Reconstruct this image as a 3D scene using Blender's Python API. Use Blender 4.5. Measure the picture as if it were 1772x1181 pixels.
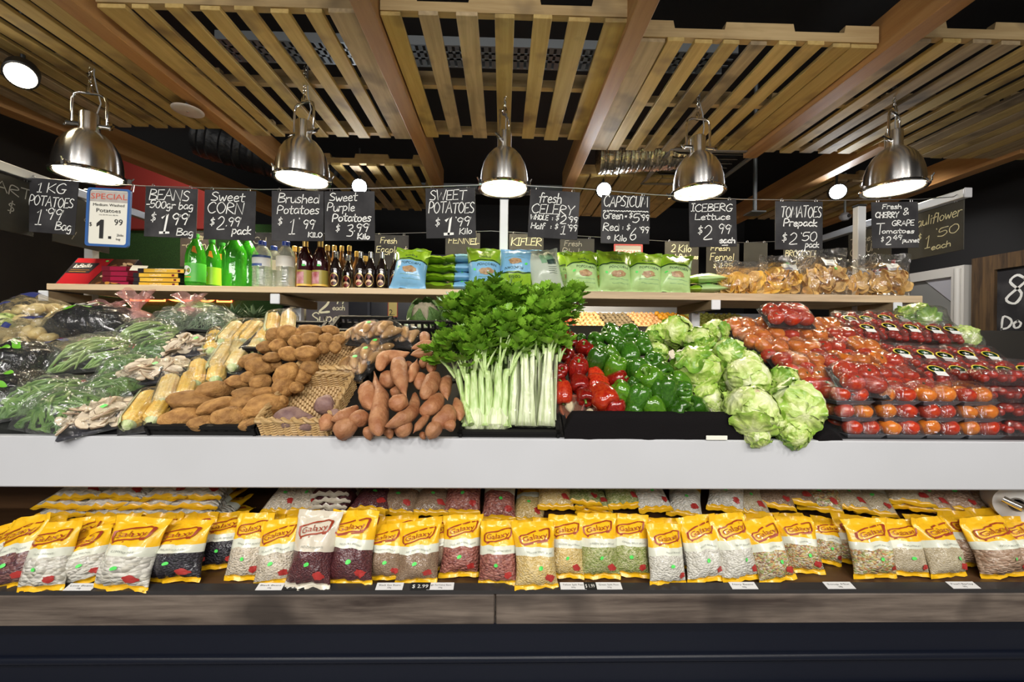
import bpy, math, random
from math import sin, cos, pi, radians as R, sqrt, atan2, exp
from mathutils import Vector as V, Matrix, Euler, noise as NZ
for o in list(bpy.data.objects): bpy.data.objects.remove(o)
random.seed(7)
S = bpy.context.scene
C = S.collection
# ------------------------------------------------------------------ camera
EYE = 1.28; F = 718.0; ROLL = R(.65); YAW = R(1.3)
cd = bpy.data.cameras.new('camera'); cam = bpy.data.objects.new('camera', cd); C.objects.link(cam)
cd.sensor_width = 36; cd.lens = F/1772*36; cd.clip_start = .05
cam.matrix_world = Matrix.Translation((0, 0, EYE)) @ Matrix.Rotation(-YAW, 4, 'Z') @ Matrix.Rotation(pi/2, 4, 'X') @ Matrix.Rotation(ROLL, 4, 'Z')
S.camera = cam
# ------------------------------------------------------------------ world, exposure
w = bpy.data.worlds.new('shop'); S.world = w; w.use_nodes = True
w.node_tree.nodes['Background'].inputs[0].default_value = (1, .95, .88, 1)
w.node_tree.nodes['Background'].inputs[1].default_value = .10
S.view_settings.view_transform = 'Standard'; S.view_settings.look = 'None'
S.view_settings.exposure = 0.55; S.view_settings.gamma = 1; S.view_settings.use_curve_mapping = False
S.cycles.transparent_max_bounces = 24
S.cycles.sample_clamp_indirect = 4.0
# ------------------------------------------------------------------ shop lights: ceiling spots over the aisle behind the camera, plus added fills
def spot(name, loc, target, power, col=(1, .93, .82), size=90, blend=.6, rad=.06, parent=None):
    l = bpy.data.lights.new(name, 'SPOT'); l.energy = power; l.color = col; l.spot_size = R(size); l.spot_blend = blend; l.shadow_soft_size = rad
    o = bpy.data.objects.new(name, l); C.objects.link(o); o.location = loc
    o.rotation_euler = (V(target)-V(loc)).to_track_quat('-Z', 'Y').to_euler()
    if parent: o.parent = parent
    return o
for i in range(6):
    x = -2.75 + i*1.1
    spot('aisle_spot', (x, -.55, 2.75), (x*1.0, 1.5, .75), 44, (1, .95, .88), 95, .8, .12)
def area(name, loc, target, power, sx, sy, col):
    l = bpy.data.lights.new(name, 'AREA'); l.energy = power; l.color = col; l.shape = 'RECTANGLE'; l.size = sx; l.size_y = sy
    o = bpy.data.objects.new(name, l); C.objects.link(o); o.location = loc
    o.rotation_euler = (V(target)-V(loc)).to_track_quat('-Z', 'Y').to_euler()
area('aisle_fill_light', (0, -2.6, 2.7), (0, 1.6, .6), 110, 5.5, .6, (1, .97, .93))  # added fill, set far back to reach into the lower shelf
spot('fruit_stand_fill', (.9, 5.0, 3.2), (.9, 6.9, 1.4), 520, (1, .95, .85), 95, .8, .1)  # added to brighten the fruit stand and the hood above it
spot('fridge_fill', (3.3, 3.5, 2.9), (4.7, 4.5, 1.4), 60, (1, .97, .93), 80, .8, .1)  # added to lift the fridge front, no fitting hangs there
spot('turf_fill', (-3.3, 4.3, 3.2), (-4.4, 5.5, 2.6), 40, (1, .93, .85), 110, .8, .1)  # extra lamp that brightens the turf and red walls
# ------------------------------------------------------------------ pixel of the photograph -> place in the shop
def ray(px, py):
    dx, dy = px-886, py-590.5
    a = (dx*cos(ROLL)+dy*sin(ROLL))/F; b = (dx*sin(ROLL)-dy*cos(ROLL))/F
    return V((a*cos(YAW)+sin(YAW), -a*sin(YAW)+cos(YAW), b))
def at(px, py, Y):
    r = ray(px, py); t = Y/r.y; return V((r.x*t, Y, EYE+r.z*t))
def atz(px, py, Z):
    r = ray(px, py); t = (Z-EYE)/r.z; return V((r.x*t, r.y*t, Z))
Y0, Z0, SL = 1.33, .972, .56                      # the sloped produce deck: z = Z0 + SL*(y-Y0)
TH = math.atan(SL); NRM = V((0, -sin(TH), cos(TH)))
def slope(px, py, n=0.0):
    r = ray(px, py); p0 = V((0, Y0, Z0))+NRM*n - V((0, 0, EYE))
    t = p0.dot(NRM)/r.dot(NRM); return V((r.x*t, r.y*t, EYE+r.z*t))
def zz(x0, y0, k, x, y): return x0+x/k, y0+y/k
def cam_basis(p):                                  # image right / image up / towards camera at p, as seen by someone at the aisle
    v = (V((0, 0, EYE))-V(p)).normalized(); r = V((0, 0, 1)).cross(v).normalized(); u = v.cross(r); return r, u, v
# ------------------------------------------------------------------ mesh builder
class MB:
    def __init__(s): s.v = []; s.f = []; s.m = []; s.mi = 0
    def add(s, vs, fs):
        k = len(s.v); s.v += [tuple(p) for p in vs]; s.f += [tuple(i+k for i in f) for f in fs]; s.m += [s.mi]*len(fs); return s
    def box(s, x0, x1, y0, y1, z0, z1, mx=None):
        vs = [(x, y, z) for x in (x0, x1) for y in (y0, y1) for z in (z0, z1)]
        if mx: vs = [mx @ V(p) for p in vs]
        return s.add(vs, [(0, 1, 3, 2), (4, 6, 7, 5), (0, 4, 5, 1), (2, 3, 7, 6), (0, 2, 6, 4), (1, 5, 7, 3)])
    def rbox(s, x0, x1, y0, y1, z0, z1, r=.003, mx=None):  # box with its long edges chamfered
        M = mx or Matrix.Identity(4); xm, ym, zm = (x0+x1)/2, (y0+y1)/2, (z0+z1)/2
        import itertools
        hx, hy, hz = (x1-x0)/2, (y1-y0)/2, (z1-z0)/2; vs = []; fs = []
        pts = {}
        for sx in (-1, 1):
            for sy in (-1, 1):
                for sz in (-1, 1):
                    for k, d in enumerate(((0, r, r), (r, 0, r), (r, r, 0))):
                        pts[sx, sy, sz, k] = len(vs); vs.append(M @ V((xm+sx*(hx-d[0]), ym+sy*(hy-d[1]), zm+sz*(hz-d[2]))))
        q = lambda *a: fs.append(tuple(pts[i] for i in a))
        for t in (-1, 1):
            q((t, -1, -1, 0), (t, 1, -1, 0), (t, 1, 1, 0), (t, -1, 1, 0)); q((-1, t, -1, 1), (1, t, -1, 1), (1, t, 1, 1), (-1, t, 1, 1)); q((-1, -1, t, 2), (1, -1, t, 2), (1, 1, t, 2), (-1, 1, t, 2))
            for u in (-1, 1):
                q((t, u, -1, 0), (t, u, 1, 0), (t, u, 1, 1), (t, u, -1, 1)); q((t, -1, u, 0), (t, 1, u, 0), (t, 1, u, 2), (t, -1, u, 2)); q((-1, t, u, 1), (1, t, u, 1), (1, t, u, 2), (-1, t, u, 2))
                for z in (-1, 1): fs.append((pts[t, u, z, 0], pts[t, u, z, 1], pts[t, u, z, 2]))
        return s.add(vs, fs)
    def tube(s, path, rad, n=8, cap=True):
        P = [V(p) for p in path]; vs = []; fs = []; up = None
        for i, p in enumerate(P):
            d = (P[min(i+1, len(P)-1)]-P[max(i-1, 0)]).normalized()
            if up is None: up = d.orthogonal().normalized()
            up = (up-d*up.dot(d)); up = up.normalized() if up.length > 1e-6 else d.orthogonal().normalized()
            b = d.cross(up); r = rad[i] if hasattr(rad, '__len__') else rad
            vs += [p+(up*cos(2*pi*k/n)+b*sin(2*pi*k/n))*r for k in range(n)]
        for i in range(len(P)-1):
            for k in range(n): fs.append((i*n+k, i*n+(k+1) % n, (i+1)*n+(k+1) % n, (i+1)*n+k))
        if cap: fs.append(tuple(range(n-1, -1, -1))); fs.append(tuple((len(P)-1)*n+k for k in range(n)))
        return s.add(vs, fs)
    def lathe(s, prof, n=24, c=(0, 0, 0), fn=None, cap=True):
        vs = []; fs = []
        for (r, z) in prof:
            for k in range(n):
                a = 2*pi*k/n; rr = r if fn is None else r*fn(a, z); vs.append((c[0]+rr*cos(a), c[1]+rr*sin(a), c[2]+z))
        for i in range(len(prof)-1):
            for k in range(n): fs.append((i*n+k, i*n+(k+1) % n, (i+1)*n+(k+1) % n, (i+1)*n+k))
        if cap and prof[0][0] > 1e-5: fs.append(tuple(range(n-1, -1, -1)))
        if cap and prof[-1][0] > 1e-5: fs.append(tuple((len(prof)-1)*n+k for k in range(n)))
        return s.add(vs, fs)
    def grid(s, fn, nu, nv, wrap=False):
        vs = [fn(i/nu, j/nv) for j in range(nv+1) for i in range(nu+(0 if wrap else 1))]; W = nu if wrap else nu+1
        return s.add(vs, [(j*W+i, j*W+(i+1) % W, (j+1)*W+(i+1) % W, (j+1)*W+i) for j in range(nv) for i in range(nu)])
    def ball(s, fn, nu=20, nv=12):                  # fn(unit vector) -> point
        vs = [fn(V((0, 0, -1)))]; fs = []
        for j in range(1, nv):
            t = pi*j/nv
            for i in range(nu): a = 2*pi*i/nu; vs.append(fn(V((sin(t)*cos(a), sin(t)*sin(a), -cos(t)))))
        vs.append(fn(V((0, 0, 1)))); L = len(vs)-1
        for i in range(nu):
            fs.append((0, 1+(i+1) % nu, 1+i)); fs.append((L, L-nu+i, L-nu+(i+1) % nu))
        for j in range(nv-2):
            for i in range(nu): a = 1+j*nu; fs.append((a+i, a+(i+1) % nu, a+nu+(i+1) % nu, a+nu+i))
        return s.add(vs, fs)
    def prism(s, pts, y0, y1, mx=None):              # outline in x,z pulled from y0 to y1
        n = len(pts); vs = [V((x, y, z)) for y in (y0, y1) for x, z in pts]
        if mx: vs = [mx @ p for p in vs]
        return s.add(vs, [tuple(range(n)), tuple(range(2*n-1, n-1, -1))]+[(i, n+i, n+(i+1) % n, (i+1) % n) for i in range(n)])
    def xf(s, mx): s.v = [tuple(mx @ V(p)) for p in s.v]; return s
    def mesh(s, name, smooth=True):
        me = bpy.data.meshes.new(name); me.from_pydata(s.v, [], s.f); me.validate()
        if smooth: me.shade_smooth()
        if any(s.m): me.polygons.foreach_set('material_index', s.m)
        return me
def auto(me, ang=40):
    try: me.set_sharp_from_angle(angle=R(ang))
    except Exception: pass
    return me
def link(name, me, mat=None, parent=None, loc=None, rot=None, mx=None, scale=None):
    o = bpy.data.objects.new(name, me); C.objects.link(o)
    if mat is not None:
        if not me.materials: me.materials.append(mat)
        elif me.materials[0] != mat: o.material_slots[0].link = 'OBJECT'; o.material_slots[0].material = mat
    if parent: o.parent = parent
    if mx is not None: o.matrix_local = mx
    if loc is not None: o.location = loc
    if rot is not None: o.rotation_euler = rot
    if scale is not None: o.scale = scale
    return o
def part(name, mb, mat, parent=None, smooth=True, sharp=40, **k):
    me = mb.mesh(name, smooth)
    if smooth and sharp: auto(me, sharp)
    return link(name, me, mat, parent, **k)
def tag(o, label, cat, group=None, kind=None):
    if label: o['label'] = label
    if cat: o['category'] = cat
    if group: o['group'] = group
    if kind: o['kind'] = kind
    return o
def struct(o, label=None):
    o['kind'] = 'structure'
    if label: o['label'] = label
    return o
def thing(name, label, cat, group=None, mx=None, loc=None, rot=None):
    o = bpy.data.objects.new(name, None); C.objects.link(o); o.empty_display_size = .05
    if mx is not None: o.matrix_world = mx
    if loc is not None: o.location = loc
    if rot is not None: o.rotation_euler = rot
    return tag(o, label, cat, group)
KIDS = {}
def dup(root, label=None, mx=None, group=None, name=None):     # copy of a thing with its parts and sub-parts
    def cp(o, par):
        c = o.copy(); C.objects.link(c)
        if par: c.parent = par
        for ch in kids(o): cp(ch, c)
        return c
    r = cp(root, None)
    if label: r['label'] = label
    if group: r['group'] = group
    if mx is not None: r.matrix_world = mx
    return r
def kids(o):
    return list(o.children)
def frame(p, x, y, z, s=1.0):                        # matrix with the given axes
    return Matrix(((x[0]*s, y[0]*s, z[0]*s, p[0]), (x[1]*s, y[1]*s, z[1]*s, p[1]), (x[2]*s, y[2]*s, z[2]*s, p[2]), (0, 0, 0, 1)))
def TRS(p, rx=0, ry=0, rz=0, s=(1, 1, 1)):
    return Matrix.Translation(p) @ Euler((rx, ry, rz)).to_matrix().to_4x4() @ Matrix.Diagonal((*s, 1))
def nz(p, f=1.0, o=0.0): return NZ.noise(V((p[0]*f+o, p[1]*f+o*1.7, p[2]*f-o*.6)))
ORD = ['leftmost', 'second', 'third', 'fourth', 'fifth', 'sixth', 'seventh', 'eighth', 'ninth', 'tenth', 'eleventh', 'twelfth', 'thirteenth', 'fourteenth', 'fifteenth', 'sixteenth', 'seventeenth', 'eighteenth', 'nineteenth', 'twentieth',
       'twenty-first', 'twenty-second', 'twenty-third', 'twenty-fourth', 'twenty-fifth', 'twenty-sixth', 'twenty-seventh', 'twenty-eighth', 'twenty-ninth', 'thirtieth', 'thirty-first', 'thirty-second', 'thirty-third', 'thirty-fourth']
def nth(i, n=99):
    if i == 0: return 'leftmost'
    if i == n-1: return 'rightmost'
    return ORD[i]+' from left'
# ------------------------------------------------------------------ materials
def newmat(name):
    m = bpy.data.materials.new(name); m.use_nodes = True; t = m.node_tree; return m, t, t.nodes, t.links, t.nodes['Principled BSDF']
def mat(name, col, rough=.5, metal=0, var=None, vs=8, vd=3, bump=0, bs=40, spec=None, coat=0, emit=None, es=0, sss=0, rnd=0, stretch=None, alpha=1, lo=.35, hi=.65, trans=0, sheen=0):
    m, t, N, L, b = newmat(name)
    b.inputs['Base Color'].default_value = (*col, 1); b.inputs['Roughness'].default_value = rough; b.inputs['Metallic'].default_value = metal
    if spec is not None: b.inputs['Specular IOR Level'].default_value = spec
    if coat: b.inputs['Coat Weight'].default_value = coat; b.inputs['Coat Roughness'].default_value = .06
    if sss: b.inputs['Subsurface Weight'].default_value = sss; b.inputs['Subsurface Radius'].default_value = (.01, .006, .003)
    if emit: b.inputs['Emission Color'].default_value = (*emit, 1); b.inputs['Emission Strength'].default_value = es
    if trans: b.inputs['Transmission Weight'].default_value = trans
    if sheen: b.inputs['Sheen Weight'].default_value = sheen
    src = None
    if var or bump or rnd:
        tc = N.new('ShaderNodeTexCoord'); mp = N.new('ShaderNodeMapping'); L.new(tc.outputs['Object'], mp.inputs[0])
        if stretch: mp.inputs['Scale'].default_value = stretch
        oi = N.new('ShaderNodeObjectInfo'); mu = N.new('ShaderNodeMath'); mu.operation = 'MULTIPLY'; mu.inputs[1].default_value = 37; L.new(oi.outputs['Random'], mu.inputs[0])
    if var:
        n = N.new('ShaderNodeTexNoise'); n.noise_dimensions = '4D'; n.inputs['Scale'].default_value = vs; n.inputs['Detail'].default_value = vd
        L.new(mp.outputs[0], n.inputs['Vector']); L.new(mu.outputs[0], n.inputs['W'])
        cr = N.new('ShaderNodeValToRGB'); L.new(n.outputs[0], cr.inputs[0]); e = cr.color_ramp.elements
        e[0].position = lo; e[0].color = (*col, 1); e[1].position = hi; e[1].color = (*var, 1); src = cr.outputs[0]
    if rnd:
        hs = N.new('ShaderNodeHueSaturation'); mr = N.new('ShaderNodeMapRange'); L.new(oi.outputs['Random'], mr.inputs[0]); mr.inputs[3].default_value = 1-rnd; mr.inputs[4].default_value = 1+rnd
        L.new(mr.outputs[0], hs.inputs['Value'])
        if src: L.new(src, hs.inputs['Color'])
        else: hs.inputs['Color'].default_value = (*col, 1)
        src = hs.outputs[0]
    if src: L.new(src, b.inputs['Base Color'])
    if bump:
        n2 = N.new('ShaderNodeTexNoise'); n2.inputs['Scale'].default_value = bs; n2.inputs['Detail'].default_value = 3; L.new(mp.outputs[0], n2.inputs['Vector'])
        bp = N.new('ShaderNodeBump'); bp.inputs['Strength'].default_value = bump; bp.inputs['Distance'].default_value = .01; L.new(n2.outputs[0], bp.inputs['Height']); L.new(bp.outputs[0], b.inputs['Normal'])
    return m
def wood(name, a, b_, scale=1.0, rough=.7, axis='X', bump=.25, dark=None):
    m, t, N, L, b = newmat(name); b.inputs['Roughness'].default_value = rough
    tc = N.new('ShaderNodeTexCoord'); mp = N.new('ShaderNodeMapping'); L.new(tc.outputs['Object'], mp.inputs[0])
    st = [14*scale]*3; st['XYZ'.index(axis)] = .9*scale; mp.inputs['Scale'].default_value = st
    oi = N.new('ShaderNodeObjectInfo'); mu = N.new('ShaderNodeMath'); mu.operation = 'MULTIPLY'; mu.inputs[1].default_value = 50; L.new(oi.outputs['Random'], mu.inputs[0])
    n = N.new('ShaderNodeTexNoise'); n.noise_dimensions = '4D'; n.inputs['Scale'].default_value = 2.2; n.inputs['Detail'].default_value = 6; n.inputs['Roughness'].default_value = .62; n.inputs['Distortion'].default_value = .5
    L.new(mp.outputs[0], n.inputs['Vector']); L.new(mu.outputs[0], n.inputs['W'])
    cr = N.new('ShaderNodeValToRGB'); L.new(n.outputs[0], cr.inputs[0]); e = cr.color_ramp.elements
    e[0].position = .32; e[0].color = (*a, 1); e[1].position = .66; e[1].color = (*b_, 1)
    src = cr.outputs[0]
    if dark:                                           # knots and weather stains with a shape of their own
        n3 = N.new('ShaderNodeTexNoise'); n3.noise_dimensions = '4D'; n3.inputs['Scale'].default_value = 5; n3.inputs['Detail'].default_value = 2; L.new(tc.outputs['Object'], n3.inputs['Vector']); L.new(mu.outputs[0], n3.inputs['W'])
        c3 = N.new('ShaderNodeValToRGB'); L.new(n3.outputs[0], c3.inputs[0]); q = c3.color_ramp.elements; q[0].position = .52; q[0].color = (0, 0, 0, 1); q[1].position = .72; q[1].color = (.8, .8, .8, 1)
        mx = N.new('ShaderNodeMix'); mx.data_type = 'RGBA'; L.new(c3.outputs[0], mx.inputs[0]); L.new(src, mx.inputs[6]); mx.inputs[7].default_value = (*dark, 1); src = mx.outputs[2]
    hs = N.new('ShaderNodeHueSaturation'); mr = N.new('ShaderNodeMapRange'); L.new(oi.outputs['Random'], mr.inputs[0]); mr.inputs[3].default_value = .8; mr.inputs[4].default_value = 1.12; L.new(mr.outputs[0], hs.inputs['Value']); L.new(src, hs.inputs['Color'])
    L.new(hs.outputs[0], b.inputs['Base Color'])
    bp = N.new('ShaderNodeBump'); bp.inputs['Strength'].default_value = bump; bp.inputs['Distance'].default_value = .004; L.new(n.outputs[0], bp.inputs['Height']); L.new(bp.outputs[0], b.inputs['Normal'])
    return m
def film(name, tint=(1, 1, 1), amount=.12, haze=.05, hazecol=(.9, .92, .95), bump=.5, bs=25, rough=.08):   # clear plastic film
    m, t, N, L, b = newmat(name); N.remove(b); out = N['Material Output']
    tr = N.new('ShaderNodeBsdfTransparent'); tr.inputs[0].default_value = (*tint, 1)
    gl = N.new('ShaderNodeBsdfGlossy'); gl.inputs['Roughness'].default_value = rough
    df = N.new('ShaderNodeBsdfDiffuse'); df.inputs[0].default_value = (*hazecol, 1)
    lw = N.new('ShaderNodeLayerWeight'); lw.inputs[0].default_value = .35
    ad = N.new('ShaderNodeMath'); ad.operation = 'MULTIPLY_ADD'; L.new(lw.outputs['Fresnel'], ad.inputs[0]); ad.inputs[1].default_value = .42; ad.inputs[2].default_value = amount*.5
    tc = N.new('ShaderNodeTexCoord'); n = N.new('ShaderNodeTexNoise'); n.inputs['Scale'].default_value = bs; n.inputs['Detail'].default_value = 4; n.inputs['Distortion'].default_value = 1.2; L.new(tc.outputs['Object'], n.inputs['Vector'])
    bp = N.new('ShaderNodeBump'); bp.inputs['Strength'].default_value = bump; bp.inputs['Distance'].default_value = .02; L.new(n.outputs[0], bp.inputs['Height']); L.new(bp.outputs[0], gl.inputs['Normal']); L.new(bp.outputs[0], lw.inputs['Normal'])
    m1 = N.new('ShaderNodeMixShader'); m1.inputs[0].default_value = haze; L.new(tr.outputs[0], m1.inputs[1]); L.new(df.outputs[0], m1.inputs[2])
    m2 = N.new('ShaderNodeMixShader'); L.new(ad.outputs[0], m2.inputs[0]); L.new(m1.outputs[0], m2.inputs[1]); L.new(gl.outputs[0], m2.inputs[2])
    L.new(m2.outputs[0], out.inputs[0]); return m
def hexc(h, k=1.0):
    h = h.lstrip('#'); return tuple(((int(h[i:i+2], 16)/255)**2.2)*k for i in (0, 2, 4))
MT = {}
# ------------------------------------------------------------------ printed text and chalk writing
_TXT = {}
def text2d(body):                                     # printed lettering, unit cap height, centred on x
    if body in _TXT: return _TXT[body]
    cu = bpy.data.curves.new('t', 'FONT'); cu.body = body; cu.resolution_u = 2; o = bpy.data.objects.new('t', cu); C.objects.link(o)
    dg = bpy.context.evaluated_depsgraph_get(); me = bpy.data.meshes.new_from_object(o.evaluated_get(dg)); bpy.data.objects.remove(o)
    vs = [tuple(v.co) for v in me.vertices]; fs = [tuple(p.vertices) for p in me.polygons]; bpy.data.meshes.remove(me)
    x0 = min(v[0] for v in vs); x1 = max(v[0] for v in vs); H = .73
    _TXT[body] = ([((v[0]-(x0+x1)/2)/H, v[1]/H) for v in vs], fs, (x1-x0)/H); return _TXT[body]
# single-stroke hand: glyph -> (advance, strokes); y from 0 (base) to 1 (cap), x-height .62
G = {
'A': (.8, [[(0, 0), (.38, 1), (.75, 0)], [(.14, .38), (.62, .4)]]), 'B': (.7, [[(.05, 0), (.1, 1)], [(.1, 1), (.5, .95), (.55, .7), (.1, .52), (.6, .42), (.6, .1), (.05, 0)]]),
'C': (.75, [[(.65, .85), (.45, 1), (.15, .8), (.03, .45), (.2, .08), (.45, 0), (.68, .15)]]), 'D': (.75, [[(.08, 0), (.08, 1), (.5, .85), (.65, .5), (.45, .1), (.05, 0)]]),
'E': (.62, [[(.55, 1), (.06, .97), (.05, 0), (.55, .03)], [(.06, .5), (.45, .53)]]), 'F': (.6, [[(.58, 1), (.08, .97), (.05, 0)], [(.06, .52), (.42, .55)]]),
'G': (.78, [[(.66, .88), (.45, 1), (.12, .75), (.04, .35), (.25, .02), (.55, .05), (.66, .35)], [(.42, .4), (.72, .4)]]), 'H': (.75, [[(.08, 1), (.05, 0)], [(.65, 1), (.62, 0)], [(.06, .5), (.63, .54)]]),
'I': (.4, [[(.2, 1), (.18, 0)], [(.03, .98), (.37, 1)], [(.02, 0), (.35, .02)]]), 'K': (.7, [[(.08, 1), (.06, 0)], [(.6, .98), (.08, .42), (.65, 0)]]), 'L': (.6, [[(.08, 1), (.05, .02), (.56, .05)]]),
'M': (.95, [[(.02, 0), (.15, 1), (.43, .25), (.72, 1), (.85, 0)]]), 'N': (.8, [[(.05, 0), (.08, 1), (.65, 0), (.7, 1)]]), 'O': (.8, [[(.4, 1), (.12, .82), (.04, .4), (.3, 0), (.6, .15), (.72, .6), (.4, 1)]]),
'P': (.66, [[(.05, 0), (.1, 1), (.5, .95), (.58, .68), (.4, .48), (.08, .45)]]), 'R': (.72, [[(.05, 0), (.1, 1), (.5, .95), (.56, .7), (.1, .5), (.65, 0)]]), 'S': (.62, [[(.55, .88), (.3, 1), (.06, .78), (.25, .55), (.52, .35), (.42, .05), (.02, .08)]]),
'T': (.75, [[(.02, .97), (.72, 1)], [(.38, .98), (.35, 0)]]), 'U': (.75, [[(.06, 1), (.08, .25), (.3, 0), (.58, .2), (.64, 1)]]), 'V': (.7, [[(.03, 1), (.32, 0), (.66, 1)]]), 'W': (1.0, [[(.03, 1), (.22, 0), (.48, .75), (.7, 0), (.93, 1)]]),
'X': (.7, [[(.05, 1), (.6, 0)], [(.62, 1), (.03, 0)]]), 'Y': (.7, [[(.03, 1), (.34, .5), (.66, 1)], [(.34, .5), (.28, 0)]]), 'Q': (.8, [[(.4, 1), (.08, .6), (.3, 0), (.7, .4), (.4, 1)], [(.45, .25), (.75, -.1)]]),
'a': (.58, [[(.45, .55), (.2, .6), (.04, .25), (.2, 0), (.42, .2), (.46, .58), (.5, .02)]]), 'b': (.55, [[(.08, 1), (.06, .02), (.35, .05), (.46, .35), (.3, .56), (.07, .42)]]), 'c': (.5, [[(.42, .5), (.22, .6), (.04, .3), (.2, 0), (.44, .1)]]),
'd': (.58, [[(.44, .5), (.2, .58), (.04, .25), (.2, 0), (.44, .18), (.48, 1), (.5, 0)]]), 'e': (.52, [[(.06, .28), (.42, .36), (.28, .6), (.05, .35), (.16, 0), (.46, .08)]]), 'f': (.45, [[(.45, .95), (.25, 1), (.18, .6), (.14, -.05)], [(.0, .55), (.4, .6)]]),
'g': (.58, [[(.44, .52), (.2, .6), (.04, .3), (.2, .05), (.44, .3), (.46, .58), (.4, -.3), (.08, -.28)]]), 'h': (.55, [[(.08, 1), (.05, 0)], [(.06, .35), (.3, .58), (.44, .4), (.46, 0)]]), 'i': (.28, [[(.12, .6), (.12, 0)], [(.12, .8), (.14, .86)]]),
'k': (.52, [[(.07, 1), (.05, 0)], [(.42, .6), (.07, .28), (.46, 0)]]), 'l': (.26, [[(.1, 1), (.12, 0)]]), 'm': (.8, [[(.05, .6), (.05, 0)], [(.05, .4), (.22, .6), (.34, .4), (.35, 0)], [(.35, .4), (.52, .6), (.66, .4), (.7, 0)]]),
'n': (.55, [[(.06, .6), (.05, 0)], [(.05, .38), (.28, .6), (.43, .4), (.46, 0)]]), 'o': (.55, [[(.25, .6), (.05, .38), (.15, .02), (.4, .1), (.46, .42), (.25, .6)]]), 'p': (.56, [[(.08, .6), (.04, -.35)], [(.07, .45), (.3, .6), (.47, .35), (.3, .05), (.06, .12)]]),
'r': (.45, [[(.06, .6), (.05, 0)], [(.05, .35), (.22, .58), (.42, .55)]]), 's': (.46, [[(.4, .54), (.18, .6), (.08, .42), (.36, .22), (.26, 0), (.02, .06)]]), 't': (.45, [[(.2, .95), (.18, .08), (.38, .03)], [(.0, .6), (.42, .64)]]),
'u': (.56, [[(.05, .6), (.08, .1), (.28, .0), (.44, .25), (.45, .6), (.5, 0)]]), 'w': (.7, [[(.03, .6), (.17, 0), (.33, .45), (.47, 0), (.63, .6)]]), 'x': (.5, [[(.04, .6), (.42, 0)], [(.42, .6), (.02, 0)]]), 'y': (.52, [[(.04, .6), (.22, .1)], [(.46, .6), (.1, -.35)]]),
'0': (.62, [[(.3, 1), (.06, .7), (.1, .15), (.35, 0), (.54, .4), (.48, .85), (.3, 1)]]), '1': (.34, [[(.03, .78), (.2, 1), (.17, 0)], [(.02, 0), (.33, .02)]]), '2': (.62, [[(.06, .8), (.28, 1), (.5, .8), (.4, .45), (.03, .02), (.58, .04)]]),
'3': (.58, [[(.05, .92), (.4, 1), (.46, .75), (.2, .54), (.5, .38), (.42, .05), (.04, .04)]]), '4': (.6, [[(.36, 1), (.03, .35), (.56, .38)], [(.4, .65), (.36, 0)]]), '5': (.6, [[(.55, 1), (.14, .96), (.08, .55), (.42, .6), (.52, .3), (.3, 0), (.02, .08)]]),
'6': (.58, [[(.42, 1), (.12, .55), (.06, .2), (.26, 0), (.5, .2), (.4, .48), (.1, .35)]]), '8': (.6, [[(.45, .85), (.25, 1), (.1, .78), (.42, .35), (.3, 0), (.06, .2), (.45, .7), (.45, .85)]]), '9': (.56, [[(.46, .8), (.25, 1), (.05, .75), (.2, .5), (.46, .7), (.48, .9), (.3, 0)]]),
'$': (.55, [[(.46, .78), (.22, .85), (.08, .65), (.4, .42), (.38, .18), (.05, .15)], [(.27, 1.05), (.22, -.05)]]), '.': (.22, [[(.08, .02), (.12, .08)]]), "'": (.2, [[(.1, .95), (.12, .85)]]), ':': (.25, [[(.1, .15), (.12, .2)], [(.1, .5), (.12, .55)]]), '=': (.45, [[(.05, .55), (.38, .58)], [(.05, .35), (.36, .36)]]),
'-': (.45, [[(.05, .42), (.4, .45)]]), '&': (.6, [[(.5, .1), (.1, .8), (.3, 1), (.4, .8), (.05, .2), (.2, 0), (.5, .4)]]), '*': (.5, [[(.25, .8), (.25, .2)], [(.05, .65), (.45, .35)], [(.05, .35), (.45, .65)]]), ' ': (.35, []), '~': (.5, [[(0, .3), (.12, .5), (.25, .3), (.37, .5), (.5, .3)]]), '_': (.6, [[(0, .0), (.6, .03)]]), '/': (.5, [[(0, 0), (.45, 1)]]),
}
def smoothline(p):
    if len(p) < 3: return p
    out = []
    for i in range(len(p)-1):
        a, b, c, d = p[max(i-1, 0)], p[i], p[i+1], p[min(i+2, len(p)-1)]
        for k in range(4):
            t = k/4; t2 = t*t; t3 = t2*t
            out.append(tuple(.5*((2*b[j])+(-a[j]+c[j])*t+(2*a[j]-5*b[j]+4*c[j]-d[j])*t2+(-a[j]+3*b[j]-3*c[j]+d[j])*t3) for j in (0, 1)))
    return out+[p[-1]]
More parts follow.
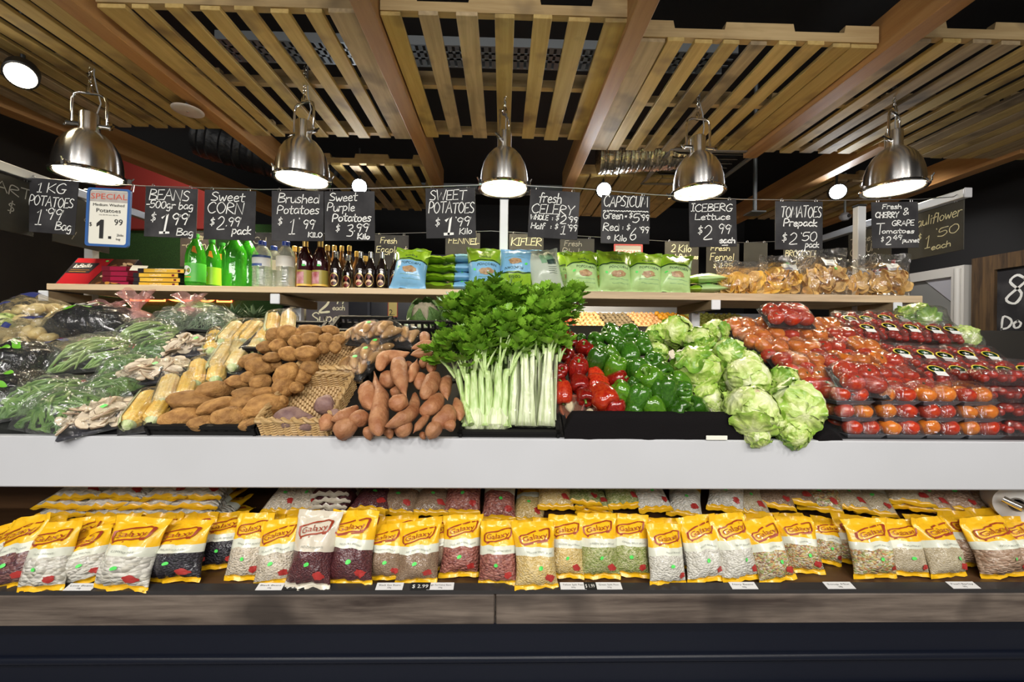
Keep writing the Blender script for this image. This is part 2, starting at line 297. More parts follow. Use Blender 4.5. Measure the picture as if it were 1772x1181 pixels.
def chalk(mb, lines, y=-.0012):
    """lines: (text, x, z, height, width-to-fit or None, stroke, slant-in-degrees)"""
    rg = random.Random(len(lines)*7+len(lines[0][0]))
    for (txt, x, z, h, fit, st, sl) in lines:
        tot = sum(G[c][0] for c in txt)*h; k = (fit/tot) if fit else 1.0; cx = x
        for c in txt:
            adv, strokes = G[c]; dz = rg.uniform(-.04, .04)*h; kk = rg.uniform(.93, 1.06)
            for s in strokes:
                p = [(cx+a*h*k+(b*h*.10), z+b*h*.9*kk+dz+(cx-x)*math.tan(R(sl))) for a, b in (smoothline(s) if c not in 'AEFHIKLMNTVWXYZ1' else s)]
                n = len(p); vs = []
                for i, q in enumerate(p):
                    a, b = p[max(i-1, 0)], p[min(i+1, n-1)]; d = V((b[0]-a[0], b[1]-a[1])); d = d.normalized() if d.length > 1e-9 else V((1, 0)); hw = st*.5*rg.uniform(.8, 1.15)
                    e = d*(st*.35)*(-1 if i == 0 else 1 if i == n-1 else 0)
                    vs += [(q[0]+e.x-d.y*hw, y, q[1]+e.y+d.x*hw), (q[0]+e.x+d.y*hw, y, q[1]+e.y-d.x*hw)]
                mb.add(vs, [(2*i, 2*i+1, 2*i+3, 2*i+2) for i in range(n-1)])
            cx += adv*h*k
    return mb
# ------------------------------------------------------------------ materials of the shop
BLACK = mat('black paint', (.010, .010, .011), .75)
DARKW = mat('dark brown wall', (.022, .017, .013), .6, var=(.03, .024, .018), vs=2)
NAVY = mat('navy vinyl', (.005, .007, .015), .34, bump=.1, bs=3, spec=.3)
WHITE = mat('white laminate', (.56, .57, .60), .35, var=(.52, .53, .55), vs=2)
BLKPL = mat('black plastic', (.012, .012, .013), .42)
STEEL = mat('brushed steel', (.82, .80, .77), .24, 1)
CHROME = mat('chrome', (.75, .74, .72), .12, 1)
ALU = mat('aluminium', (.55, .56, .58), .38, 1)
ALUW = mat('pale aluminium', (.62, .63, .64), .45, .2)
GALV = mat('galvanised steel', (.30, .32, .33), .5, .8)
PALW = wood('pallet timber', (.50, .33, .10), (.66, .48, .18), 1, .75, 'Y', .3, (.20, .13, .06))
PALG = wood('grey weathered pallet timber', (.36, .26, .14), (.56, .42, .24), 1, .8, 'Y', .3, (.12, .09, .06))
PALX = wood('pallet timber across', (.42, .28, .12), (.58, .42, .21), 1, .8, 'X', .3, (.16, .11, .06))
BEAMW = wood('orange pine beam', (.38, .175, .055), (.52, .28, .10), .8, .6, 'Y', .15)
PLY = wood('pale pine shelf', (.60, .44, .26), (.74, .58, .37), .8, .55, 'X', .1)
PLYR = wood('weathered pine shelf', (.38, .27, .16), (.66, .50, .32), .9, .6, 'X', .15)
PLYD = wood('pine bracket', (.34, .24, .13), (.46, .34, .20), .8, .6, 'Y', .1)
BOARD = wood('grey stained board', (.045, .030, .024), (.22, .175, .14), 1.0, .6, 'X', .2, (.025, .018, .015))
BACKP = wood('dark brown stained panel', (.060, .028, .012), (.14, .070, .030), .35, .45, 'X', .1)
RUST = wood('rough dark sleeper', (.025, .015, .01), (.16, .09, .035), .8, .8, 'Z', .4)
REDW = mat('dark red wall', (.30, .03, .022), .6)
TURF = mat('artificial turf', (.020, .065, .012), .9, var=(.045, .13, .022), vs=120, bump=1, bs=240)
CHALKB = mat('chalkboard', (.013, .012, .014), .75, var=(.055, .053, .055), vs=7, vd=6, lo=.45, hi=.75)
CHALKP = mat('violet grey chalkboard', (.075, .07, .11), .7, var=(.10, .095, .14), vs=7, vd=5)
CHALKO = mat('worn olive chalkboard', (.024, .021, .014), .6, var=(.05, .046, .032), vs=5, vd=5)
CHALK = mat('white chalk', (.84, .84, .80), .9)
CHALKY = mat('cream chalk', (.80, .76, .48), .9)
CHALKG = mat('rubbed chalk', (.42, .40, .33), .9)
def spun(m):                                           # brushed round the dome: highlights stretch up and down
    t = m.node_tree; b = t.nodes['Principled BSDF']; b.inputs['Anisotropic'].default_value = .9; b.inputs['Anisotropic Rotation'].default_value = .25; tn = t.nodes.new('ShaderNodeTangent'); tn.direction_type = 'RADIAL'; tn.axis = 'Z'; t.links.new(tn.outputs[0], b.inputs['Tangent'])
spun(STEEL)
LAMPG = mat('lamp glass', (1, .95, .8), .3, emit=(1, .86, .58), es=16)
SPOTG = mat('cold spot lens', (1, 1, 1), .3, emit=(.9, .94, 1), es=60)
# ------------------------------------------------------------------ room shell
def shell(name, x0, x1, y0, y1, z0, z1, m): return struct(part(name, MB().box(x0, x1, y0, y1, z0, z1), m, smooth=False))
shell('floor', -6, 6, -3, 9, -.1, 0, mat('grey concrete floor', (.22, .21, .20), .35, var=(.28, .27, .25), vs=3))
shell('ceiling', -6, 6, -3, 9, 3.9, 4.0, BLACK)
shell('wall_back', -6, 6, 8.0, 8.1, 0, 3.9, BLACK)
shell('wall_left', -4.0, -3.9, .6, 4.05, 0, 3.9, DARKW)
shell('wall_right', 4.7, 4.8, 1.0, 8.0, 0, 3.9, BLACK)
shell('wall_turf', -5.5, -2.9, 5.5, 5.55, 0, 2.77, TURF)
q = [at(a, b, 5.42) for a, b in ((150, 240), (402, 345), (402, 396), (150, 396))]
struct(part('wall_red', MB().prism([(p.x, p.z) for p in q], 5.42, 5.55), REDW, smooth=False))
for i, x in enumerate((-1.75, -1.42, -1.16)):
    shell(f'trim_{i+1}', x, x+.03, 5.4, 5.46, .3, 2.2, mat('steel blue mullion', (.05, .055, .08), .4))
shell('wall_cold_room', -2.4, -.55, 5.46, 5.5, 0, 2.4, mat('dark blue cold room wall', (.018, .02, .035), .35))
shell('trim_4', .9, 3.75, 7.62, 7.7, 1.76, 2.0, mat('grey hood', (.30, .28, .26), .45, var=(.36, .34, .31), vs=2))
# ------------------------------------------------------------------ display counter
cnt = thing('display_counter', 'long white fronted produce counter with sloped black deck and brown lower shelf', 'counter', loc=(0, 1.3, 0))
def cpart(name, x0, x1, y0, y1, z0, z1, m, r=.004):
    return part(name, MB().rbox(x0, x1, y0-1.3, y1-1.3, z0, z1, r), m, cnt)
HX = 2.9
FT = EYE-.306; FB = EYE-.462; SH = EYE-.782
cpart('fascia', -HX, HX, 1.295, 1.325, FB, FT, WHITE)
part('deck', MB().prism([(Y0-1.3-.02, Z0-.05), (Y0-1.3-.02, Z0-.004), (2.03-1.3, Z0+SL*.70-.004), (2.03-1.3, Z0-.05)], -HX, HX, Matrix(((0, 1, 0, 0), (1, 0, 0, 0), (0, 0, 1, 0), (0, 0, 0, 1)))), BLKPL, cnt, smooth=False)
cpart('underside', -HX, HX, 1.325, 1.95, FB+.005, FB+.025, WHITE)
cpart('back_panel', -HX, HX, 1.93, 1.95, .42, FB, BACKP)
cpart('lower_shelf', -HX, HX, 1.305, 1.93, SH-.03, SH, BACKP)
cpart('back_riser', -.92, 1.80, 1.56, 1.93, SH, SH+.115, BACKP)
cpart('front_board', -HX, -.015, 1.288, 1.305, EYE-.882, SH-.006, BOARD); cpart('front_board', -.012, HX, 1.288, 1.305, EYE-.882, SH-.006, BOARD)
cpart('plinth', -HX, HX, 1.335, 1.36, .17, EYE-.882, NAVY); cpart('toe_board', -HX, HX, 1.31, 1.36, 0, .168, NAVY)
part('sheen_ridge', MB().tube([(-HX, .036, .262), (0, .034, .260), (HX, .036, .262)], .014, 12), NAVY, cnt)  # ridge added so the plinth shows a line of sheen
part('price_rail', MB().prism([(-.012, -.004), (-.010, .006), (.016, .014), (.016, -.004)], -HX, HX, Matrix(((0, 1, 0, 0), (1, 0, 0, 0), (0, 0, 1, SH), (0, 0, 0, 1)))), mat('dark price strip', (.03, .028, .028), .25), cnt, smooth=False)
# ------------------------------------------------------------------ upper shelf
SZ0, SZ1, SY0, SY1 = EYE+.232, EYE+.262, 2.13, 2.60
sl = at(80, 495, SY0).x; sr = at(1597, 520, SY0).x
part('shelf_board', MB().rbox(sl, -.02, SY0, SY1, SZ0, SZ1, .002), PLY); tag(bpy.data.objects['shelf_board'], 'pale pine shelf board carrying the bottles', 'shelf')
o = part('shelf_board', MB().rbox(-.016, sr, SY0, SY1, SZ0-.008, SZ1, .002), PLYR); tag(o, 'weathered pine shelf board carrying green popcorn bags and corn chips', 'shelf')
for i, (x, tall) in enumerate(((-2.29, 1), (-1.15, 0), (.0, 1), (1.10, 0), (2.06, 1))):
    nm = ['behind the blue framed price sign', 'under the water bottles', 'in front of the middle lamp', 'above the lettuces', 'behind the corn chips'][i]
    t = thing('shelf_post', f'square metal shelf post with timber bracket {nm}', 'post', loc=(x, 2.36, 0))
    part('post', MB().rbox(-.024, .024, -.02, .02, 0, (EYE+.80 if tall else SZ0-.06), .003), ALUW, t)
    part('bracket', MB().rbox(-.022, .022, SY0-2.36-.006, SY1-2.36-.05, SZ0-.056, SZ0-.009, .002), PLYD, t)
    part('end_cap', MB().rbox(-.024, .024, SY0-2.36-.014, SY0-2.36-.006, SZ0-.058, SZ0-.007, .003), mat('white end cap', (.75, .77, .8), .4), t)
    if tall: part('timber_upright', MB().rbox(-.02, .024, .024, .07, 0, SZ0-.06, .002), PLYD, t); part('post_cap', MB().rbox(-.027, .027, -.023, .023, EYE+.80, EYE+.812, .003), BLKPL, t)
# ------------------------------------------------------------------ ceiling pallets and beams
CZ = EYE+1.52
def pallet(label, x0, x1, y0, y1, n, bw=.095, z=CZ, m=PALW, gap=None, wide=(), top=True):
    t = thing('timber_pallet', label, 'pallet', 'pallets hung from the ceiling', loc=((x0+x1)/2, y0, z)); W = x1-x0; D = y1-y0
    rg = random.Random(int(x0*100+y0*37))
    for i in range(n):
        b = bw*(1.5 if i in wide else rg.uniform(.9, 1.08)); x = -W/2+b/2+(W-b)*i/(n-1); d = rg.uniform(-.008, .012)
        part('deck_board', MB().rbox(x-b/2, x+b/2, d, D+rg.uniform(-.012, .01), -.001*(i % 2), .02, .002), PALG if rg.random() < .3 else m, t)
    for k, y in enumerate((.018, D/2, D-.018)):
        y = min(max(y, .022), D-.022)
        h = .105; a, b2 = W*.14, W*.36
        pts = [(-W/2, .021), (W/2, .021), (W/2, h)]
        for s in (1, -1):
            u, v = (b2, a) if s > 0 else (-a, -b2)
            pts += [(u, h), (u-.008, h-.038), (v+.008, h-.038), (v, h)]
        pts += [(-W/2, h)]
        part('stringer', MB().prism(pts, y-.02, y+.02), PALX, t, smooth=False)
    if top:
        for i in range(n):
            x = -W/2+.05+(W-.1)*i/(n-1)
            part('top_board', MB().rbox(x-.045, x+.045, 0, D, h+.001, h+.02, .002), PALG, t)
    return t
pallet('timber pallet overhead above the middle lamp', -.59, .575, 1.95, 3.12, 7, .098, top=False)
pallet('timber pallet overhead left of the middle pallet, wide grey edge board', -1.89, -.70, 1.95, 3.16, 8, .085, wide=(0, 7), top=False)
pallet('timber pallet overhead at far left beside the round ceiling plate', -3.19, -2.06, 1.85, 3.07, 9, .092, top=False)
pallet('timber pallet overhead right of the middle pallet', .67, 1.90, 2.07, 3.26, 9, .09, wide=(0, 8), top=False)
pallet('timber pallet overhead above the rightmost lamp', 2.03, 3.2, 2.02, 3.25, 8, .095, top=False)
pallet('close boarded timber pallet overhead at far right', 3.22, 4.55, 1.9, 3.28, 12, .10, top=False)
pallet('small timber pallet far back behind the purple potato sign', -1.67, -.66, 3.66, 4.9, 7, .09, top=False)
pallet('close boarded timber pallet far back behind the capsicum sign', .66, 1.85, 3.78, 5.0, 9, .12, top=False)
pallet('timber pallet far back behind the tomato prepack sign', 2.95, 3.92, 3.78, 5.0, 7, .1, top=False)
def beam(label, a, b, z, wd=.095, h=.19):
    a = V(a); b = V(b); d = b-a; o = part('ceiling_beam', MB().rbox(-wd/2, wd/2, 0, d.length, 0, h, .003), BEAMW, loc=(a.x, a.y, z), rot=(0, 0, -atan2(d.x, d.y))); return tag(o, label, 'beam')
beam('orange pine beam left of the middle pallet', (-.645, 1.3, 0), (-.645, 4.1, 0), CZ-.03)
beam('orange pine beam right of the middle pallet', (.62, 1.3, 0), (.62, 4.1, 0), CZ-.03)
beam('orange pine beam between the two left pallets', (-1.975, 1.3, 0), (-1.975, 4.2, 0), CZ-.03)
beam('orange pine beam between the two right pallets', (1.96, 1.3, 0), (1.96, 3.28, 0), CZ-.035, .105)
beam('orange pine beam sloping above the red wall at far left', (-3.42, 2.6, 0), (-2.80, 5.2, 0), CZ-.02, .13)
beam('orange pine beam behind the tomato prepack sign', (2.86, 3.05, 0), (2.86, 5.2, 0), CZ-.03, .11)
beam('orange pine beam at far right behind the cauliflower sign', (4.02, 3.1, 0), (4.02, 5.2, 0), CZ-.03, .11)
# services in the ceiling void
def tray(label, x0, x1, y, z, wd):
    t = thing('cable_tray', label, 'cable tray', loc=(x0, y, z)); L = x1-x0
    part('side_rail', MB().box(0, L, 0, .012, 0, .06), GALV, t, smooth=False); part('side_rail', MB().box(0, L, wd, wd+.012, 0, .06), GALV, t, smooth=False)
    m = MB()
    n = int(L/.05)
    for i in range(n): m.box(i*.05, i*.05+.03, .012, wd, 0, .004)
    for j in (.3, .6): m.box(0, L, wd*j, wd*j+.018, .0, .0045)
    part('perforated_grate', m, GALV, t, smooth=False); return t
tray('grey perforated cable tray above the middle pallets', -1.95, 1.6, 2.82, 3.28, .22)
tray('grey perforated cable tray behind the middle lamp', -.95, .75, 4.45, EYE+1.62, .14)
def duct(label, p, q, r, m):
    p = V(p); q = V(q); n = 70; d = (q-p).length
    b = MB().lathe([(r*(1+.035*sin(i*2.4)+.05*nz((i*.4, 1, 2))), d*i/n) for i in range(n+1)], 28, fn=lambda a, z: 1+.05*nz((cos(a)*2, sin(a)*2, z*14)))
    o = part('flexible_duct', b, m, mx=Matrix.Translation(p) @ (q-p).to_track_quat('Z', 'Y').to_matrix().to_4x4()); return tag(o, label, 'duct')
FOIL = mat('silver foil duct', (.62, .58, .50), .22, 1, bump=1, bs=30)
duct('silver foil flexible duct beside the ceiling vent', at(1035, 268, 3.55), at(1180, 258, 3.5), .16, FOIL)
duct('dark flexible duct in the ceiling left of the second lamp', at(345, 235, 4.3), at(640, 325, 4.7), .2, mat('dark duct wrap', (.010, .010, .011), .5, bump=.8, bs=20))
v = thing('ceiling_vent', 'grey square ceiling air vent with angled louvres', 'air vent', loc=(1.66, 3.58, CZ-.01))
fr = MB()
for a in range(4):
    fr.prism([(-.36, 0), (.36, 0), (.27, .03), (-.27, .03)], -.0, .02, Matrix.Rotation(a*pi/2, 4, 'Z') @ Matrix.Translation((0, -.36, 0)) @ Matrix(((1, 0, 0, 0), (0, 0, 1, 0), (0, 1, 0, 0), (0, 0, 0, 1))))
VENTM = mat('grey vent', (.20, .18, .16), .45)
part('frame', fr, VENTM, v, smooth=False)
for i in range(7):
    y = -.25+i*.083; part('louvre', MB().box(-.26, .26, -.04, .04, -.002, .002, Matrix.Translation((0, y, .03)) @ Matrix.Rotation(.6, 4, 'X')), VENTM, v, smooth=False)
part('backing', MB().box(-.28, .28, -.28, .28, .065, .07), BLACK, v, smooth=False)
p = at(325, 192, 2.72)
t = thing('ceiling_plate', 'round pale cover plate on the far left pallet', 'cover plate', loc=p)
part('plate', MB().lathe([(.0, -.006), (.07, -.006), (.085, -.003), (.088, 0), (.088, .004), (0, .004)], 32), mat('pale plate', (.62, .55, .50), .45), t)
part('screw', MB().lathe([(0, -.009), (.006, -.008), (.007, -.006)], 10), CHROME, t); part('stem', MB().tube([(0, 0, .004), (0, 0, .12)], .012), GALV, t)
t = thing('hanging_rod', 'grey hanging rod with a flat foot behind the iceberg sign', 'rod', loc=at(1306, 368, 3.9))
part('rod', MB().tube([(0, 0, 0), (0, 0, 2.0)], .018, 10), GALV, t); part('foot', MB().rbox(-.07, .07, -.07, .07, -.015, 0, .003), GALV, t)
t = thing('security_camera', 'small dome security camera below the far back right pallet', 'security camera', loc=at(1462, 374, 4.3))
part('housing', MB().lathe([(0, -.05), (.03, -.045), (.05, -.02), (.055, 0), (.03, .03), (0, .03)], 20), mat('grey dome', (.4, .4, .42), .4), t); part('lens', MB().ball(lambda u: V((.018*u.x, -.05+.018*u.y, -.01+.018*u.z)), 10, 8), BLKPL, t)
part('drop_rod', MB().tube([(0, 0, .03), (0, 0, .45)], .012), GALV, t)
# ------------------------------------------------------------------ pendant lamps
def pendant():
    t = thing('pendant_lamp', '', 'lamp', 'steel dome lamps above the produce')
    out = [(.153, 0), (.155, .012), (.150, .016), (.149, .05), (.143, .10), (.130, .15), (.106, .195), (.075, .23), (.048, .248), (.044, .262), (.044, .345), (.040, .352), (0, .352)]
    part('dome', MB().lathe(out[::-1], 48).lathe([(.148, .004), (.145, .05), (.138, .10), (.12, .15), (.09, .19), (0, .20)], 48), STEEL, t, sharp=35)
    part('rim', MB().lathe([(.149, -.004), (.160, -.008), (.165, 0), (.162, .010), (.151, .010), (.149, -.004)], 48, cap=False), CHROME, t)
    part('diffuser', MB().lathe([(0, -.012), (.08, -.010), (.13, -.004), (.147, .003), (.147, .006)], 48), LAMPG, t)
    for a in (0.4, 2.5, 4.6):
        m = Matrix.Rotation(a, 4, 'Z'); c = MB().rbox(.158, .180, -.009, .009, -.010, .022, .003, m).tube([m @ V((.178, 0, .014)), m @ V((.188, 0, .03))], .004, 6)
        part('clip', c, CHROME, t, sharp=30)
    y = MB().tube([(-.052, 0, .285), (-.078, 0, .29), (-.078, 0, .42), (-.07, 0, .452), (-.045, 0, .465), (.045, 0, .465), (.07, 0, .452), (.078, 0, .42), (.078, 0, .29), (.052, 0, .285)], .0075, 10)
    part('yoke', y, CHROME, t)
    for s in (-1, 1):
        part('yoke_screw', MB().tube([(s*.045, 0, .285), (s*.10, 0, .285)], .013, 12).tube([(s*.10, -.02, .265), (s*.10, .02, .305)], .005, 6), CHROME, t, sharp=30)
    part('swivel', MB().lathe([(0, .462), (.016, .462), (.018, .48), (.010, .505), (0, .51)], 16), CHROME, t)
    ch = MB()
    for i in range(9):
        pth = [(.009*cos(a), 0, .012*sin(a)) for a in [2*pi*k/10 for k in range(11)]]
        m = Matrix.Translation((0, 0, .518+i*.02)) @ Matrix.Rotation(i*pi/2, 4, 'Z'); ch.tube([m @ V(p) for p in pth], .0025, 6, False)
    part('chain', ch, CHROME, t)
    part('flex', MB().tube([(.03, 0, .345), (.045, .01, .42), (.03, .0, .5), (.012, .01, .58), (.02, 0, .70)], .0035, 6), mat('clear flex', (.3, .3, .3), .3), t)
    return t
LP = [(154, 322, 2.40), (523, 330, 2.52), (872, 345, 2.58), (1208, 352, 2.58), (1546, 345, 2.48)]
LN = ['leftmost steel dome lamp, above the 1 kg potato sign', 'steel dome lamp above the brushed potato sign', 'middle steel dome lamp behind the shelf post', 'steel dome lamp above the iceberg lettuce sign', 'rightmost steel dome lamp, above the cherry tomato sign']
lamp0 = pendant()
for i, (px, py, Y) in enumerate(LP):
    p = at(px, py-18, Y); p.z = max(p.z, 0)
    t = lamp0 if i == 0 else dup(lamp0)
    t['label'] = LN[i]; t.matrix_world = TRS(p, rz=[.3, -.4, 1.2, .1, .5][i], ry=[.0, .02, 0, -.01, .0][i])
    spot('pendant_light', (p.x, p.y, p.z-.03), (p.x*.97, p.y-.42, 1.0), 52, (1, .86, .62), 125, .7, .09)
# bright back spots in the far aisle
for i, (px, py, Y, w_) in enumerate(((36, 131, 2.25, 40), (622, 323, 3.8, 26), (1045, 329, 3.78, 26), (1450, 332, 3.7, 26))):
    lab = ['oblong warm ceiling spotlight at far left', 'bright cold spotlight between the purple and sweet potato signs', 'bright cold spotlight above the capsicum sign', 'bright cold spotlight right of the tomato prepack sign'][i]
    p = at(px, py, Y); t = thing('spotlight', lab, 'spotlight', loc=p)
    d = V((p.x*.25, .1, EYE+.2))-p if i else V((-1.25, .9, 1.2))-p; q = d.to_track_quat('-Z', 'Y').to_matrix().to_4x4(); t.matrix_world = Matrix.Translation(p) @ q
    k = .062 if i == 0 else .065
    part('can', MB().lathe([(k, 0), (k*1.1, .004), (k*1.1, .10), (k*.6, .14), (0, .14)], 24), BLKPL, t, sharp=30)
    part('lens', MB().lathe([(0, -.012), (k*.5, -.011), (k*.93, -.004), (k*.95, -.001), (0, -.001)], 24), SPOTG if i else LAMPG, t, sharp=30)
    part('arm', MB().tube([(0, 0, .13), q.inverted().to_3x3() @ V((0, 0, .35))], .01, 8), BLKPL, t)
    spot('back_spot', p+d.normalized()*.03, p+d, w_, (.86, .92, 1) if i else (1, .85, .6), 70, .5, .04)
# ------------------------------------------------------------------ wires, rails and hanging price signs
WIREM = mat('steel wire', (.45, .45, .45), .35, 1)
def rail(label, x, a, b, z):
    t = thing('sign_rail', label, 'rail', loc=(x, a, z)); part('rail', MB().rbox(-.018, .018, 0, b-a, -.022, .022, .003), ALU, t); part('end_cap', MB().rbox(-.02, .02, -.006, 0, -.024, .024, .003), mat('grey end cap', (.45, .45, .46), .4), t)
    return t
RZ = EYE+.748
rail('aluminium sign rail at left above the artichoke price board', -2.235, 1.84, 2.95, RZ)
rail('aluminium sign rail at right above the cauliflower price board', 2.255, 1.97, 2.95, RZ)
FW = [at(x, y, 2.0) for x, y in ((62, 308), (150, 316), (245, 322), (450, 328), (650, 326), (865, 319), (1000, 326), (1130, 337), (1280, 345), (1430, 347), (1590, 345), (1650, 341))]
FW = [V((-2.215, 2.0, RZ))]+FW+[V((2.235, 2.0, RZ))]
tag(part('sign_wire', MB().tube(FW, .0022, 6), WIREM), 'thin steel wire carrying the front row of price boards', 'wire')
BW = [V((-2.215, 2.87, RZ))]+[at(x, y, 2.87) for x, y in ((330, 400), (440, 403), (650, 405), (850, 400), (940, 405), (1060, 412), (1160, 418), (1290, 420), (1370, 417))]+[V((2.235, 2.87, RZ))]
tag(part('sign_wire', MB().tube(BW, .0022, 6), WIREM), 'thin steel wire carrying the back row of price boards', 'wire')
def board(name, label, mx, w, h, lines, bm=CHALKB, cm=CHALK, st=.0042, hooks=True, grp=None):
    t = thing(name, label, 'price sign', grp, mx=mx)
    part('board', MB().rbox(-w/2, w/2, 0, .004, -h, 0, .001), bm, t, smooth=False)
    if lines:
        L = [(l[0], -w/2+l[1]*w, -l[2]*h, l[3]*h, (l[4]*w if len(l) > 4 and l[4] else None), st*(l[5] if len(l) > 5 else 1), 0) for l in lines]
        part('chalk_lettering', chalk(MB(), L), cm, t, smooth=False)
    if hooks:
        for s in (-.36, .36):
            part('hook', MB().tube([(s*w+.006*sin(a), .002, .004-.009*cos(a)) for a in [k*.6 for k in range(10)]], .0014, 5), WIREM, t)
    return t
FS = [
 ('1 kilo potato bags at one ninety nine, tilted, leftmost', (44, 307), (136, 315), (38, 400), [("1 KG", .24, .25, .2, .55), ("POTATOES", .10, .5, .2, .84), ("1", .25, .85, .33, .12), ("'99", .40, .74, .23, .36), ("Bag", .63, .93, .17, .32)]),
 ('beans in 500 gram bags, big bold 1', (252, 323), (342, 327), (246, 409), [("BEANS", .07, .26, .24, .78), ("-500gr bag", .02, .42, .16, .92), ("$", .12, .7, .2), ("1", .3, .92, .44, .18, 2.6), ("99", .52, .74, .24, .34, 1.3), ("Bag", .62, .95, .15, .34)]),
 ('sweet corn packs', (354, 328), (443, 331), (351, 414), [("Sweet", .13, .22, .2, .66), ("CORN", .06, .47, .24, .72), ("$", .12, .72, .18), ("2", .25, .8, .28, .16), (".99", .42, .72, .2, .3), ("pack", .55, .88, .17, .38, 1.2)]),
 ('brushed potatoes', (470, 330), (560, 331), (470, 417), [("Brushed", .12, .24, .2, .8), ("Potatoes", .1, .46, .18, .82), ("$", .12, .68, .17), ("1", .33, .88, .36, .12), ("'", .5, .72, .2), ("99", .6, .76, .2, .24), ("KILO", .7, .92, .1, .28)]),
 ('sweet purple potatoes', (561, 331), (648, 331), (560, 417), [("Sweet", .1, .2, .18, .56), ("Purple", .05, .4, .18, .56), ("Potatoes", .15, .61, .17, .78, 1.2), ("$", .22, .82, .16), ("3", .43, .92, .26, .14), (".99", .57, .82, .19, .32), ("Kilo", .65, .97, .12, .25, 1.3)]),
 ('sweet potatoes, bold 1', (736, 326), (822, 325), (739, 413), [("SWEET", .08, .24, .22, .74), ("POTATOES", .05, .5, .24, .92), ("$", .18, .76, .18), ("1", .36, .92, .38, .18, 2.8), ("'99", .56, .76, .2, .34), ("Kilo", .66, .92, .13, .26)]),
 ('fresh celery, whole and half', (918, 327), (1004, 333), (913, 410), [("fresh", .18, .26, .22, .46), ("CELERY", .04, .5, .22, .86), ("WHOLE", .03, .63, .11, .36, 1.1), (":", .46, .63, .12), ("$", .54, .62, .13), ("2", .63, .68, .2, .13), ("'99", .77, .64, .13, .22), ("Half", .05, .82, .13, .28), (":", .44, .81, .12), ("$", .53, .8, .13), ("1", .65, .9, .22, .1), ("'99", .77, .82, .14, .22)]),
 ('capsicum, green and red', (1041, 337), (1125, 339), (1037, 421), [("CAPSICUM", .04, .24, .24, .92), ("~~~~~~~~", .04, .36, .08, .92), ("Green", .03, .49, .17, .42), ("=", .48, .48, .1), ("$", .57, .47, .13), ("5", .64, .56, .2, .15), ("'99", .79, .52, .13, .2), ("Red", .03, .74, .18, .34), (":", .43, .72, .12), ("$", .52, .72, .14), ("6", .58, .92, .26, .15), ("'99", .77, .77, .14, .22), ("*", .12, .94, .13), ("Kilo", .27, .95, .13, .26)]),
 ('iceberg lettuce', (1192, 347), (1274, 346), (1189, 428), [("ICEBERG", .04, .24, .18, .88), ("Lettuce", .11, .42, .15, .76), ("$", .17, .72, .2), ("2", .28, .85, .34, .2), ("99", .6, .72, .22, .28), ("each", .62, .92, .13, .34, 1.4), ("_", .68, .97, .05, .12)]),
 ('prepacked tomatoes', (1342, 348), (1424, 349), (1342, 432), [("TOMATOES", .1, .33, .25, .86), ("Prepack", .16, .51, .16, .72, 1.3), ("$", .13, .84, .2), ("2", .28, .9, .28, .18), ("'50", .5, .82, .2, .38), ("pack", .62, .95, .13, .3)]),
 ('fresh cherry and grape tomatoes', (1508, 350), (1589, 349), (1512, 430), [("Fresh", .22, .15, .11, .42), ("&", .66, .28, .16, .14), ("CHERRY", .07, .34, .13, .5, 1.2), ("GRAPE", .42, .52, .13, .48), ("T", .07, .7, .26, .18), ("omatoes", .2, .68, .1, .7), ("$", .18, .86, .12), ("2", .28, .93, .19, .12), ("49", .44, .82, .11, .2), ("punnet", .64, .88, .09, .36)]),
]
for lab, a, b, c, lines in FS:
    A, B, D = at(*a, 2.0), at(*b, 2.0), at(*c, 2.0); x = (B-A).normalized(); y = V((0, 1, 0)); y = (y-x*y.dot(x)).normalized(); z = x.cross(y); tp = (A+B)/2
    board('price_sign', f'front chalkboard price sign for {lab}', frame(tp, x, y, z), (B-A).length, (D-A).length, lines, grp=None)
# printed special sign in its blue frame
A, B, D = at(153, 325, 1.99), at(228, 329, 1.99), at(142, 425, 1.99); x = (B-A).normalized(); y = V((0, 1, 0)); y = (y-x*y.dot(x)).normalized(); z = x.cross(y)
W_, H_ = (B-A).length, (D-A).length
sp = thing('special_price_sign', 'printed white special price card in a blue frame for medium washed potatoes', 'price sign', mx=frame((A+B)/2, x, y, z))
def rrect(x0, x1, z0, z1, r, n=5):
    out = []
    for cx, cz, a0 in ((x1-r, z1-r, 0), (x0+r, z1-r, pi/2), (x0+r, z0+r, pi), (x1-r, z0+r, 3*pi/2)):
        out += [(cx+r*cos(a0+k*pi/2/n), cz+r*sin(a0+k*pi/2/n)) for k in range(n+1)]
    return out
def ribbon(outer, inner, y0, y1, mb=None):
    mb = mb or MB(); n = len(outer); vs = [(p[0], y, p[1]) for y in (y0, y1) for pts in (outer, inner) for p in pts]; fs = []
    for i in range(n):
        j = (i+1) % n
        fs += [(i, j, n+j, n+i), (2*n+i, 3*n+i, 3*n+j, 2*n+j), (i, 2*n+i, 2*n+j, j), (n+i, n+j, 3*n+j, 3*n+i)]
    return mb.add(vs, fs)
def flat(pts, y, mb=None):
    mb = mb or MB(); return mb.add([(p[0], y, p[1]) for p in pts], [tuple(range(len(pts)))])
def ptext(s, x, z, h, y=-.001, fit=None, mb=None):
    mb = mb or MB(); vs, fs, wd = text2d(s); k = h if not fit else min(h, 1e9); kx = h if not fit else fit/wd
    return mb.add([(x+v[0]*kx, y, z+v[1]*k) for v in vs], fs)
hw = W_/2
part('frame', ribbon(rrect(-hw, hw, -H_, 0, .014), rrect(-hw+.011, hw-.011, -H_+.011, -.008, .012), -.006, .004), mat('blue plastic frame', (.035, .12, .36), .35), sp, smooth=False)
CARD = mat('printed card', (.80, .78, .68), .5)
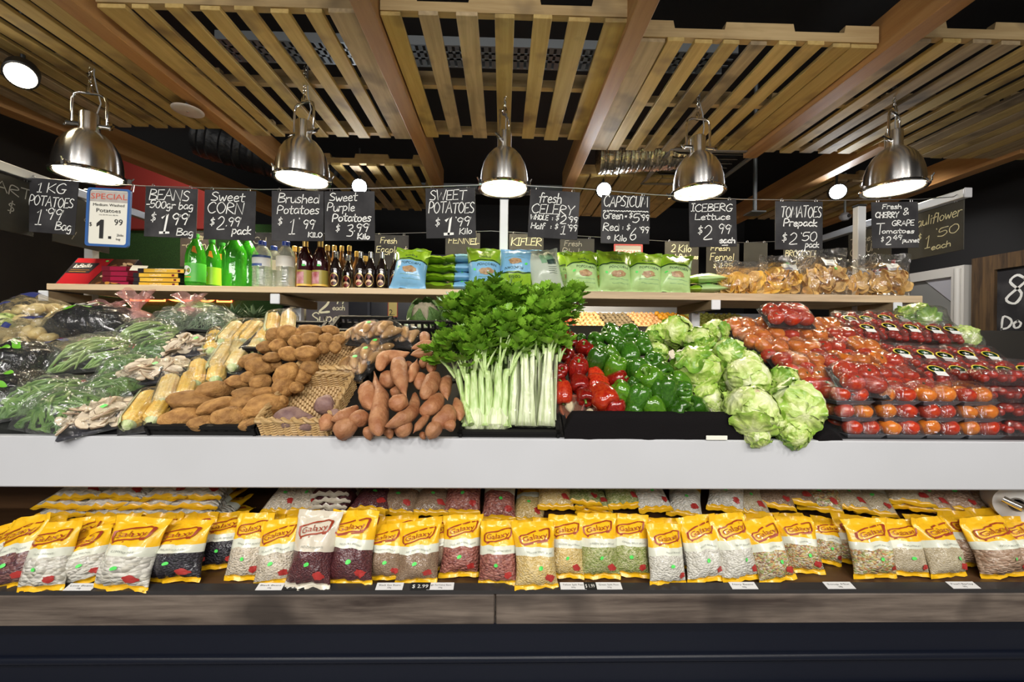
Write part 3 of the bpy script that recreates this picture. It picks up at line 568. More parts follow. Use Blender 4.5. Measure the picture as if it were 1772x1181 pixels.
part('card', flat(rrect(-hw+.01, hw-.01, -H_+.01, -.007, .012), -.001).box(-hw+.01, hw-.01, 0, .002, -H_+.01, -.007), CARD, sp, smooth=False)
part('heading_patch', flat([(-hw+.012, -.062), (hw-.012, -.064), (hw-.012, -.012), (-hw+.012, -.012)], -.002), mat('grey heading', (.40, .36, .33), .5, var=(.5, .46, .42), vs=30), sp, smooth=False)
REDP = mat('red print', (.62, .10, .06), .5); BLKP = mat('black print', (.015, .015, .015), .5)
part('heading', ptext('SPECIAL', .0, -.05, .027, -.003, W_*.84), REDP, sp, smooth=False)
m = ptext('Medium Washed', .0, -.083, .013, -.003, W_*.72); ptext('Potatoes', .0, -.112, .019, -.003, W_*.56, m); ptext('was $3.99 save $2.00', .0, -.126, .005, -.003, W_*.44, m)
ptext('$', -hw*.80, -.178, .018, -.003, None, m); m.add([(-.052+a*.001, -.003, -.235+b*.001) for a, b in ((14, 0), (32, 0), (32, 88), (19, 88), (0, 70), (0, 54), (14, 64))], [(0, 1, 2, 3, 4, 5, 6)]); m.box(.004, .017, -.0032, -.003, -.235, -.223); ptext('99', hw*.48, -.170, .03, -.003, None, m); ptext('2kilo', hw*.58, -.222, .012, -.003, None, m); ptext('bag', hw*.50, -.240, .011, -.003, None, m)
part('print', m, BLKP, sp, smooth=False)
part('hook', MB().tube([(hw-.004, 0, 0), (hw+.002, 0, .018), (hw+.006, 0, .03), (hw+.012, 0, .022), (hw+.008, 0, -.01)], .0018, 6), WIREM, sp)
# side boards along the rails (face inwards)
def side(lab, X, ya, yb, top, h, lines, bm, cm=CHALKG):
    s = -1 if X > 0 else 1                            # boards on the right face left
    x = V((0, -1, 0)) if X > 0 else V((0, 1, 0)); y = V((1, 0, 0)) if X > 0 else V((-1, 0, 0)); z = x.cross(y)
    return board('price_sign', lab, frame(V((X, (ya+yb)/2, top)), x, y, z), abs(yb-ya), h, lines, bm, cm)
side('worn chalkboard for cauliflowers hanging from the right rail', 2.25, 1.98, 2.26, RZ-.03, .245, [("Cauliflower", .05, .3, .22, .92), ("$", .2, .6, .15), ("1", .33, .82, .3, .1), ("'50", .5, .62, .2, .44), ("each", .45, .88, .13, .35)], CHALKO, CHALKY)
side('dark chalkboard at a dollar hanging from the right rail behind the cherry tomato sign', 2.25, 2.36, 2.66, RZ-.03, .26, [("Turkey", .05, .28, .15, .6), ("CUCUM", .05, .55, .2, .7), ("1 00", .25, .8, .2, .45)], CHALKO)
side('worn chalkboard with faded ART lettering at the left rail', -2.23, 1.78, 2.02, RZ-.03, .25, [("ART", .35, .32, .2, .6), ("$", .55, .66, .22)], CHALKO)
side('worn dark board on the left rail behind the potato signs', -2.23, 2.1, 2.4, RZ-.03, .25, [("99", .5, .5, .16, .2), ("y", .3, .8, .2)], CHALKO)
BS = [
 ('eggplant', 678, 407, 58, [("Fresh", .16, .24, .18, .5), ("Eggplant", .04, .52, .2, .92)], CHALKB, CHALKY),
 ('fennel in capitals', 801, 403, 60, [("FENNEL", .08, .32, .18, .9), ("_", .7, .34, .1, .2)], CHALKO, CHALKY),
 ('kifler potatoes', 911, 405, 60, [("KIFLER", .05, .34, .24, .9, 1.1)], CHALKO, CHALKY),
 ('rhubarb, faded', 999, 413, 60, [("Fresh", .12, .22, .16, .52), ("Rhub", .05, .5, .22, .6)], CHALKO, CHALKG),
 ('2 kilo washed potatoes', 1180, 419, 60, [("2 Kilo", .18, .3, .24, .6), ("Wash Potatoes", .02, .5, .14, .96, 1.2), ("99", .55, .76, .2, .2)], CHALKO, CHALKY),
 ('fresh fennel', 1251, 421, 58, [("Fresh", .12, .22, .16, .6), ("Fennel", .1, .52, .24, .75), ("$ 1.95", .2, .74, .16, .6)], CHALKO, CHALKY),
 ('broccoli', 1385, 428, 60, [("BROCCOLI", .04, .28, .2, .92), ("2.", .2, .6, .22, .3)], CHALKO, CHALKY),
 ('a faint blank price', 1308, 420, 42, [], CHALKO, CHALKY),
 ('cucumbers, brown and half hidden by green bottles', 343, 402, 60, [("per", .4, .22, .2, .3), ("-cu in", .04, .46, .2, .7), ("$", .2, .76, .2)], mat('brown board', (.10, .075, .06), .7), CHALKY),
 ('something hidden by the water bottles', 462, 404, 58, [("Cul", .1, .3, .2, .4), ("V", .5, .6, .2)], CHALKB, CHALKG),
]
for lab, px, py, wpx, lines, bm, cm in BS:
    p = at(px, py, 2.86); board('price_sign', f'back row chalkboard for {lab}', Matrix.Translation(p), wpx*2.86/F, .235, lines, bm, cm, .0045)
p = at(1087, 423, 2.84); t = thing('special_price_sign', 'red framed special price card in the back row below the capsicum sign', 'price sign', mx=Matrix.Translation(p))
part('frame', ribbon(rrect(-.1, .1, -.25, 0, .006), rrect(-.09, .09, -.24, -.01, .004), -.005, .003), mat('red plastic frame', (.5, .05, .03), .4), t, smooth=False); part('card', MB().box(-.09, .09, -.001, .002, -.24, -.01), CARD, t, smooth=False)
part('heading', ptext('SPECIAL', 0, -.075, .032, -.003, .16), REDP, t, smooth=False); part('heading_patch', MB().box(-.088, .088, -.002, -.0012, -.038, -.012), mat('grey print', (.45, .40, .35), .6), t, smooth=False)
# boards further back
p = at(567, 481, 3.0); t = board('price_sign', 'violet grey chalkboard with two ninety nine each and super below the shelf', Matrix.Translation(p), .30, .46, [("$", .1, .40, .14), ("2", .3, .545, .30, .26, 3), ("'99", .62, .40, .13, .30, 1.6), ("each", .62, .50, .08, .3), ("Super", .12, .70, .17, .78, 1.8), ], CHALKP, CHALK, .005, False)
for s in (-.13, .13): part('stand_leg', MB().tube([(s, .012, -.02), (s, .012, -p.z)], .008, 8), ALU, t)
p = at(680, 513, 4.2); t = thing('price_card', 'small lit yellow price card in a red frame behind the wrapped kifler packs', 'price sign', mx=Matrix.Translation(p))
part('frame', ribbon(rrect(-.05, .05, -.21, 0, .004), rrect(-.043, .043, -.203, -.007, .003), -.005, .003), bpy.data.materials['red plastic frame'], t, smooth=False); part('card', MB().box(-.043, .043, -.001, .002, -.203, -.007), mat('yellow card', (.85, .70, .25), .5), t, smooth=False)
part('print', ptext('2.', -.01, -.19, .06, -.002), BLKP, t, smooth=False); part('stem', MB().tube([(0, .004, -.21), (0, .004, -p.z)], .006), ALU, t)
# framed menu board and sign on the right wall
def right_wall(y, z): return frame(V((4.69, y, z)), V((0, -1, 0)), V((1, 0, 0)), V((0, 0, 1)))
ya, yb = 4.69*F/(1712-872), 3.3
t = thing('framed_chalkboard', 'large chalkboard in a rough dark timber frame on the right wall', 'chalkboard', mx=right_wall(ya, .55)); Wb = ya-yb; Hb = EYE+(602-447)*ya/F-.55
part('frame', ribbon([(0, 0), (Wb, 0), (Wb, Hb), (0, Hb)], [(.19, .16), (Wb-.19, .16), (Wb-.19, Hb-.14), (.19, Hb-.14)], -.05, 0), RUST, t, smooth=False)
part('board', MB().box(.18, Wb-.18, -.02, -.005, .15, Hb-.13), CHALKB, t, smooth=False)
L = [("8", .24, Hb-.46, .28, .18, .022, 0), ("Do", .22, Hb-.70, .12, .16, .018, 0), ("$", .30, Hb-.86, .11, None, .012, 0), ("ay", .26, Hb-1.0, .09, .1, .006, 0), ("Tom", .21, Hb-1.08, .07, .17, .005, 0), ("FI", .22, Hb-1.24, .13, .14, .02, 0)]
part('chalk_lettering', chalk(MB(), L, -.022), CHALK, t, smooth=False)
t = thing('fire_sign', 'small red fire equipment sign with white symbol on the right wall', 'sign', mx=right_wall(5.02, EYE+.78)); part('plate', MB().rbox(-.16, .16, -.006, 0, -.25, .25, .002), mat('red sign', (.55, .02, .03), .4), t, smooth=False)
part('symbol', flat([(-.11, -.03), (-.02, -.03), (-.02, .14), (-.05, .14), (-.05, .2), (-.08, .2), (-.08, .14), (-.11, .14)], -.008).box(-.12, .12, -.0085, -.0075, -.21, -.18), mat('white print', (.8, .8, .8), .5), t, smooth=False)
# glass door fridge on the right wall
f0, f1 = 4.05, 4.95; zt = EYE+(600-470)*4.5/F
t = thing('display_fridge', 'white framed glass door fridge on the right wall', 'fridge', mx=right_wall(f1, .3)); WF = f1-f0; HF = zt-.3
WFM = mat('white fridge frame', (.62, .60, .56), .35)
part('frame', ribbon([(-.05, 0), (WF, 0), (WF, HF), (-.05, HF)], [(.05, .1), (WF-.12, .1), (WF-.12, HF-.1), (.05, HF-.1)], -.08, 0), WFM, t, smooth=False)
part('glass', MB().box(.05, WF-.12, -.03, -.02, .1, HF-.1), mat('grey reflecting glass', (.23, .23, .22), .08, var=(.28, .28, .27), vs=1.5, spec=.6), t, smooth=False)
part('corner_plate', MB().prism([(WF-.42, HF-.1), (WF-.12, HF-.1), (WF-.12, HF-.38)], -.045, -.03), mat('lilac grey plate', (.42, .42, .46), .4), t, smooth=False)
for i, z in enumerate((HF-.75, HF-1.0)):
    part('shelf', MB().box(.06, WF-.13, -.045, -.031, z, z+.10 if i == 0 else z+.03), mat(f'fridge shelf {i}', (.36, .35, .34), .4), t, smooth=False)
part('door_post', MB().tube([(WF-.05, -.09, .02), (WF-.05, -.09, HF-.03)], .028, 12), WFM, t)
for i in range(4):
    tag(part('paper_roll', MB().lathe([(.02, 0), (.06, 0), (.06, .16), (.02, .16), (.02, 0)], 20, cap=False), mat('cream roll', (.55, .50, .42), .7) if i == 0 else bpy.data.materials['cream roll'], loc=(4.58, 4.62+.14*i-.1, zt-.97)), ['nearest', 'second', 'third', 'farthest'][i]+' cream paper roll before the fridge glass', 'paper roll', 'paper rolls before the fridge')
# neon strip under the shelf on the turf wall
t = thing('neon_sign', 'glowing orange neon lettering on the turf wall under the shelf', 'neon sign', loc=at(315, 520, 5.465))
NEON = mat('orange neon', (1, .2, .05), .4, emit=(1, .13, .03), es=6)
p0 = at(225, 520, 5.4); p1 = at(405, 520, 5.4); span = p1.x-p0.x
for i, (a, b) in enumerate(((0, .17), (.18, .34), (.36, .62), (.66, .82), (.84, .99))):
    xs = -span/2+a*span; xe = -span/2+b*span; m = MB()
    if i in (2, 3): m.tube([(xs+(xe-xs)*(.5-.5*cos(k*2*pi/16)*1.0), 0, .04+.05*sin(k*2*pi/16)) for k in range(17)], .012, 8)
    else: m.tube([(xs, 0, .08), (xs+.005, 0, -.01), (xe-.01, 0, -.01), (xe-.01, 0, .08)], .012, 8)
    part('neon_tube', m, NEON, t)
part('backing', MB().box(-span/2, span/2, .02, .03, .0, .03), BLKPL, t, smooth=False)
# ------------------------------------------------------------------ filled pouches (popcorn, dried beans): a surface with zones and printed marks
class Pouch:
    def __init__(s, W, H, T, seed=0, belly=.75, seal=.05, top=.93, slump=0, skew=0, dent=.006, flare=.0, back=.55):
        s.W, s.H, s.T, s.seed, s.belly, s.seal, s.top, s.slump, s.skew, s.dent, s.flare, s.back = W, H, T, seed, belly, seal, top, slump, skew, dent, flare, back
    def P(s, u, v, side=-1, off=0.0):
        b, t = s.seal, s.top; q = min(max((v-b)/(t-b), 0), 1); o = s.seed*3.17
        th = s.T*max(sin(pi*q**s.belly), 0)**.62
        w = s.W/2*(1-.085*max(sin(pi*q), 0)**.5+s.flare*(v-.5))
        e = max(1-abs(u)**2.4, 0)**.62
        x = u*w; z = v*s.H; y = side*th*e*(1.0 if side < 0 else s.back)
        edge = exp(-q*7)+exp(-(1-q)*6)
        y += s.dent*(1-abs(u)**4)*(nz((u*2.2, v*3.2, side*.5), 1.3, o)*1.3*(q*(1-q)*3+.2)+edge*(.9 if q > 0 and q < 1 else .3)*sin(u*13+o+3*nz((u*2, v, 0), 1, o)))
        if v > t: y += .004*sin(u*5+o)*(v-t)/(1-t)*2-.0015*sin((v-t)*420)
        if v < b: y += .004*sin(u*6+o*2)*(b-v)/b
        x += s.skew*s.H*(v-.5)+.006*nz((v*3, .3, u), 1, o+5)
        z += .006*nz((u*2.5, v*2, 1), 1, o+9)*(1 if v in (0, 1) or True else 0)+.010*(1-u*u)*(q-.5)*0
        y += s.slump*s.H*(v*v)
        if off: y -= off
        return V((x, y, z))
    def zone(s, v0, v1, nu=14, nv=10):
        m = MB(); n2 = 2*nu
        def fn(i, j):
            a = i*2; v = v0+(v1-v0)*j
            return s.P(-cos(pi*a), v, -1) if a <= 1 else s.P(cos(pi*(a-1)), v, 1)
        return m.grid(fn, n2, nv, True)
    def cap(s, v, nu=14): pass
    def decal(s, pts, faces, off, mb=None):              # pts in (u, v)
        mb = mb or MB(); return mb.add([s.P(u, v, -1, off) for u, v in pts], faces)
    def text(s, body, u, v, h, wu, off=.0016, mb=None, slant=0, flip=False):
        vs, fs, wd = text2d(body); k = -1 if flip else 1; kx = wu/wd
        return s.decal([(u+k*a*kx, v+k*b*h+a*kx*slant) for a, b in vs], fs, off, mb)
    def blob(s, u, v, ru, rv, off=.002, n=16, wob=.0, mb=None, seed=0):
        pts = [(u, v)]; 
        for r in (.55, 1):
            pts += [(u+ru*r*cos(a)*(1+wob*nz((cos(a)*2, sin(a)*2, seed), 1.2)), v+rv*r*sin(a)*(1+wob*nz((cos(a)*2, sin(a)*2, seed+4), 1.2))) for a in [2*pi*k/n for k in range(n)]]
        fs = [(0, 1+k, 1+(k+1) % n) for k in range(n)]+[(1+k, 1+n+k, 1+n+(k+1) % n, 1+(k+1) % n) for k in range(n)]
        return s.decal(pts, fs, off, mb)
    def band(s, v0, v1, off, u0=-.97, u1=.97, nu=20, nv=2, curve=0, mb=None):
        mb = mb or MB(); return mb.grid(lambda a, b: s.P(u0+(u1-u0)*a, v0+(v1-v0)*b+curve*(1-(2*a-1)**2), -1, off), nu, nv)
    def line(s, path, wu, wv, off, mb=None, closed=False):
        mb = mb or MB(); n = len(path); vs = []
        for i, q in enumerate(path):
            a = path[(i-1) % n if closed else max(i-1, 0)]; b = path[(i+1) % n if closed else min(i+1, n-1)]
            d = V(((b[0]-a[0])*s.W/2, (b[1]-a[1])*s.H)); d = d.normalized() if d.length > 1e-9 else V((1, 0))
            vs += [s.P(q[0]-d.y*wu, q[1]+d.x*wv, -1, off), s.P(q[0]+d.y*wu, q[1]-d.x*wv, -1, off)]
        m = n if closed else n-1
        return mb.add(vs, [(2*i, 2*i+1, 2*((i+1) % n)+1, 2*((i+1) % n)) for i in range(m)])
# ------------------------------------------------------------------ things standing on the upper shelf
def sx(px, Y): return at(px, 500, Y).x
STICK = mat('green price dot', (.10, .75, .12), .5)
def box_thing(name, label, cat, grp, x, y, z, w, d, h, m, edge=None, rz=0):
    o = part(name, MB().rbox(-w/2, w/2, -d/2, d/2, 0, h, .0015), m, loc=(x, y, z), rot=(0, 0, rz)); tag(o, label, cat, grp); return o
GREY_PAGE = mat('card edge', (.5, .47, .42), .7)
CHOC = mat('maroon box', (.16, .008, .022), .3); YEL = mat('yellow box', (.75, .42, .03), .35, var=(.85, .55, .06), vs=10); DKB = mat('dark box side', (.02, .016, .02), .35)
# leaning chocolate box
t = thing('chocolate_box', 'large dark red chocolate box leaning back at left end of shelf', 'chocolate box', loc=(sx(160, 2.22), 2.19, SZ1+.002), rot=(-R(38), 0, R(4)))
w2, h2 = .155, .205
part('carton', MB().rbox(-w2, w2, 0, .035, 0, h2, .002), DKB, t)
part('red_panel', flat([(-w2+.008, .006), (.002, .006), (.03, h2-.004), (-w2+.008, h2-.004)], -.001), mat('glossy red print', (.36, .015, .02), .22), t, smooth=False)
part('dark_panel', flat([(-w2+.006, .085), (-.035, .085), (-.02, .165), (-w2+.006, .165)], -.0018), DKB, t, smooth=False)
part('picture_panel', flat([(.006, .006), (w2-.006, .006), (w2-.006, h2-.004), (.034, h2-.004)], -.001), mat('brown picture', (.05, .022, .012), .25, var=(.10, .045, .02), vs=20), t, smooth=False)
rg = random.Random(5); NUT = [mat('cream praline print', (.66, .45, .26), .25), mat('amber praline print', (.62, .28, .05), .25), mat('brown praline print', (.26, .10, .035), .25)]
for i in range(16):
    cx, cz = rg.uniform(.035, w2-.025), rg.uniform(.015, h2-.02); a = rg.uniform(-.8, .8); rx, rz_ = rg.uniform(.011, .02), rg.uniform(.006, .010)
    part('praline_print', flat([(cx+rx*cos(k)*cos(a)-rz_*sin(k)*sin(a), cz+rx*cos(k)*sin(a)+rz_*sin(k)*cos(a)) for k in [j*2*pi/14 for j in range(14)]], -.0015-.0001*i), NUT[i % 3], t, smooth=False)
m = MB(); chalk(m, [("laBella", -w2+.022, .125, .030, .085, .0032, 4)], -.0026); part('lettering', m, mat('white print 2', (.8, .78, .72), .4), t, smooth=False)
m = MB(); chalk(m, [("~~~~~~", -w2+.02, .105, .012, .09, .002, 0), ("_", -w2+.02, .095, .01, .08, .003, 0)], -.0026); part('small_print', m, NUT[1], t, smooth=False)
part('price_dot', flat([(.008+.008*cos(k), .182+.006*sin(k)) for k in [j*2*pi/12 for j in range(12)]], -.0026), STICK, t, smooth=False)
for i in range(4):
    b = box_thing('chocolate_box', ['bottom', 'second from bottom', 'third from bottom', 'top'][i]+' dark maroon box in the short stack behind the leaning box', 'chocolate box', 'maroon boxes stacked on the shelf', sx(226, 2.30)-.002*i, 2.31, SZ1+.0265*i, .13, .2, .026, CHOC, rz=R([1, -2, 1, -1][i]))
    part('side_panel', MB().box(-.02, .064, -.1008, -.1002, .003, .023), mat('maroon print', (.34, .01, .05), .3) if i == 0 else bpy.data.materials['maroon print'], b, smooth=False)
for i in range(4):
    b = box_thing('chocolate_box', ['bottom', 'second from bottom', 'third from bottom', 'top'][i]+' yellow box in the stack beside the green soda bottles', 'chocolate box', 'yellow boxes stacked on the shelf', sx(287, 2.26)+.004*(i % 2)+(.02 if i == 3 else 0), 2.29, SZ1+.0235*i, .235, .19, .023, DKB, rz=R([0, 1, -1, 1][i]))
    part('side_panel', MB().box(-.085, .1165, -.0962, -.0952, .002, .021), YEL, b, smooth=False)
    part('motif', MB().box(.085, .098, -.0968, -.0963, .006, .017), CHOC, b, smooth=False)
    m = MB(); chalk(m, [("laBella", -.03, .007, .010, .06, .0012, 2)], -.0967); part('lettering', m, mat('pale print', (.95, .85, .6), .4) if i == 0 else bpy.data.materials['pale print'], b, smooth=False)
tag(part('display_tag', MB().rbox(-.035, .035, -.002, .002, -.02, .02, .001, Matrix.Rotation(R(-40), 4, 'X')), CARD, loc=(sx(254, 2.27), 2.22, SZ1+.098), rot=(0, 0, .2)), 'small cream tag lying on top of the yellow boxes', 'tag')
# bottles
GGL = film('green bottle plastic', (.42, .86, .30), .10, .50, (.05, .42, .02), .15, 12, .06)
CLR = film('clear bottle plastic', (.93, .96, .94), .16, .22, (.70, .74, .66), .3, 18, .06)
CORD = mat('dark cordial', (.035, .004, .006), .08, coat=.6); SOY = mat('dark soy bottle', (.012, .006, .005), .07, coat=.6)
GOLD = mat('gold foil neck', (.72, .50, .16), .3, .8); BLUEC = mat('blue cap', (.02, .06, .38), .35); GRNC = mat('green cap', (.06, .42, .05), .35); YELC = mat('yellow cap', (.85, .55, .10), .4); AMB = mat('amber bottle glass', (.16, .075, .02), .08, coat=.5)
GRL = mat('green paper label', (.06, .40, .035), .4, var=(.14, .55, .05), vs=10); WPL = mat('white paper label', (.74, .76, .74), .45); BLL = mat('navy label print', (.04, .09, .28), .4); YGL = mat('lime label', (.32, .62, .03), .4)
def curved(r, a0, a1, z0, z1, n=14, off=.0006): return MB().grid(lambda a, b: V(((r+off)*sin(a0+(a1-a0)*a), -(r+off)*cos(a0+(a1-a0)*a), z0+(z1-z0)*b)), n, 2)
def disc_on(r, a, z, rad, off=.0012): return MB().add([V(((r+off)*sin(a+x/r), -(r+off)*cos(a+x/r), z+y)) for x, y in [(0, 0)]+[(rad*cos(k), rad*sin(k)) for k in [j*2*pi/20 for j in range(20)]]], [(0, 1+j, 1+(j+1) % 20) for j in range(20)])
def text_on(r, s, a, z, h, wid, off=.0018):
    vs, fs, wd = text2d(s); k = wid/wd; return MB().add([V(((r+off)*sin(a+x*k/r), -(r+off)*cos(a+x*k/r), z+y*h)) for x, y in vs], fs)
def soda(label, px, Y, lab=1, s=1.0, plain=False, rot=0):
    t = thing('soda_bottle', label, 'bottle', 'green soda bottles', loc=(sx(px, Y), Y, SZ1+.002), rot=(0, 0, rot)); r = .046*s; h = .285*(1 if not plain else .98)
    pr = [(0, .006), (r*.55, .004), (r*.86, 0), (r*.97, .012), (r, .03), (r, .135)] if not plain else [(0, .004), (r*.8, 0), (r*1.2, .012), (r*1.24, .1), (r*1.18, .13), (r*1.24, .15), (r*1.22, .19)]
    pr += [(r*(.985 if not plain else 1.1), .165 if not plain else .21), (r*.80, .205 if not plain else .235), (r*.5, .24 if not plain else .262), (r*.32, .258 if not plain else .275), (r*.30, h-.012), (0, h-.012)]
    part('bottle', MB().lathe(pr, 28), GGL, t); part('cap', MB().lathe([(r*.34, h-.018), (r*.34, h), (0, h)], 18), GRNC, t, sharp=30)
    if not plain:
        part('label', curved(r, -2.2, 2.2, .028, .125, 20), GRL if lab == 1 else YGL, t)
        part('label_disc', disc_on(r, -.35, .085, .026), WPL, t); part('label_word', text_on(r, 'CHI' if lab == 1 else 'C', -.35, .077, .016, .036 if lab == 1 else .02), REDP if lab == 1 else BLKP, t, smooth=False)
        part('label_stripe', curved(r, -.6, .2, .049, .053, 6, .0012), mat('orange print', (.8, .25, .04), .4) if 'orange print' not in bpy.data.materials else bpy.data.materials['orange print'], t)
        part('neck_label', MB().add([V((sin(a)*(rr+.001), -cos(a)*(rr+.001), z)) for a, rr, z in ((.2, r*.93, .185), (.75, r*.97, .175), (.55, r*.72, .215), (.25, r*.72, .215))], [(0, 1, 2, 3)]), bpy.data.materials['orange print'], t, smooth=False)
    return t
soda('front green soda bottle with a round white label disc, beside the yellow boxes', 338, 2.24)
soda('second green soda bottle, lime label, set back', 366, 2.36, 2)
soda('third green soda bottle, set back beside the big plain bottle', 384, 2.44, 2)
soda('big unlabelled green soda bottle behind the sweet corn sign', 405, 2.26, plain=True)
soda('rearmost unlabelled green soda bottle next to the water', 428, 2.34, plain=True)
def water(label, px, Y, lab, s=1.0):
    t = thing('water_bottle', label, 'bottle', 'clear water bottles', loc=(sx(px, Y), Y, SZ1+.002)); r = .046*s; h = .25
    pr = [(0, .005), (r*.8, 0), (r, .012)]
    for i in range(6): z = .02+i*.014; pr += [(r, z), (r*.955, z+.006), (r, z+.012)]
    pr += [(r, .115), (r*.99, .175), (r*.86, .198), (r*.5, .222), (r*.36, .23), (r*.36, h-.012), (0, h-.012)]
    part('bottle', MB().lathe(pr, 28), CLR, t); part('cap', MB().lathe([(r*.42, h-.02), (r*.42, h), (r*.36, h+.003), (0, h+.003)], 18), BLUEC, t, sharp=30)
    if lab: part('label', curved(r, -1.5, 1.5, .115, .172, 18), WPL, t); part('label_band', curved(r, -1.5, 1.5, .160, .172, 18, .0012), BLL, t); part('label_foot', curved(r, -1.5, .5, .115, .128, 14, .0012), BLL, t)
    else: part('label', curved(r, -1.5, 1.5, .115, .17, 18), mat('frosted label', (.72, .70, .62), .5) if 'frosted label' not in bpy.data.materials else bpy.data.materials['frosted label'], t)
water('clear water bottle with a white and navy label', 453, 2.24, 1); water('clear water bottle set back between the two front ones', 473, 2.36, 0, .92); water('clear water bottle with a plain pale label', 494, 2.24, 0)
def sauce(name, label, px, Y, r, h, body, capm, lab=None, grp='dark bottles on the shelf', neck=.0):
    t = thing(name, label, 'bottle', grp, loc=(sx(px, Y), Y, SZ1+.002)); hs = h*.60
    part('bottle', MB().lathe([(0, .004), (r*.85, 0), (r, .008), (r, hs*.85), (r*.93, hs), (r*.55, hs+.035), (r*.36, hs+.052), (r*.33, h-.016), (0, h-.016)], 26), body, t)
    part('cap', MB().lathe([(r*.40, h-.03), (r*.40, h), (r*.34, h+.002), (0, h+.002)], 16), capm, t, sharp=30)
    if lab == 'cordial':
        part('label', curved(r, -1.7, 1.7, .016, .098, 20), mat('olive label', (.35, .28, .05), .4) if 'olive label' not in bpy.data.materials else bpy.data.materials['olive label'], t)
        part('label_picture', curved(r, -1.3, .25, .026, .088, 14, .0012), mat('pink picture label', (.62, .34, .36), .4, var=(.34, .05, .06), vs=30) if 'pink picture label' not in bpy.data.materials else bpy.data.materials['pink picture label'], t)
        part('label_foot', curved(r, -1.7, 1.7, .014, .024, 18, .0014), YELC, t); part('price_dot', curved(r, .0, .4, .118, .128, 4, .001), STICK, t); part('neck_foil', MB().lathe([(r*.37, hs+.045), (r*.36, h-.02)], 16), GOLD, t)
    if lab == 'soy':
        part('label', disc_on(r, 0, .048, .029), mat('black red label', (.05, .012, .012), .35), t) if False else None
        lm = bpy.data.materials.get('red soy label') or mat('red soy label', (.30, .018, .014), .35, var=(.05, .02, .016), vs=22)
        part('label', MB().add([V(((r+.0008)*sin(x/r), -(r+.0008)*cos(x/r), .052+y)) for x, y in [(0, 0)]+[(.024*cos(k), .036*sin(k)) for k in [j*2*pi/20 for j in range(20)]]], [(0, 1+j, 1+(j+1) % 20) for j in range(20)]), lm, t)
        rim = MB(); pts = [(.024*cos(k), .036*sin(k)) for k in [j*2*pi/24 for j in range(24)]]
        rim.add([V(((r+.0016)*sin(x*q/r), -(r+.0016)*cos(x*q/r), .052+y*q)) for q in (1, .9) for x, y in pts], [(j, (j+1) % 24, 24+(j+1) % 24, 24+j) for j in range(24)]); part('label_rim', rim, GOLD, t)
        part('label_motif', MB().grid(lambda a, b: V(((r+.0018)*sin((-.45+.9*a)), -(r+.0018)*cos((-.45+.9*a)), .034+.012*b+.008*a*(1-a)*4)), 8, 2), NUT[0], t)
        part('neck_film', MB().lathe([(r*.42, hs+.045), (r*.40, h-.02)], 16), CLR, t)
    return t
sauce('cordial_bottle', 'left dark red cordial bottle with a pink picture label', 528, 2.24, .040, .29, CORD, GOLD, 'cordial')
sauce('cordial_bottle', 'right dark red cordial bottle with a pink picture label', 554, 2.24, .040, .29, CORD, GOLD, 'cordial')
for i, (px, Y) in enumerate(((581, 2.25), (602, 2.34), (624, 2.25), (641, 2.25), (661, 2.25), (684, 2.28))):
    sauce('soy_sauce_bottle', ['leftmost small dark sauce bottle, next to the cordial', 'small dark sauce bottle set back, second from left', 'third small dark sauce bottle from left', 'fourth small dark sauce bottle from left', 'fifth small dark sauce bottle from left', 'small dark sauce bottle half behind the blue popcorn bag'][i], px, Y, .031, .205, SOY, CHROME, 'soy', 'small dark sauce bottles')
for i, (px, Y, h) in enumerate(((509, 2.46, .275), (520, 2.42, .26), (566, 2.40, .27), (578, 2.47, .285), (591, 2.5, .29), (604, 2.47, .285), (617, 2.46, .25), (632, 2.44, .22))):
    sauce('oil_bottle', ('yellow capped bottle behind the plain water bottle' if i == 0 else f'{ORD[i]} amber bottle with gold cap from left, in the rear row behind the dark bottles'), px, Y, .033, h, AMB, YELC if i in (0, 6, 7) else GOLD, None, 'amber bottles in the rear row')
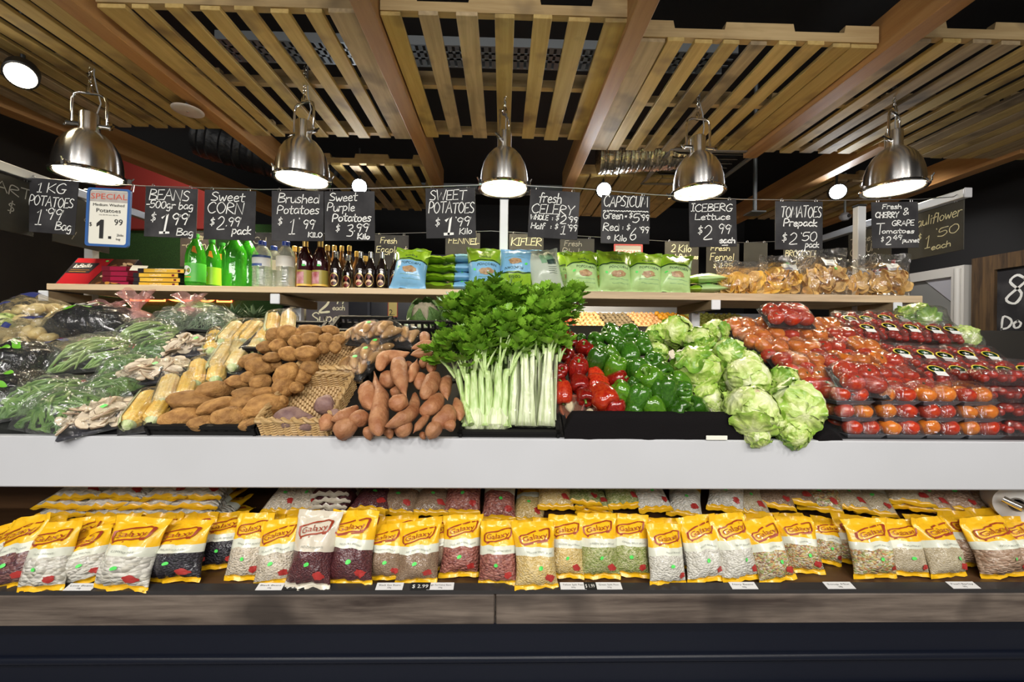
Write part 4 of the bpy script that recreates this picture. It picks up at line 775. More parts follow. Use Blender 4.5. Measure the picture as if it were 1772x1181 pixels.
# popcorn bags
PGRN = mat('lime popcorn foil', (.26, .46, .02), .32, coat=.3, bump=.3, bs=22); PBLU = mat('sky blue popcorn foil', (.22, .48, .72), .32, coat=.3, bump=.3, bs=22); PPAL = mat('pale green popcorn foil', (.44, .64, .26), .32, coat=.3, bump=.3, bs=22); PWHT = mat('silver white popcorn foil', (.50, .56, .46), .3, coat=.3, bump=.4, bs=18)
PDK = mat('dark green band', (.012, .05, .02), .4); PSEA = mat('sea green patch', (.22, .40, .24), .35); PKER = mat('popcorn picture', (.55, .36, .18), .45, var=(.30, .16, .07), vs=60); PTXT = mat('dark print', (.02, .05, .04), .5)
POP = {}
def popbag(kind, var):
    if (kind, var) in POP: return POP[kind, var]
    p = Pouch(.185, .235, .055, seed=var+3, belly=.85, dent=.009, skew=[0, .05, -.04, .03][var % 4]); bm = {'blue': PBLU, 'green': PPAL, 'back': PWHT}[kind]; r = []
    r.append(('pouch', p.zone(0, .60, 16, 16), bm)); r.append(('green_top', p.zone(.60, 1, 16, 12), PGRN if kind != 'back' else PWHT))
    if kind != 'back':
        r += [('dark_band', p.band(.585, .615, .0014, curve=.035), PDK), ('brand_word', p.text('cobs', .05, .70, .075, .72, .002), PTXT), ('product_word', p.text('POPCORN', .12, .49, .062, 1.15, .002), PTXT),
              ('popcorn_picture', p.blob(.1, .36, .42, .075, .002, 18, .35, seed=var), PKER), ('small_print', p.band(.245, .252, .0015, -.45, .75, 10, 1), PSEA), ('small_print', p.band(.165, .171, .0015, -.3, .75, 10, 1), PSEA), ('seal_mark', p.blob(-.62, .42, .09, .028, .0015, 10), STICK)]
    else:
        r += [('info_panel', p.band(.60, .84, .0015, -.35, .55, 10, 5), PSEA), ('dark_panel', p.band(.56, .68, .0022, .0, .6, 8, 3), PTXT), ('lettering', p.text('cobs', .25, .80, .05, .35, .0025), PTXT), ('lettering', p.text('cobs', .3, .08, .05, .6, .002), PTXT)]
        for k in range(4): r.append(('small_print', p.band(.49-.05*k, .497-.05*k, .002, .0, .62, 8, 1), PTXT))
    POP[kind, var] = [(n, auto(m.mesh(n), 60), mm) for n, m, mm in r]; return POP[kind, var]
def put_pop(label, px, Y, kind, var, lean=12, rz=0, ry=0, z=0, lie=None, flip=False, s=1.0):
    t = thing('popcorn_bag', label, 'popcorn bag', 'popcorn bags on the shelf')
    x = sx(px, Y)
    if lie is None:
        M = TRS((x, Y, SZ1+.004+z), -R(lean), R(ry), R(rz), (s, s, s))
        if flip: M = M @ Matrix.Translation((0, 0, .232)) @ Matrix.Rotation(pi, 4, 'Y')
    else: M = TRS((x, Y, SZ1+.030+z), 0, 0, R(lie)) @ Matrix.Rotation(-R(90), 4, 'X') @ Matrix.Translation((0, 0, -.117)) @ Matrix.Diagonal((s, .62, s, 1))
    t.matrix_world = M
    for n, me, mm in popbag(kind, var): link(n, me, mm, t)
    return t
put_pop('large blue popcorn bag standing at the front beside the dark bottles', 705, 2.17, 'blue', 0, 20, -4, 3, s=1.02)
for i in range(4): put_pop(['bottom', 'second', 'third', 'top'][i]+' green popcorn bag in the lying stack just right of the blue front bag', 752+[2, -2, 2, -3][i], 2.32, 'green', i, lie=180+[3, -6, 4, -3][i], z=.048*i)
for i in range(4): put_pop(['bottom', 'second', 'third', 'top'][i]+' blue popcorn bag in the lying stack left of the middle post', 796+[3, -2, 4, 0][i], 2.31, 'blue', i, lie=[80, 95, 86, 92][i], z=.050*i)
put_pop('blue popcorn bag with green top standing in front of the middle post', 838, 2.18, 'blue', 2, 12, 6, 0)
put_pop('blue popcorn bag standing upside down behind the celery leaves', 893, 2.19, 'blue', 1, 12, -3, 0, flip=True)
put_pop('blue popcorn bag lying on top behind the upside down bag', 918, 2.36, 'blue', 3, lie=88, z=.19)
for i in range(3): put_pop(['bottom', 'second', 'third'][i]+' blue popcorn bag in the pile hidden behind the celery', 918, 2.36, 'blue', i, lie=90+4*i, z=.05*i)
put_pop('pale popcorn bag turned to show its printed back', 952, 2.19, 'back', 1, 14, 14, -10)
for i, (px, v) in enumerate(((1008, 0), (1064, 2), (1116, 3), (1166, 1))):
    put_pop(ORD[i].replace('leftmost', 'first')+' pale green popcorn bag standing in the row right of the celery', px, 2.20, 'green', v, [14, 12, 16, 20][i], [3, 0, -5, -9][i], [0, 1, 3, 6][i], s=1.0)
for i, px in enumerate((985, 1040, 1094)): put_pop(['left', 'middle', 'right'][i]+' green popcorn bag standing in the row behind', px, 2.36, 'green', (i+1) % 4, 8, 4*i-4, s=1.08)
for i in range(2): put_pop(['lower', 'upper'][i]+' green popcorn bag lying at the right end by the corn chips', 1216, 2.27, 'green', i+1, lie=76-8*i, z=.055*i, s=1.0)
# corn chip bags
CHIP = mat('corn chip', (.66, .40, .12), .6, var=(.78, .52, .20), vs=60, bump=.4, bs=150, rnd=.12); CHIPY = mat('yellow corn chip', (.80, .45, .05), .55, var=(.86, .55, .12), vs=50, bump=.4, bs=150, rnd=.12)
BAGF = film('clear snack film', (1, 1, 1), .22, .03, (.9, .9, .9), 1.0, 14, .05)
chipm = auto(MB().lathe([(0, .004), (.012, .003), (.022, .001), (.030, -.003), (.029, -.0045), (.02, -.001), (0, .002)], 16, fn=lambda a, z: 1+.08*sin(3*a)+.05*sin(5*a)).mesh('chip'), 60)
for i, (px, wpx, kind, hh) in enumerate(((1284, 96, 1, .19), (1354, 74, 1, .23), (1428, 88, 0, .27), (1490, 62, 0, .22), (1537, 82, 0, .24))):
    Y = [2.22, 2.24, 2.22, 2.27, 2.22][i]; W = wpx*Y/F*1.02
    t = thing('chip_bag', ['clear bag of yellow corn chips at the left of the chip bags', 'clear corn chip bag with a white label, second from left', 'tall clear corn chip bag in the middle of the chip bags', 'clear corn chip bag, second from right end of the shelf', 'clear corn chip bag at the right end of the shelf'][i], 'chip bag', 'bags of corn chips', loc=(sx(px, Y), Y, SZ1+.004), rot=(-R(8), 0, R([6, -4, 0, 3, -5][i])))
    p = Pouch(W, hh, .07, seed=i+20, belly=.55, dent=.014, flare=.12, top=.8, skew=[.15, .1, .02, -.05, .05][i])
    rg = random.Random(i+3); n = int(26*W/.2)
    for k in range(n):
        u = rg.uniform(-.82, .82); v = rg.uniform(.08, .60)*(1-.25*abs(u)); q = p.P(u, v, -1); q.y = q.y*rg.uniform(.5, .8)+.004
        link('chip', chipm, CHIPY if kind and rg.random() < .8 else CHIP, t, mx=TRS(q, R(90)+rg.uniform(-.7, .7), rg.uniform(-.5, .5), rg.uniform(0, 6)))
    for k in range(8):
        u = rg.uniform(-.7, .7); v = rg.uniform(.1, .5); q = V((u*W/2*.8, rg.uniform(0, .02), v*hh)); link('chip', chipm, CHIP, t, mx=TRS(q, rg.uniform(0, 6), rg.uniform(0, 6), 0))
    part('clear_film', p.zone(0, 1, 14, 22), BAGF, t, sharp=70)
    if i: part('label', p.band(.56, .74, .002, -.2 if i != 1 else -.1, .35 if i != 1 else .55, 6, 4), WPL, t); part('barcode_print', p.band(.57, .62, .003, -.1, .3, 6, 1), mat('grey barcode', (.25, .25, .3), .5) if i == 1 else bpy.data.materials['grey barcode'], t)
    if i in (1, 2): part('price_dot', p.blob(.25, .78 if i == 1 else .5, .12, .03, .003, 10), STICK, t)
# ------------------------------------------------------------------ produce on the sloped deck
SD = V((0, cos(TH), sin(TH)))                          # up the slope
def SF(X, s, n=0.0, rz=0.0): return frame(V((X, Y0, Z0))+SD*s+NRM*n, V((1, 0, 0)), SD, NRM) @ Matrix.Rotation(rz, 4, 'Z')
def px_X(px, py, n=0.03): return slope(px, py, n).x
def sl_of(p): return (p-V((0, Y0, Z0))).dot(SD)
CRATEM = mat('black crate plastic', (.009, .0085, .008), .6, spec=.2)
def crate(label, X0, X1, s0, s1, h=.10, n=0.0, walls='fblr'):
    t = thing('plastic_crate', label, 'crate', mx=SF((X0+X1)/2, s0, n)); W = (X1-X0)/2; D = s1-s0
    part('base', MB().box(-W, W, 0, D, 0, .006), CRATEM, t, smooth=False)
    def wall(name, L, mx):
        m = MB().box(0, L, 0, .012, h-.014, h, mx).box(0, L, 0, .012, .006, .022, mx).box(0, L, .002, .009, h*.5-.006, h*.5+.006, mx); k = max(int(L/.028), 2)
        for i in range(k+1): m.box(L*i/k-.005, L*i/k+.005, .002, .010, .01, h-.01, mx)
        m.box(0, L, .004, .006, .02, h*.42, mx)
        part(name, m, CRATEM, t, smooth=False)
    if 'f' in walls: wall('front_wall', 2*W, Matrix.Translation((-W, 0, 0)))
    if 'b' in walls: wall('back_wall', 2*W, Matrix.Translation((-W, D-.012, 0)))
    if 'l' in walls: wall('side_wall', D, Matrix.Translation((-W+.012, 0, 0)) @ Matrix.Rotation(pi/2, 4, 'Z'))
    if 'r' in walls: wall('side_wall', D, Matrix.Translation((W, 0, 0)) @ Matrix.Rotation(pi/2, 4, 'Z'))
    return t
crate('low black crate under the lower potatoes', -1.10, -.765, -.01, .37, .045)
crate('black crate holding the upper potatoes', -1.02, -.765, .39, .63, .07, .02)
crate('black crate with wrapped kifler packs above the baskets', -.745, -.50, .56, .70, .075, .01)
crate('black crate with high side wall left of the sweet potatoes', -.505, -.13, .30, .66, .085, .0, 'lrb')
crate('black crate under the celery bunches', -.135, .185, -.012, .30, .032)
crate('black crate under the red capsicums', .20, .70, .0, .62, .03, 0, 'lrb')
# wicker baskets
WICK = wood('wicker', (.36, .20, .07), (.62, .42, .18), 3, .55, 'X', .2)
def basket(label, X0, X1, s0, s1, h, n=.0):
    t = thing('wicker_basket', label, 'basket', mx=SF((X0+X1)/2, s0, n)); W = (X1-X0)/2; D = s1-s0; rows = 7
    def side(name, a, b, out):
        m = MB(); a = V(a); b = V(b); L = (b-a).length; k = max(int(L/.02), 4); d = (b-a)/L
        for i in range(k+1):
            q = a+d*(L*i/k); m.tube([q, q+V((0, 0, h))], .0035, 6)
        for r in range(rows):
            for ph in (0, 1):
                z = h*(r+.35+.5*ph)/rows
                m.tube([a+d*(L*j/(k*3))+V((0, 0, z+.0015*sin(j)))+V(out)*(.0055*cos(pi*j/3+pi*ph)) for j in range(k*3+1)], .0042, 5)
        part(name, m, WICK, t)
    side('woven_wall', (-W, 0, 0), (W, 0, 0), (0, 1, 0)); side('woven_wall', (-W, D, 0), (W, D, 0), (0, 1, 0)); side('woven_wall', (-W, 0, 0), (-W, D, 0), (1, 0, 0)); side('woven_wall', (W, 0, 0), (W, D, 0), (1, 0, 0))
    rim = MB()
    for k in range(2):
        pts = []
        for (x0, y0), (x1, y1) in (((-W, 0), (W, 0)), ((W, 0), (W, D)), ((W, D), (-W, D)), ((-W, D), (-W, 0))):
            L = sqrt((x1-x0)**2+(y1-y0)**2); nn = int(L/.007)
            for i in range(nn): a = i/nn; ph = len(pts)*.7+k*pi; pts.append((x0+(x1-x0)*a+.005*cos(ph), y0+(y1-y0)*a+.005*cos(ph), h+.006*sin(ph)))
        rim.tube(pts+[pts[0]], .0065, 6)
    part('braided_rim', rim, WICK, t)
    b = MB(); nb = int(2*W/.012)
    for i in range(nb+1):
        x = -W+2*W*i/nb; b.tube([(x, D*j/24, .006+.004*cos(pi*j+pi*i)) for j in range(25)], .006, 5)
    part('woven_base', b, WICK, t); return t
basket('lower wicker basket holding the purple sweet potatoes', -.755, -.545, .0, .255, .062)
basket('upper wicker basket holding wrapped kifler packs', -.75, -.53, .275, .53, .07, .01)
# potatoes
POT = mat('brushed potato skin', (.19, .080, .018), .75, var=(.47, .25, .075), vs=2.2, vd=7, bump=.35, bs=9, rnd=.2, lo=.3, hi=.7)
def lump(rx, ry, rz, seed, amp=.12, nu=22, nv=14, f=1.6):
    o = seed*5.3
    def fn(u):
        k = 1+amp*nz(u, f, o)+amp*.4*nz(u, f*2.6, o+3); bend = amp*.9*(u.x*u.x-.4)*sin(o)
        return V((rx*u.x*k, ry*u.y*k+ry*bend, rz*u.z*k))
    m = MB().ball(fn, nu, nv); 
    return m
def eyes(m, seed, R0):                                   # shallow eye dimples
    rg = random.Random(seed); ds = [V((rg.uniform(-1, 1), rg.uniform(-1, 1), rg.uniform(-1, 1))).normalized() for _ in range(7)]
    vs = []
    for p in m.v:
        q = V(p); u = V((q.x/R0[0], q.y/R0[1], q.z/R0[2])); u = u.normalized() if u.length else u; k = 1
        for d in ds: k -= .05*exp(-((u-d).length/.16)**2)
        vs.append(tuple(q*k))
    m.v = vs; return m
POTM = [eyes(lump(1, .72, .66, i+1, .16, 26, 16), i, (1, .7, .66)).mesh(f'potato_{i}') for i in range(7)]
def ori(p, ang, tilt=0.0, roll=0.0):                     # long axis at the given picture angle, leaning to the viewer by tilt
    r, u, v = cam_basis(p); x = (r*cos(ang)+u*sin(ang))*cos(tilt)+v*sin(tilt); z = v-x*v.dot(x); z.normalize(); y = z.cross(x)
    return frame(p, x, y, z) @ Matrix.Rotation(roll, 4, 'X')
def put(me, name, m, label, cat, grp, px, py, n, wpx, hpx, ang, rg, ext=(1, .7), tilt=None):
    p = slope(px, py, n); k = p.y/F*1.05; sx_, sy_ = wpx/2*k/ext[0], hpx/2*k/ext[1]
    o = link(name, me, m, mx=ori(p, R(ang), rg.uniform(-.15, .15) if tilt is None else tilt, rg.uniform(-.5, .5)) @ Matrix.Diagonal((sx_, sy_, (sx_+sy_)/2, 1)))
    tag(o, label, cat, grp); return o
rg = random.Random(11)
Zp = lambda L, x0=350, y0=500, k=3.938: [(x0+a[0]/k, y0+a[1]/k, a[2]/k, a[3]/k)+tuple(a[4:]) for a in L]
PROWS = [
 ('front row', .035, [(313, 725, 57, 34, 5), (353, 732, 46, 24, 5), (400, 725, 55, 38, -5), (436, 735, 38, 19, 5), (343, 715, 22, 14, 0)]),
 ('second row', .045, [(334, 694, 71, 34, -5), (382, 703, 66, 27, 12), (420, 698, 42, 26, 20), (458, 704, 67, 37, 15)]),
 ('third row', .055, [(372, 677, 54, 30, 0), (411, 662, 38, 22, -5), (429, 681, 45, 20, 0), (459, 680, 36, 19, 5), (488, 693, 18, 16, 0)]),
 ('middle row', .065, [(430, 654, 24, 21, 0), (452, 662, 36, 25, 5), (490, 671, 34, 34, -40), (513, 671, 22, 19, 0), (521, 653, 29, 26, 10)]),
 ('row just below the upper crate', .085, [(437, 625, 40, 23, 10), (450, 635, 44, 31, -10), (477, 631, 20, 16, 0), (495, 650, 46, 33, 60), (536, 637, 30, 24, -5)]),
 ('front row of the upper crate', .12, [(460, 601, 27, 20, 10), (482, 600, 29, 24, -15), (471, 619, 29, 17, 0), (499, 613, 31, 25, -20), (532, 612, 41, 26, 3), (560, 603, 22, 20, 0), (580, 602, 19, 19, 0)]),
 ('second row of the upper crate', .13, [(513, 592, 25, 23, 20), (537, 587, 33, 23, 5), (566, 589, 27, 22, -30), (586, 588, 21, 18, 0)]),
 ('top row of the upper crate', .135, [(474, 580, 26, 24, 30), (498, 579, 34, 30, 0), (538, 572, 41, 18, -5), (572, 572, 28, 16, -12), (520, 577, 20, 16, 0)]),
]
for rn, n, L in PROWS:
    L = sorted(L)
    for i, (px, py, w_, h_, a) in enumerate(L):
        put(rg.choice(POTM), 'brushed_potato', POT, f'brushed potato, {nth(i, len(L))} in the {rn}', 'potato', 'brushed potatoes', px, py, n, w_, h_, a, rg)
# sweet potatoes: a bent spindle along a spine
SWP = mat('orange sweet potato skin', (.27, .095, .035), .6, var=(.42, .20, .09), vs=26, vd=6, bump=.5, bs=60, rnd=.12, sss=0)
PUR = mat('purple sweet potato skin', (.15, .078, .074), .65, var=(.30, .185, .15), vs=26, vd=5, bump=.4, bs=60, rnd=.1)
def spindle(P, rad, seed, ta=.9, tb=.9, n=18, k=14):
    """P: spine points; ta/tb: bluntness of the two ends (small = pointed)"""
    pts = []
    for i in range(n+1):
        t = i/n; f = t*(len(P)-1); j = min(int(f), len(P)-2); q = f-j
        a, b, c, d = P[max(j-1, 0)], P[j], P[j+1], P[min(j+2, len(P)-1)]
        pts.append(.5*((2*b)+(c-a)*q+(2*a-5*b+4*c-d)*q*q+(3*b-a-3*c+d)*q**3))
    m = MB(); o = seed*2.71; rr = []
    for i in range(n+1):
        t = i/n; r = min(1, (max(t, .0)/.36)**(.5/ta)) * min(1, (max(1-t, 0)/.36)**(.5/tb)); rr.append(max(rad*r, .0012))
    m.tube(pts, rr, k)
    m.v = [tuple(V(p)+V((nz(p, 14, o), nz(p, 14, o+7), nz(p, 14, o+3)))*rad*.28+V((nz(p, 45, o), nz(p, 45, o+2), nz(p, 45, o+8)))*rad*.08) for p in m.v]
    return m
def sweet(label, pts, rpx, n, seed, ta, tb, m=SWP, grp='orange sweet potatoes', name='sweet_potato', dz=None):
    P = [slope(x, y, n+(dz[i] if dz else 0)) for i, (x, y) in enumerate(pts)]
    if len(P) == 2: P.insert(1, (P[0]+P[1])/2+NRM*.008)
    c = sum(P, V())/len(P); r = rpx*c.y/F
    o = part(name, spindle([p-c for p in P], r, seed, ta, tb), m, None, sharp=0); o.location = c; tag(o, label, 'sweet potato', grp); return o
ZS = lambda pts: [(350+x/3.938, 500+y/3.938) for x, y in pts]
SP = [
 ('pointed upright one on the left beside the upper basket edge, bulging below', [(1165, 560), (1215, 740), (1200, 900), (1215, 1010)], 15, .075, .4, .8),
 ('long pale one hanging down in the middle of the upper crate', [(1350, 470), (1335, 560), (1390, 745)], 13.5, .115, .9, .4),
 ('curved one arching at the upper left corner', [(1205, 560), (1255, 470), (1420, 440)], 11, .12, .8, .6),
 ('slender one lying across the top', [(1420, 405), (1520, 385), (1625, 395)], 7, .13, .7, .8),
 ('thick one lying across under the top', [(1420, 455), (1520, 430), (1640, 415)], 9, .125, .6, .9),
 ('stub standing upright at the very top', [(1520, 300), (1520, 400)], 8, .125, .9, .9),
 ('fat one beside the basket at left', [(1110, 640), (1130, 730), (1150, 830)], 15, .08, .8, .9),
 ('thin pointed one in the upper middle', [(1465, 480), (1440, 560), (1405, 640)], 8, .105, .3, .7),
 ('short pointed one at the upper right', [(1575, 500), (1555, 570)], 8, .11, .4, .8),
 ('thick one right of centre with a blunt lower end', [(1590, 570), (1560, 650), (1515, 750)], 14, .10, .8, 1),
 ('short one tucked in the middle', [(1490, 590), (1480, 690)], 10, .075, .8, .8),
 ('dark pointed one at the right edge beside the celery', [(1680, 590), (1655, 670), (1675, 760)], 10, .08, .9, .35),
 ('round shouldered one in the upper left crate', [(1250, 600), (1300, 670)], 13, .075, .9, .9),
 ('blunt end pointing out in the middle', [(1280, 800), (1400, 790)], 13.5, .105, 1, .7),
 ('long bowed one sweeping to the lower left', [(1460, 710), (1430, 840), (1350, 900), (1240, 950)], 12.5, .085, .8, .6),
 ('thick one right of centre, lower', [(1640, 720), (1570, 800), (1475, 850)], 12.5, .08, .8, .9),
 ('curled fat one at the lower right', [(1665, 800), (1670, 880), (1560, 910)], 15, .075, .8, 1),
 ('round end at the bottom centre', [(1350, 930), (1400, 1000)], 14, .05, 1, .9),
 ('small end at the lower right', [(1660, 960), (1715, 940)], 10, .06, .9, .8),
 ('round one on the left side above the bottom', [(1050, 880), (1105, 930)], 15, .06, .95, .9),
 ('big round one at the bottom left corner', [(930, 960), (1030, 985)], 19, .045, .9, .9),
 ('long one leaning into the lower basket', [(1060, 800), (980, 860), (880, 905)], 11.5, .075, .8, .6),
 ('small one lying inside the lower basket by the purple ones', [(900, 880), (800, 960)], 11, .055, .7, .6),
 ('knobbly one at the bottom right', [(1540, 960), (1620, 1000)], 15, .05, .9, .9),
 ('slender one slanting at the lower right', [(1560, 840), (1490, 920), (1440, 980)], 6.5, .07, .7, .3),
 ('pointed one at the far right edge', [(1720, 740), (1750, 830), (1760, 900)], 9, .07, .6, .5),
 ('dark one in the bottom gap', [(1260, 940), (1280, 1020)], 8, .035, .7, .7),
 ('one half hidden at the bottom left', [(1100, 1005), (1180, 990)], 11, .035, .9, .8),
 ('one deep in the gap left of centre', [(1290, 740), (1350, 690)], 9, .06, .8, .8),
 ('one deep in the upper gap', [(1490, 520), (1540, 540)], 9, .085, .8, .8),
 ('small one in the gap below the arch', [(1390, 520), (1420, 540)], 6, .085, .9, .9),
 ('thin one lying across the upper right', [(1500, 470), (1610, 475)], 6, .10, .8, .9),
 ('one at the top right corner', [(1570, 380), (1640, 365)], 9, .11, .8, .9),
 ('tiny root end at the bottom', [(1490, 1000), (1510, 1030)], 5, .03, .9, .9),
]
for i, (lab, pts, r, n, ta, tb) in enumerate(SP): sweet(f'sweet potato, {lab}', ZS(pts), r*1.12, n, i+1, ta, tb)
for i, (lab, pts, r, n, ta, tb) in enumerate((('largest purple sweet potato at the left of the lower basket', [(490, 900), (590, 880), (750, 870)], 18, .05, .9, .35), ('purple sweet potato in the front middle of the lower basket', [(650, 950), (730, 920), (790, 900)], 12, .04, .6, .8), ('round pale purple sweet potato at the back of the lower basket', [(790, 840), (900, 790)], 19, .055, .95, .9), ('small purple sweet potato by the right rim of the lower basket', [(870, 890), (930, 850)], 9, .045, .8, .7))):
    sweet(lab, ZS(pts), r, n, i+60, ta, tb, PUR, 'purple sweet potatoes')
# cling wrap over packs
WRAP = film('cling wrap', (1, 1, 1), .10, .015, (.9, .9, .9), .9, 22, .05)
WRAPH = film('hazy bag plastic', (.98, .99, .98), .16, .045, (.80, .84, .80), 1.0, 16, .10)
def dome(W, D, h, seed=0, amp=.004, nu=16, nv=16, pw=3.5, lift=0.0):
    def fn(a, b):
        x, y = 2*a-1, 2*b-1; e = max(1-abs(x)**pw, 0)**.5*max(1-abs(y)**pw, 0)**.5
        return V((x*W/2, y*D/2, lift+h*e+amp*nz((x*2.5, y*2.5, seed), 1.3)*min(1, 3*e)))
    return MB().grid(fn, nu, nv)
KIF = mat('kifler skin', (.36, .19, .06), .6, var=(.50, .30, .12), vs=20, bump=.3, bs=60, rnd=.1)
KIFM = [spindle([V((-.05, 0, 0)), V((0, .008, .004)), V((.05, 0, 0))], .017, i+80, .9, .85).mesh('kifler') for i in range(3)]
def kifpack(label, px, py, n, ang, dot=True, s=1.0):
    p = slope(px, py, n); t = thing('kifler_pack', label, 'potato pack', 'cling wrapped kifler packs', mx=frame(p, V((1, 0, 0)), SD, NRM) @ Matrix.Rotation(R(ang), 4, 'Z') @ Matrix.Scale(s, 4))
    part('tray', MB().rbox(-.062, .062, -.048, .048, -.012, -.004, .003), CRATEM, t)
    for i in range(4): link('kifler_potato', KIFM[i % 3], KIF, t, mx=TRS((.004*(-1)**i, -.036+.024*i, .010+.004*(i % 2)), rg.uniform(-.5, .5), 0, R(rg.uniform(-12, 12))))
    link('kifler_potato', KIFM[1], KIF, t, mx=TRS((0, -.005, .030), 0, 0, R(20)))
    part('cling_wrap', dome(.14, .11, .058, px, .006, lift=-.010), WRAP, t, sharp=0)
    if dot: part('price_dot', MB().lathe([(.0, .0525), (.009, .052)], 10), STICK, t)
kifpack('wrapped kifler pack at the front of the upper basket', 618, 637, .055, 78); kifpack('wrapped kifler pack with a green dot in the middle of the upper basket', 636, 622, .065, 74); kifpack('wrapped kifler pack at the back of the upper basket', 652, 608, .06, 70)
kifpack('wrapped kifler pack with a green dot in the crate above the baskets', 641, 577, .10, 60); kifpack('wrapped kifler pack at the left of the crate above the baskets', 626, 583, .08, 85, False); kifpack('wrapped kifler pack leaning on the crate wall above the baskets', 668, 577, .10, 50, False); kifpack('wrapped kifler pack right of the crate wall behind the sweet potatoes', 703, 586, .06, 80, False)
# sweet corn packs
def cobmesh(seed, L=.185, r=.030):
    rows = 12; nk = 25; nu = rows*4; nv = nk*3; rgc = random.Random(seed); m = MB()
    def fn(a, b):
        e = min(1, (b/.10)**.5 if b < .10 else 1)*min(1, ((1-b)/.22)**.45 if b > .78 else 1); th = a*2*pi
        k = abs(sin(a*rows*pi))**.6*abs(sin((b*nk)*pi))**.6
        rr = r*e*(.86+.15*k); return V((rr*cos(th), rr*sin(th), L*b))
    return m.grid(fn, nu, nv, True).mesh('cob')
COB = [cobmesh(1), cobmesh(2, .18, .0305)]
CORNY = mat('yellow kernels', (.78, .48, .06), .35, var=(.86, .62, .18), vs=40, coat=.3, rnd=.06); CORNP = mat('cream kernels', (.80, .68, .34), .35, var=(.72, .50, .12), vs=30, coat=.3, rnd=.06)
HUSK = mat('corn husk', (.40, .52, .20), .5, var=(.72, .74, .46), vs=12, stretch=(4, 4, .4), bump=.3, bs=60); BRD = mat('black pack tray', (.02, .02, .022), .4)
def huskmesh(a0, a1, L=.188, r=.0315): return MB().grid(lambda a, b: V((r*(1+.03*sin(a*22))*(.7+.3*min(1, b*7))*cos(a0+(a1-a0)*a), r*(1+.03*sin(a*22))*(.7+.3*min(1, b*7))*sin(a0+(a1-a0)*a), -.004+L*b*(1-.12*abs(2*a-1)))), 16, 12)
def cornpack(label, cobs, n):
    q = [(slope(*a, n), slope(*b, n)) for a, b in cobs]; c = sum((a for a, b in q), V())/len(q); t = thing('corn_pack', label, 'corn pack', 'wrapped sweet corn packs', loc=c); rw = random.Random(int(cobs[0][0][0]))
    ax = sum(((a-b).normalized() for a, b in q), V()).normalized(); lat = V((1, 0, 0)); lat = (lat-ax*lat.dot(ax)).normalized(); up = lat.cross(ax)
    k = .062; W = k*len(q)
    lo = .185
    for i, (a, b) in enumerate(q):
        p = lat*(k*(i-(len(q)-1)/2)); B = frame(p-ax*lo, lat, up, ax)   # local z along the cob
        pale = rw.random() < .4
        link('corn_cob', COB[i % 2], CORNP if pale else CORNY, t, mx=B @ Matrix.Rotation(rw.uniform(0, 6), 4, 'Z'))
        s0 = rw.uniform(1.3, 2.2) if i == 0 else rw.uniform(-.9, -.2); part('husk', huskmesh(s0+pi/2*(1 if i == 0 else -1)-.9, s0+pi/2*(1 if i == 0 else -1)+1.1), HUSK, t, mx=B)
        part('stalk_end', MB().lathe([(0, -.012), (.010, -.010), (.015, .0), (.02, .006)], 14), HUSK, t, mx=B)
    D = frame(V((0, 0, 0))-up*.02-ax*lo/2, lat, ax, up)
    part('tray', MB().rbox(-W/2-.004, W/2+.004, -lo/2-.012, lo/2+.004, -.010, -.004, .002), BRD, t, mx=D)
    part('cling_wrap', dome(W+.006, lo+.016, .064, len(label), .003, 20, 16, 6), WRAP, t, sharp=0, mx=D @ Matrix.Translation((0, 0, -.006)))
for lab, cobs, n in (
 ('front sweet corn pack beside the sliced mushrooms', [((270, 670), (223, 742)), ((295, 681), (248, 746))], .038), ('second sweet corn pack behind the front one', [((304, 645), (290, 683)), ((330, 648), (320, 683))], .05),
 ('third sweet corn pack, one pale and one yellow cob', [((349, 621), (340, 674)), ((378, 621), (366, 676))], .052), ('fourth sweet corn pack beside the potatoes', [((399, 596), (382, 619)), ((424, 599), (401, 647))], .06),
 ('sweet corn pack behind the mushrooms, left of the upper pair', [((376, 572), (368, 601)), ((403, 573), (398, 594))], .055), ('sweet corn pack left of the upper potatoes', [((427, 575), (418, 601)), ((450, 576), (438, 612))], .062),
 ('slanted sweet corn pack near the pineapple tops', [((418, 556), (406, 571)), ((438, 561), (428, 572))], .07), ('slanted sweet corn pack behind the upper potatoes', [((455, 557), (443, 572)), ((474, 560), (462, 575))], .075), ('topmost upright sweet corn pack under the shelf bracket', [((478, 543), (474, 560)), ((497, 543), (496, 561))], .09)):
    cornpack(lab, cobs, n)
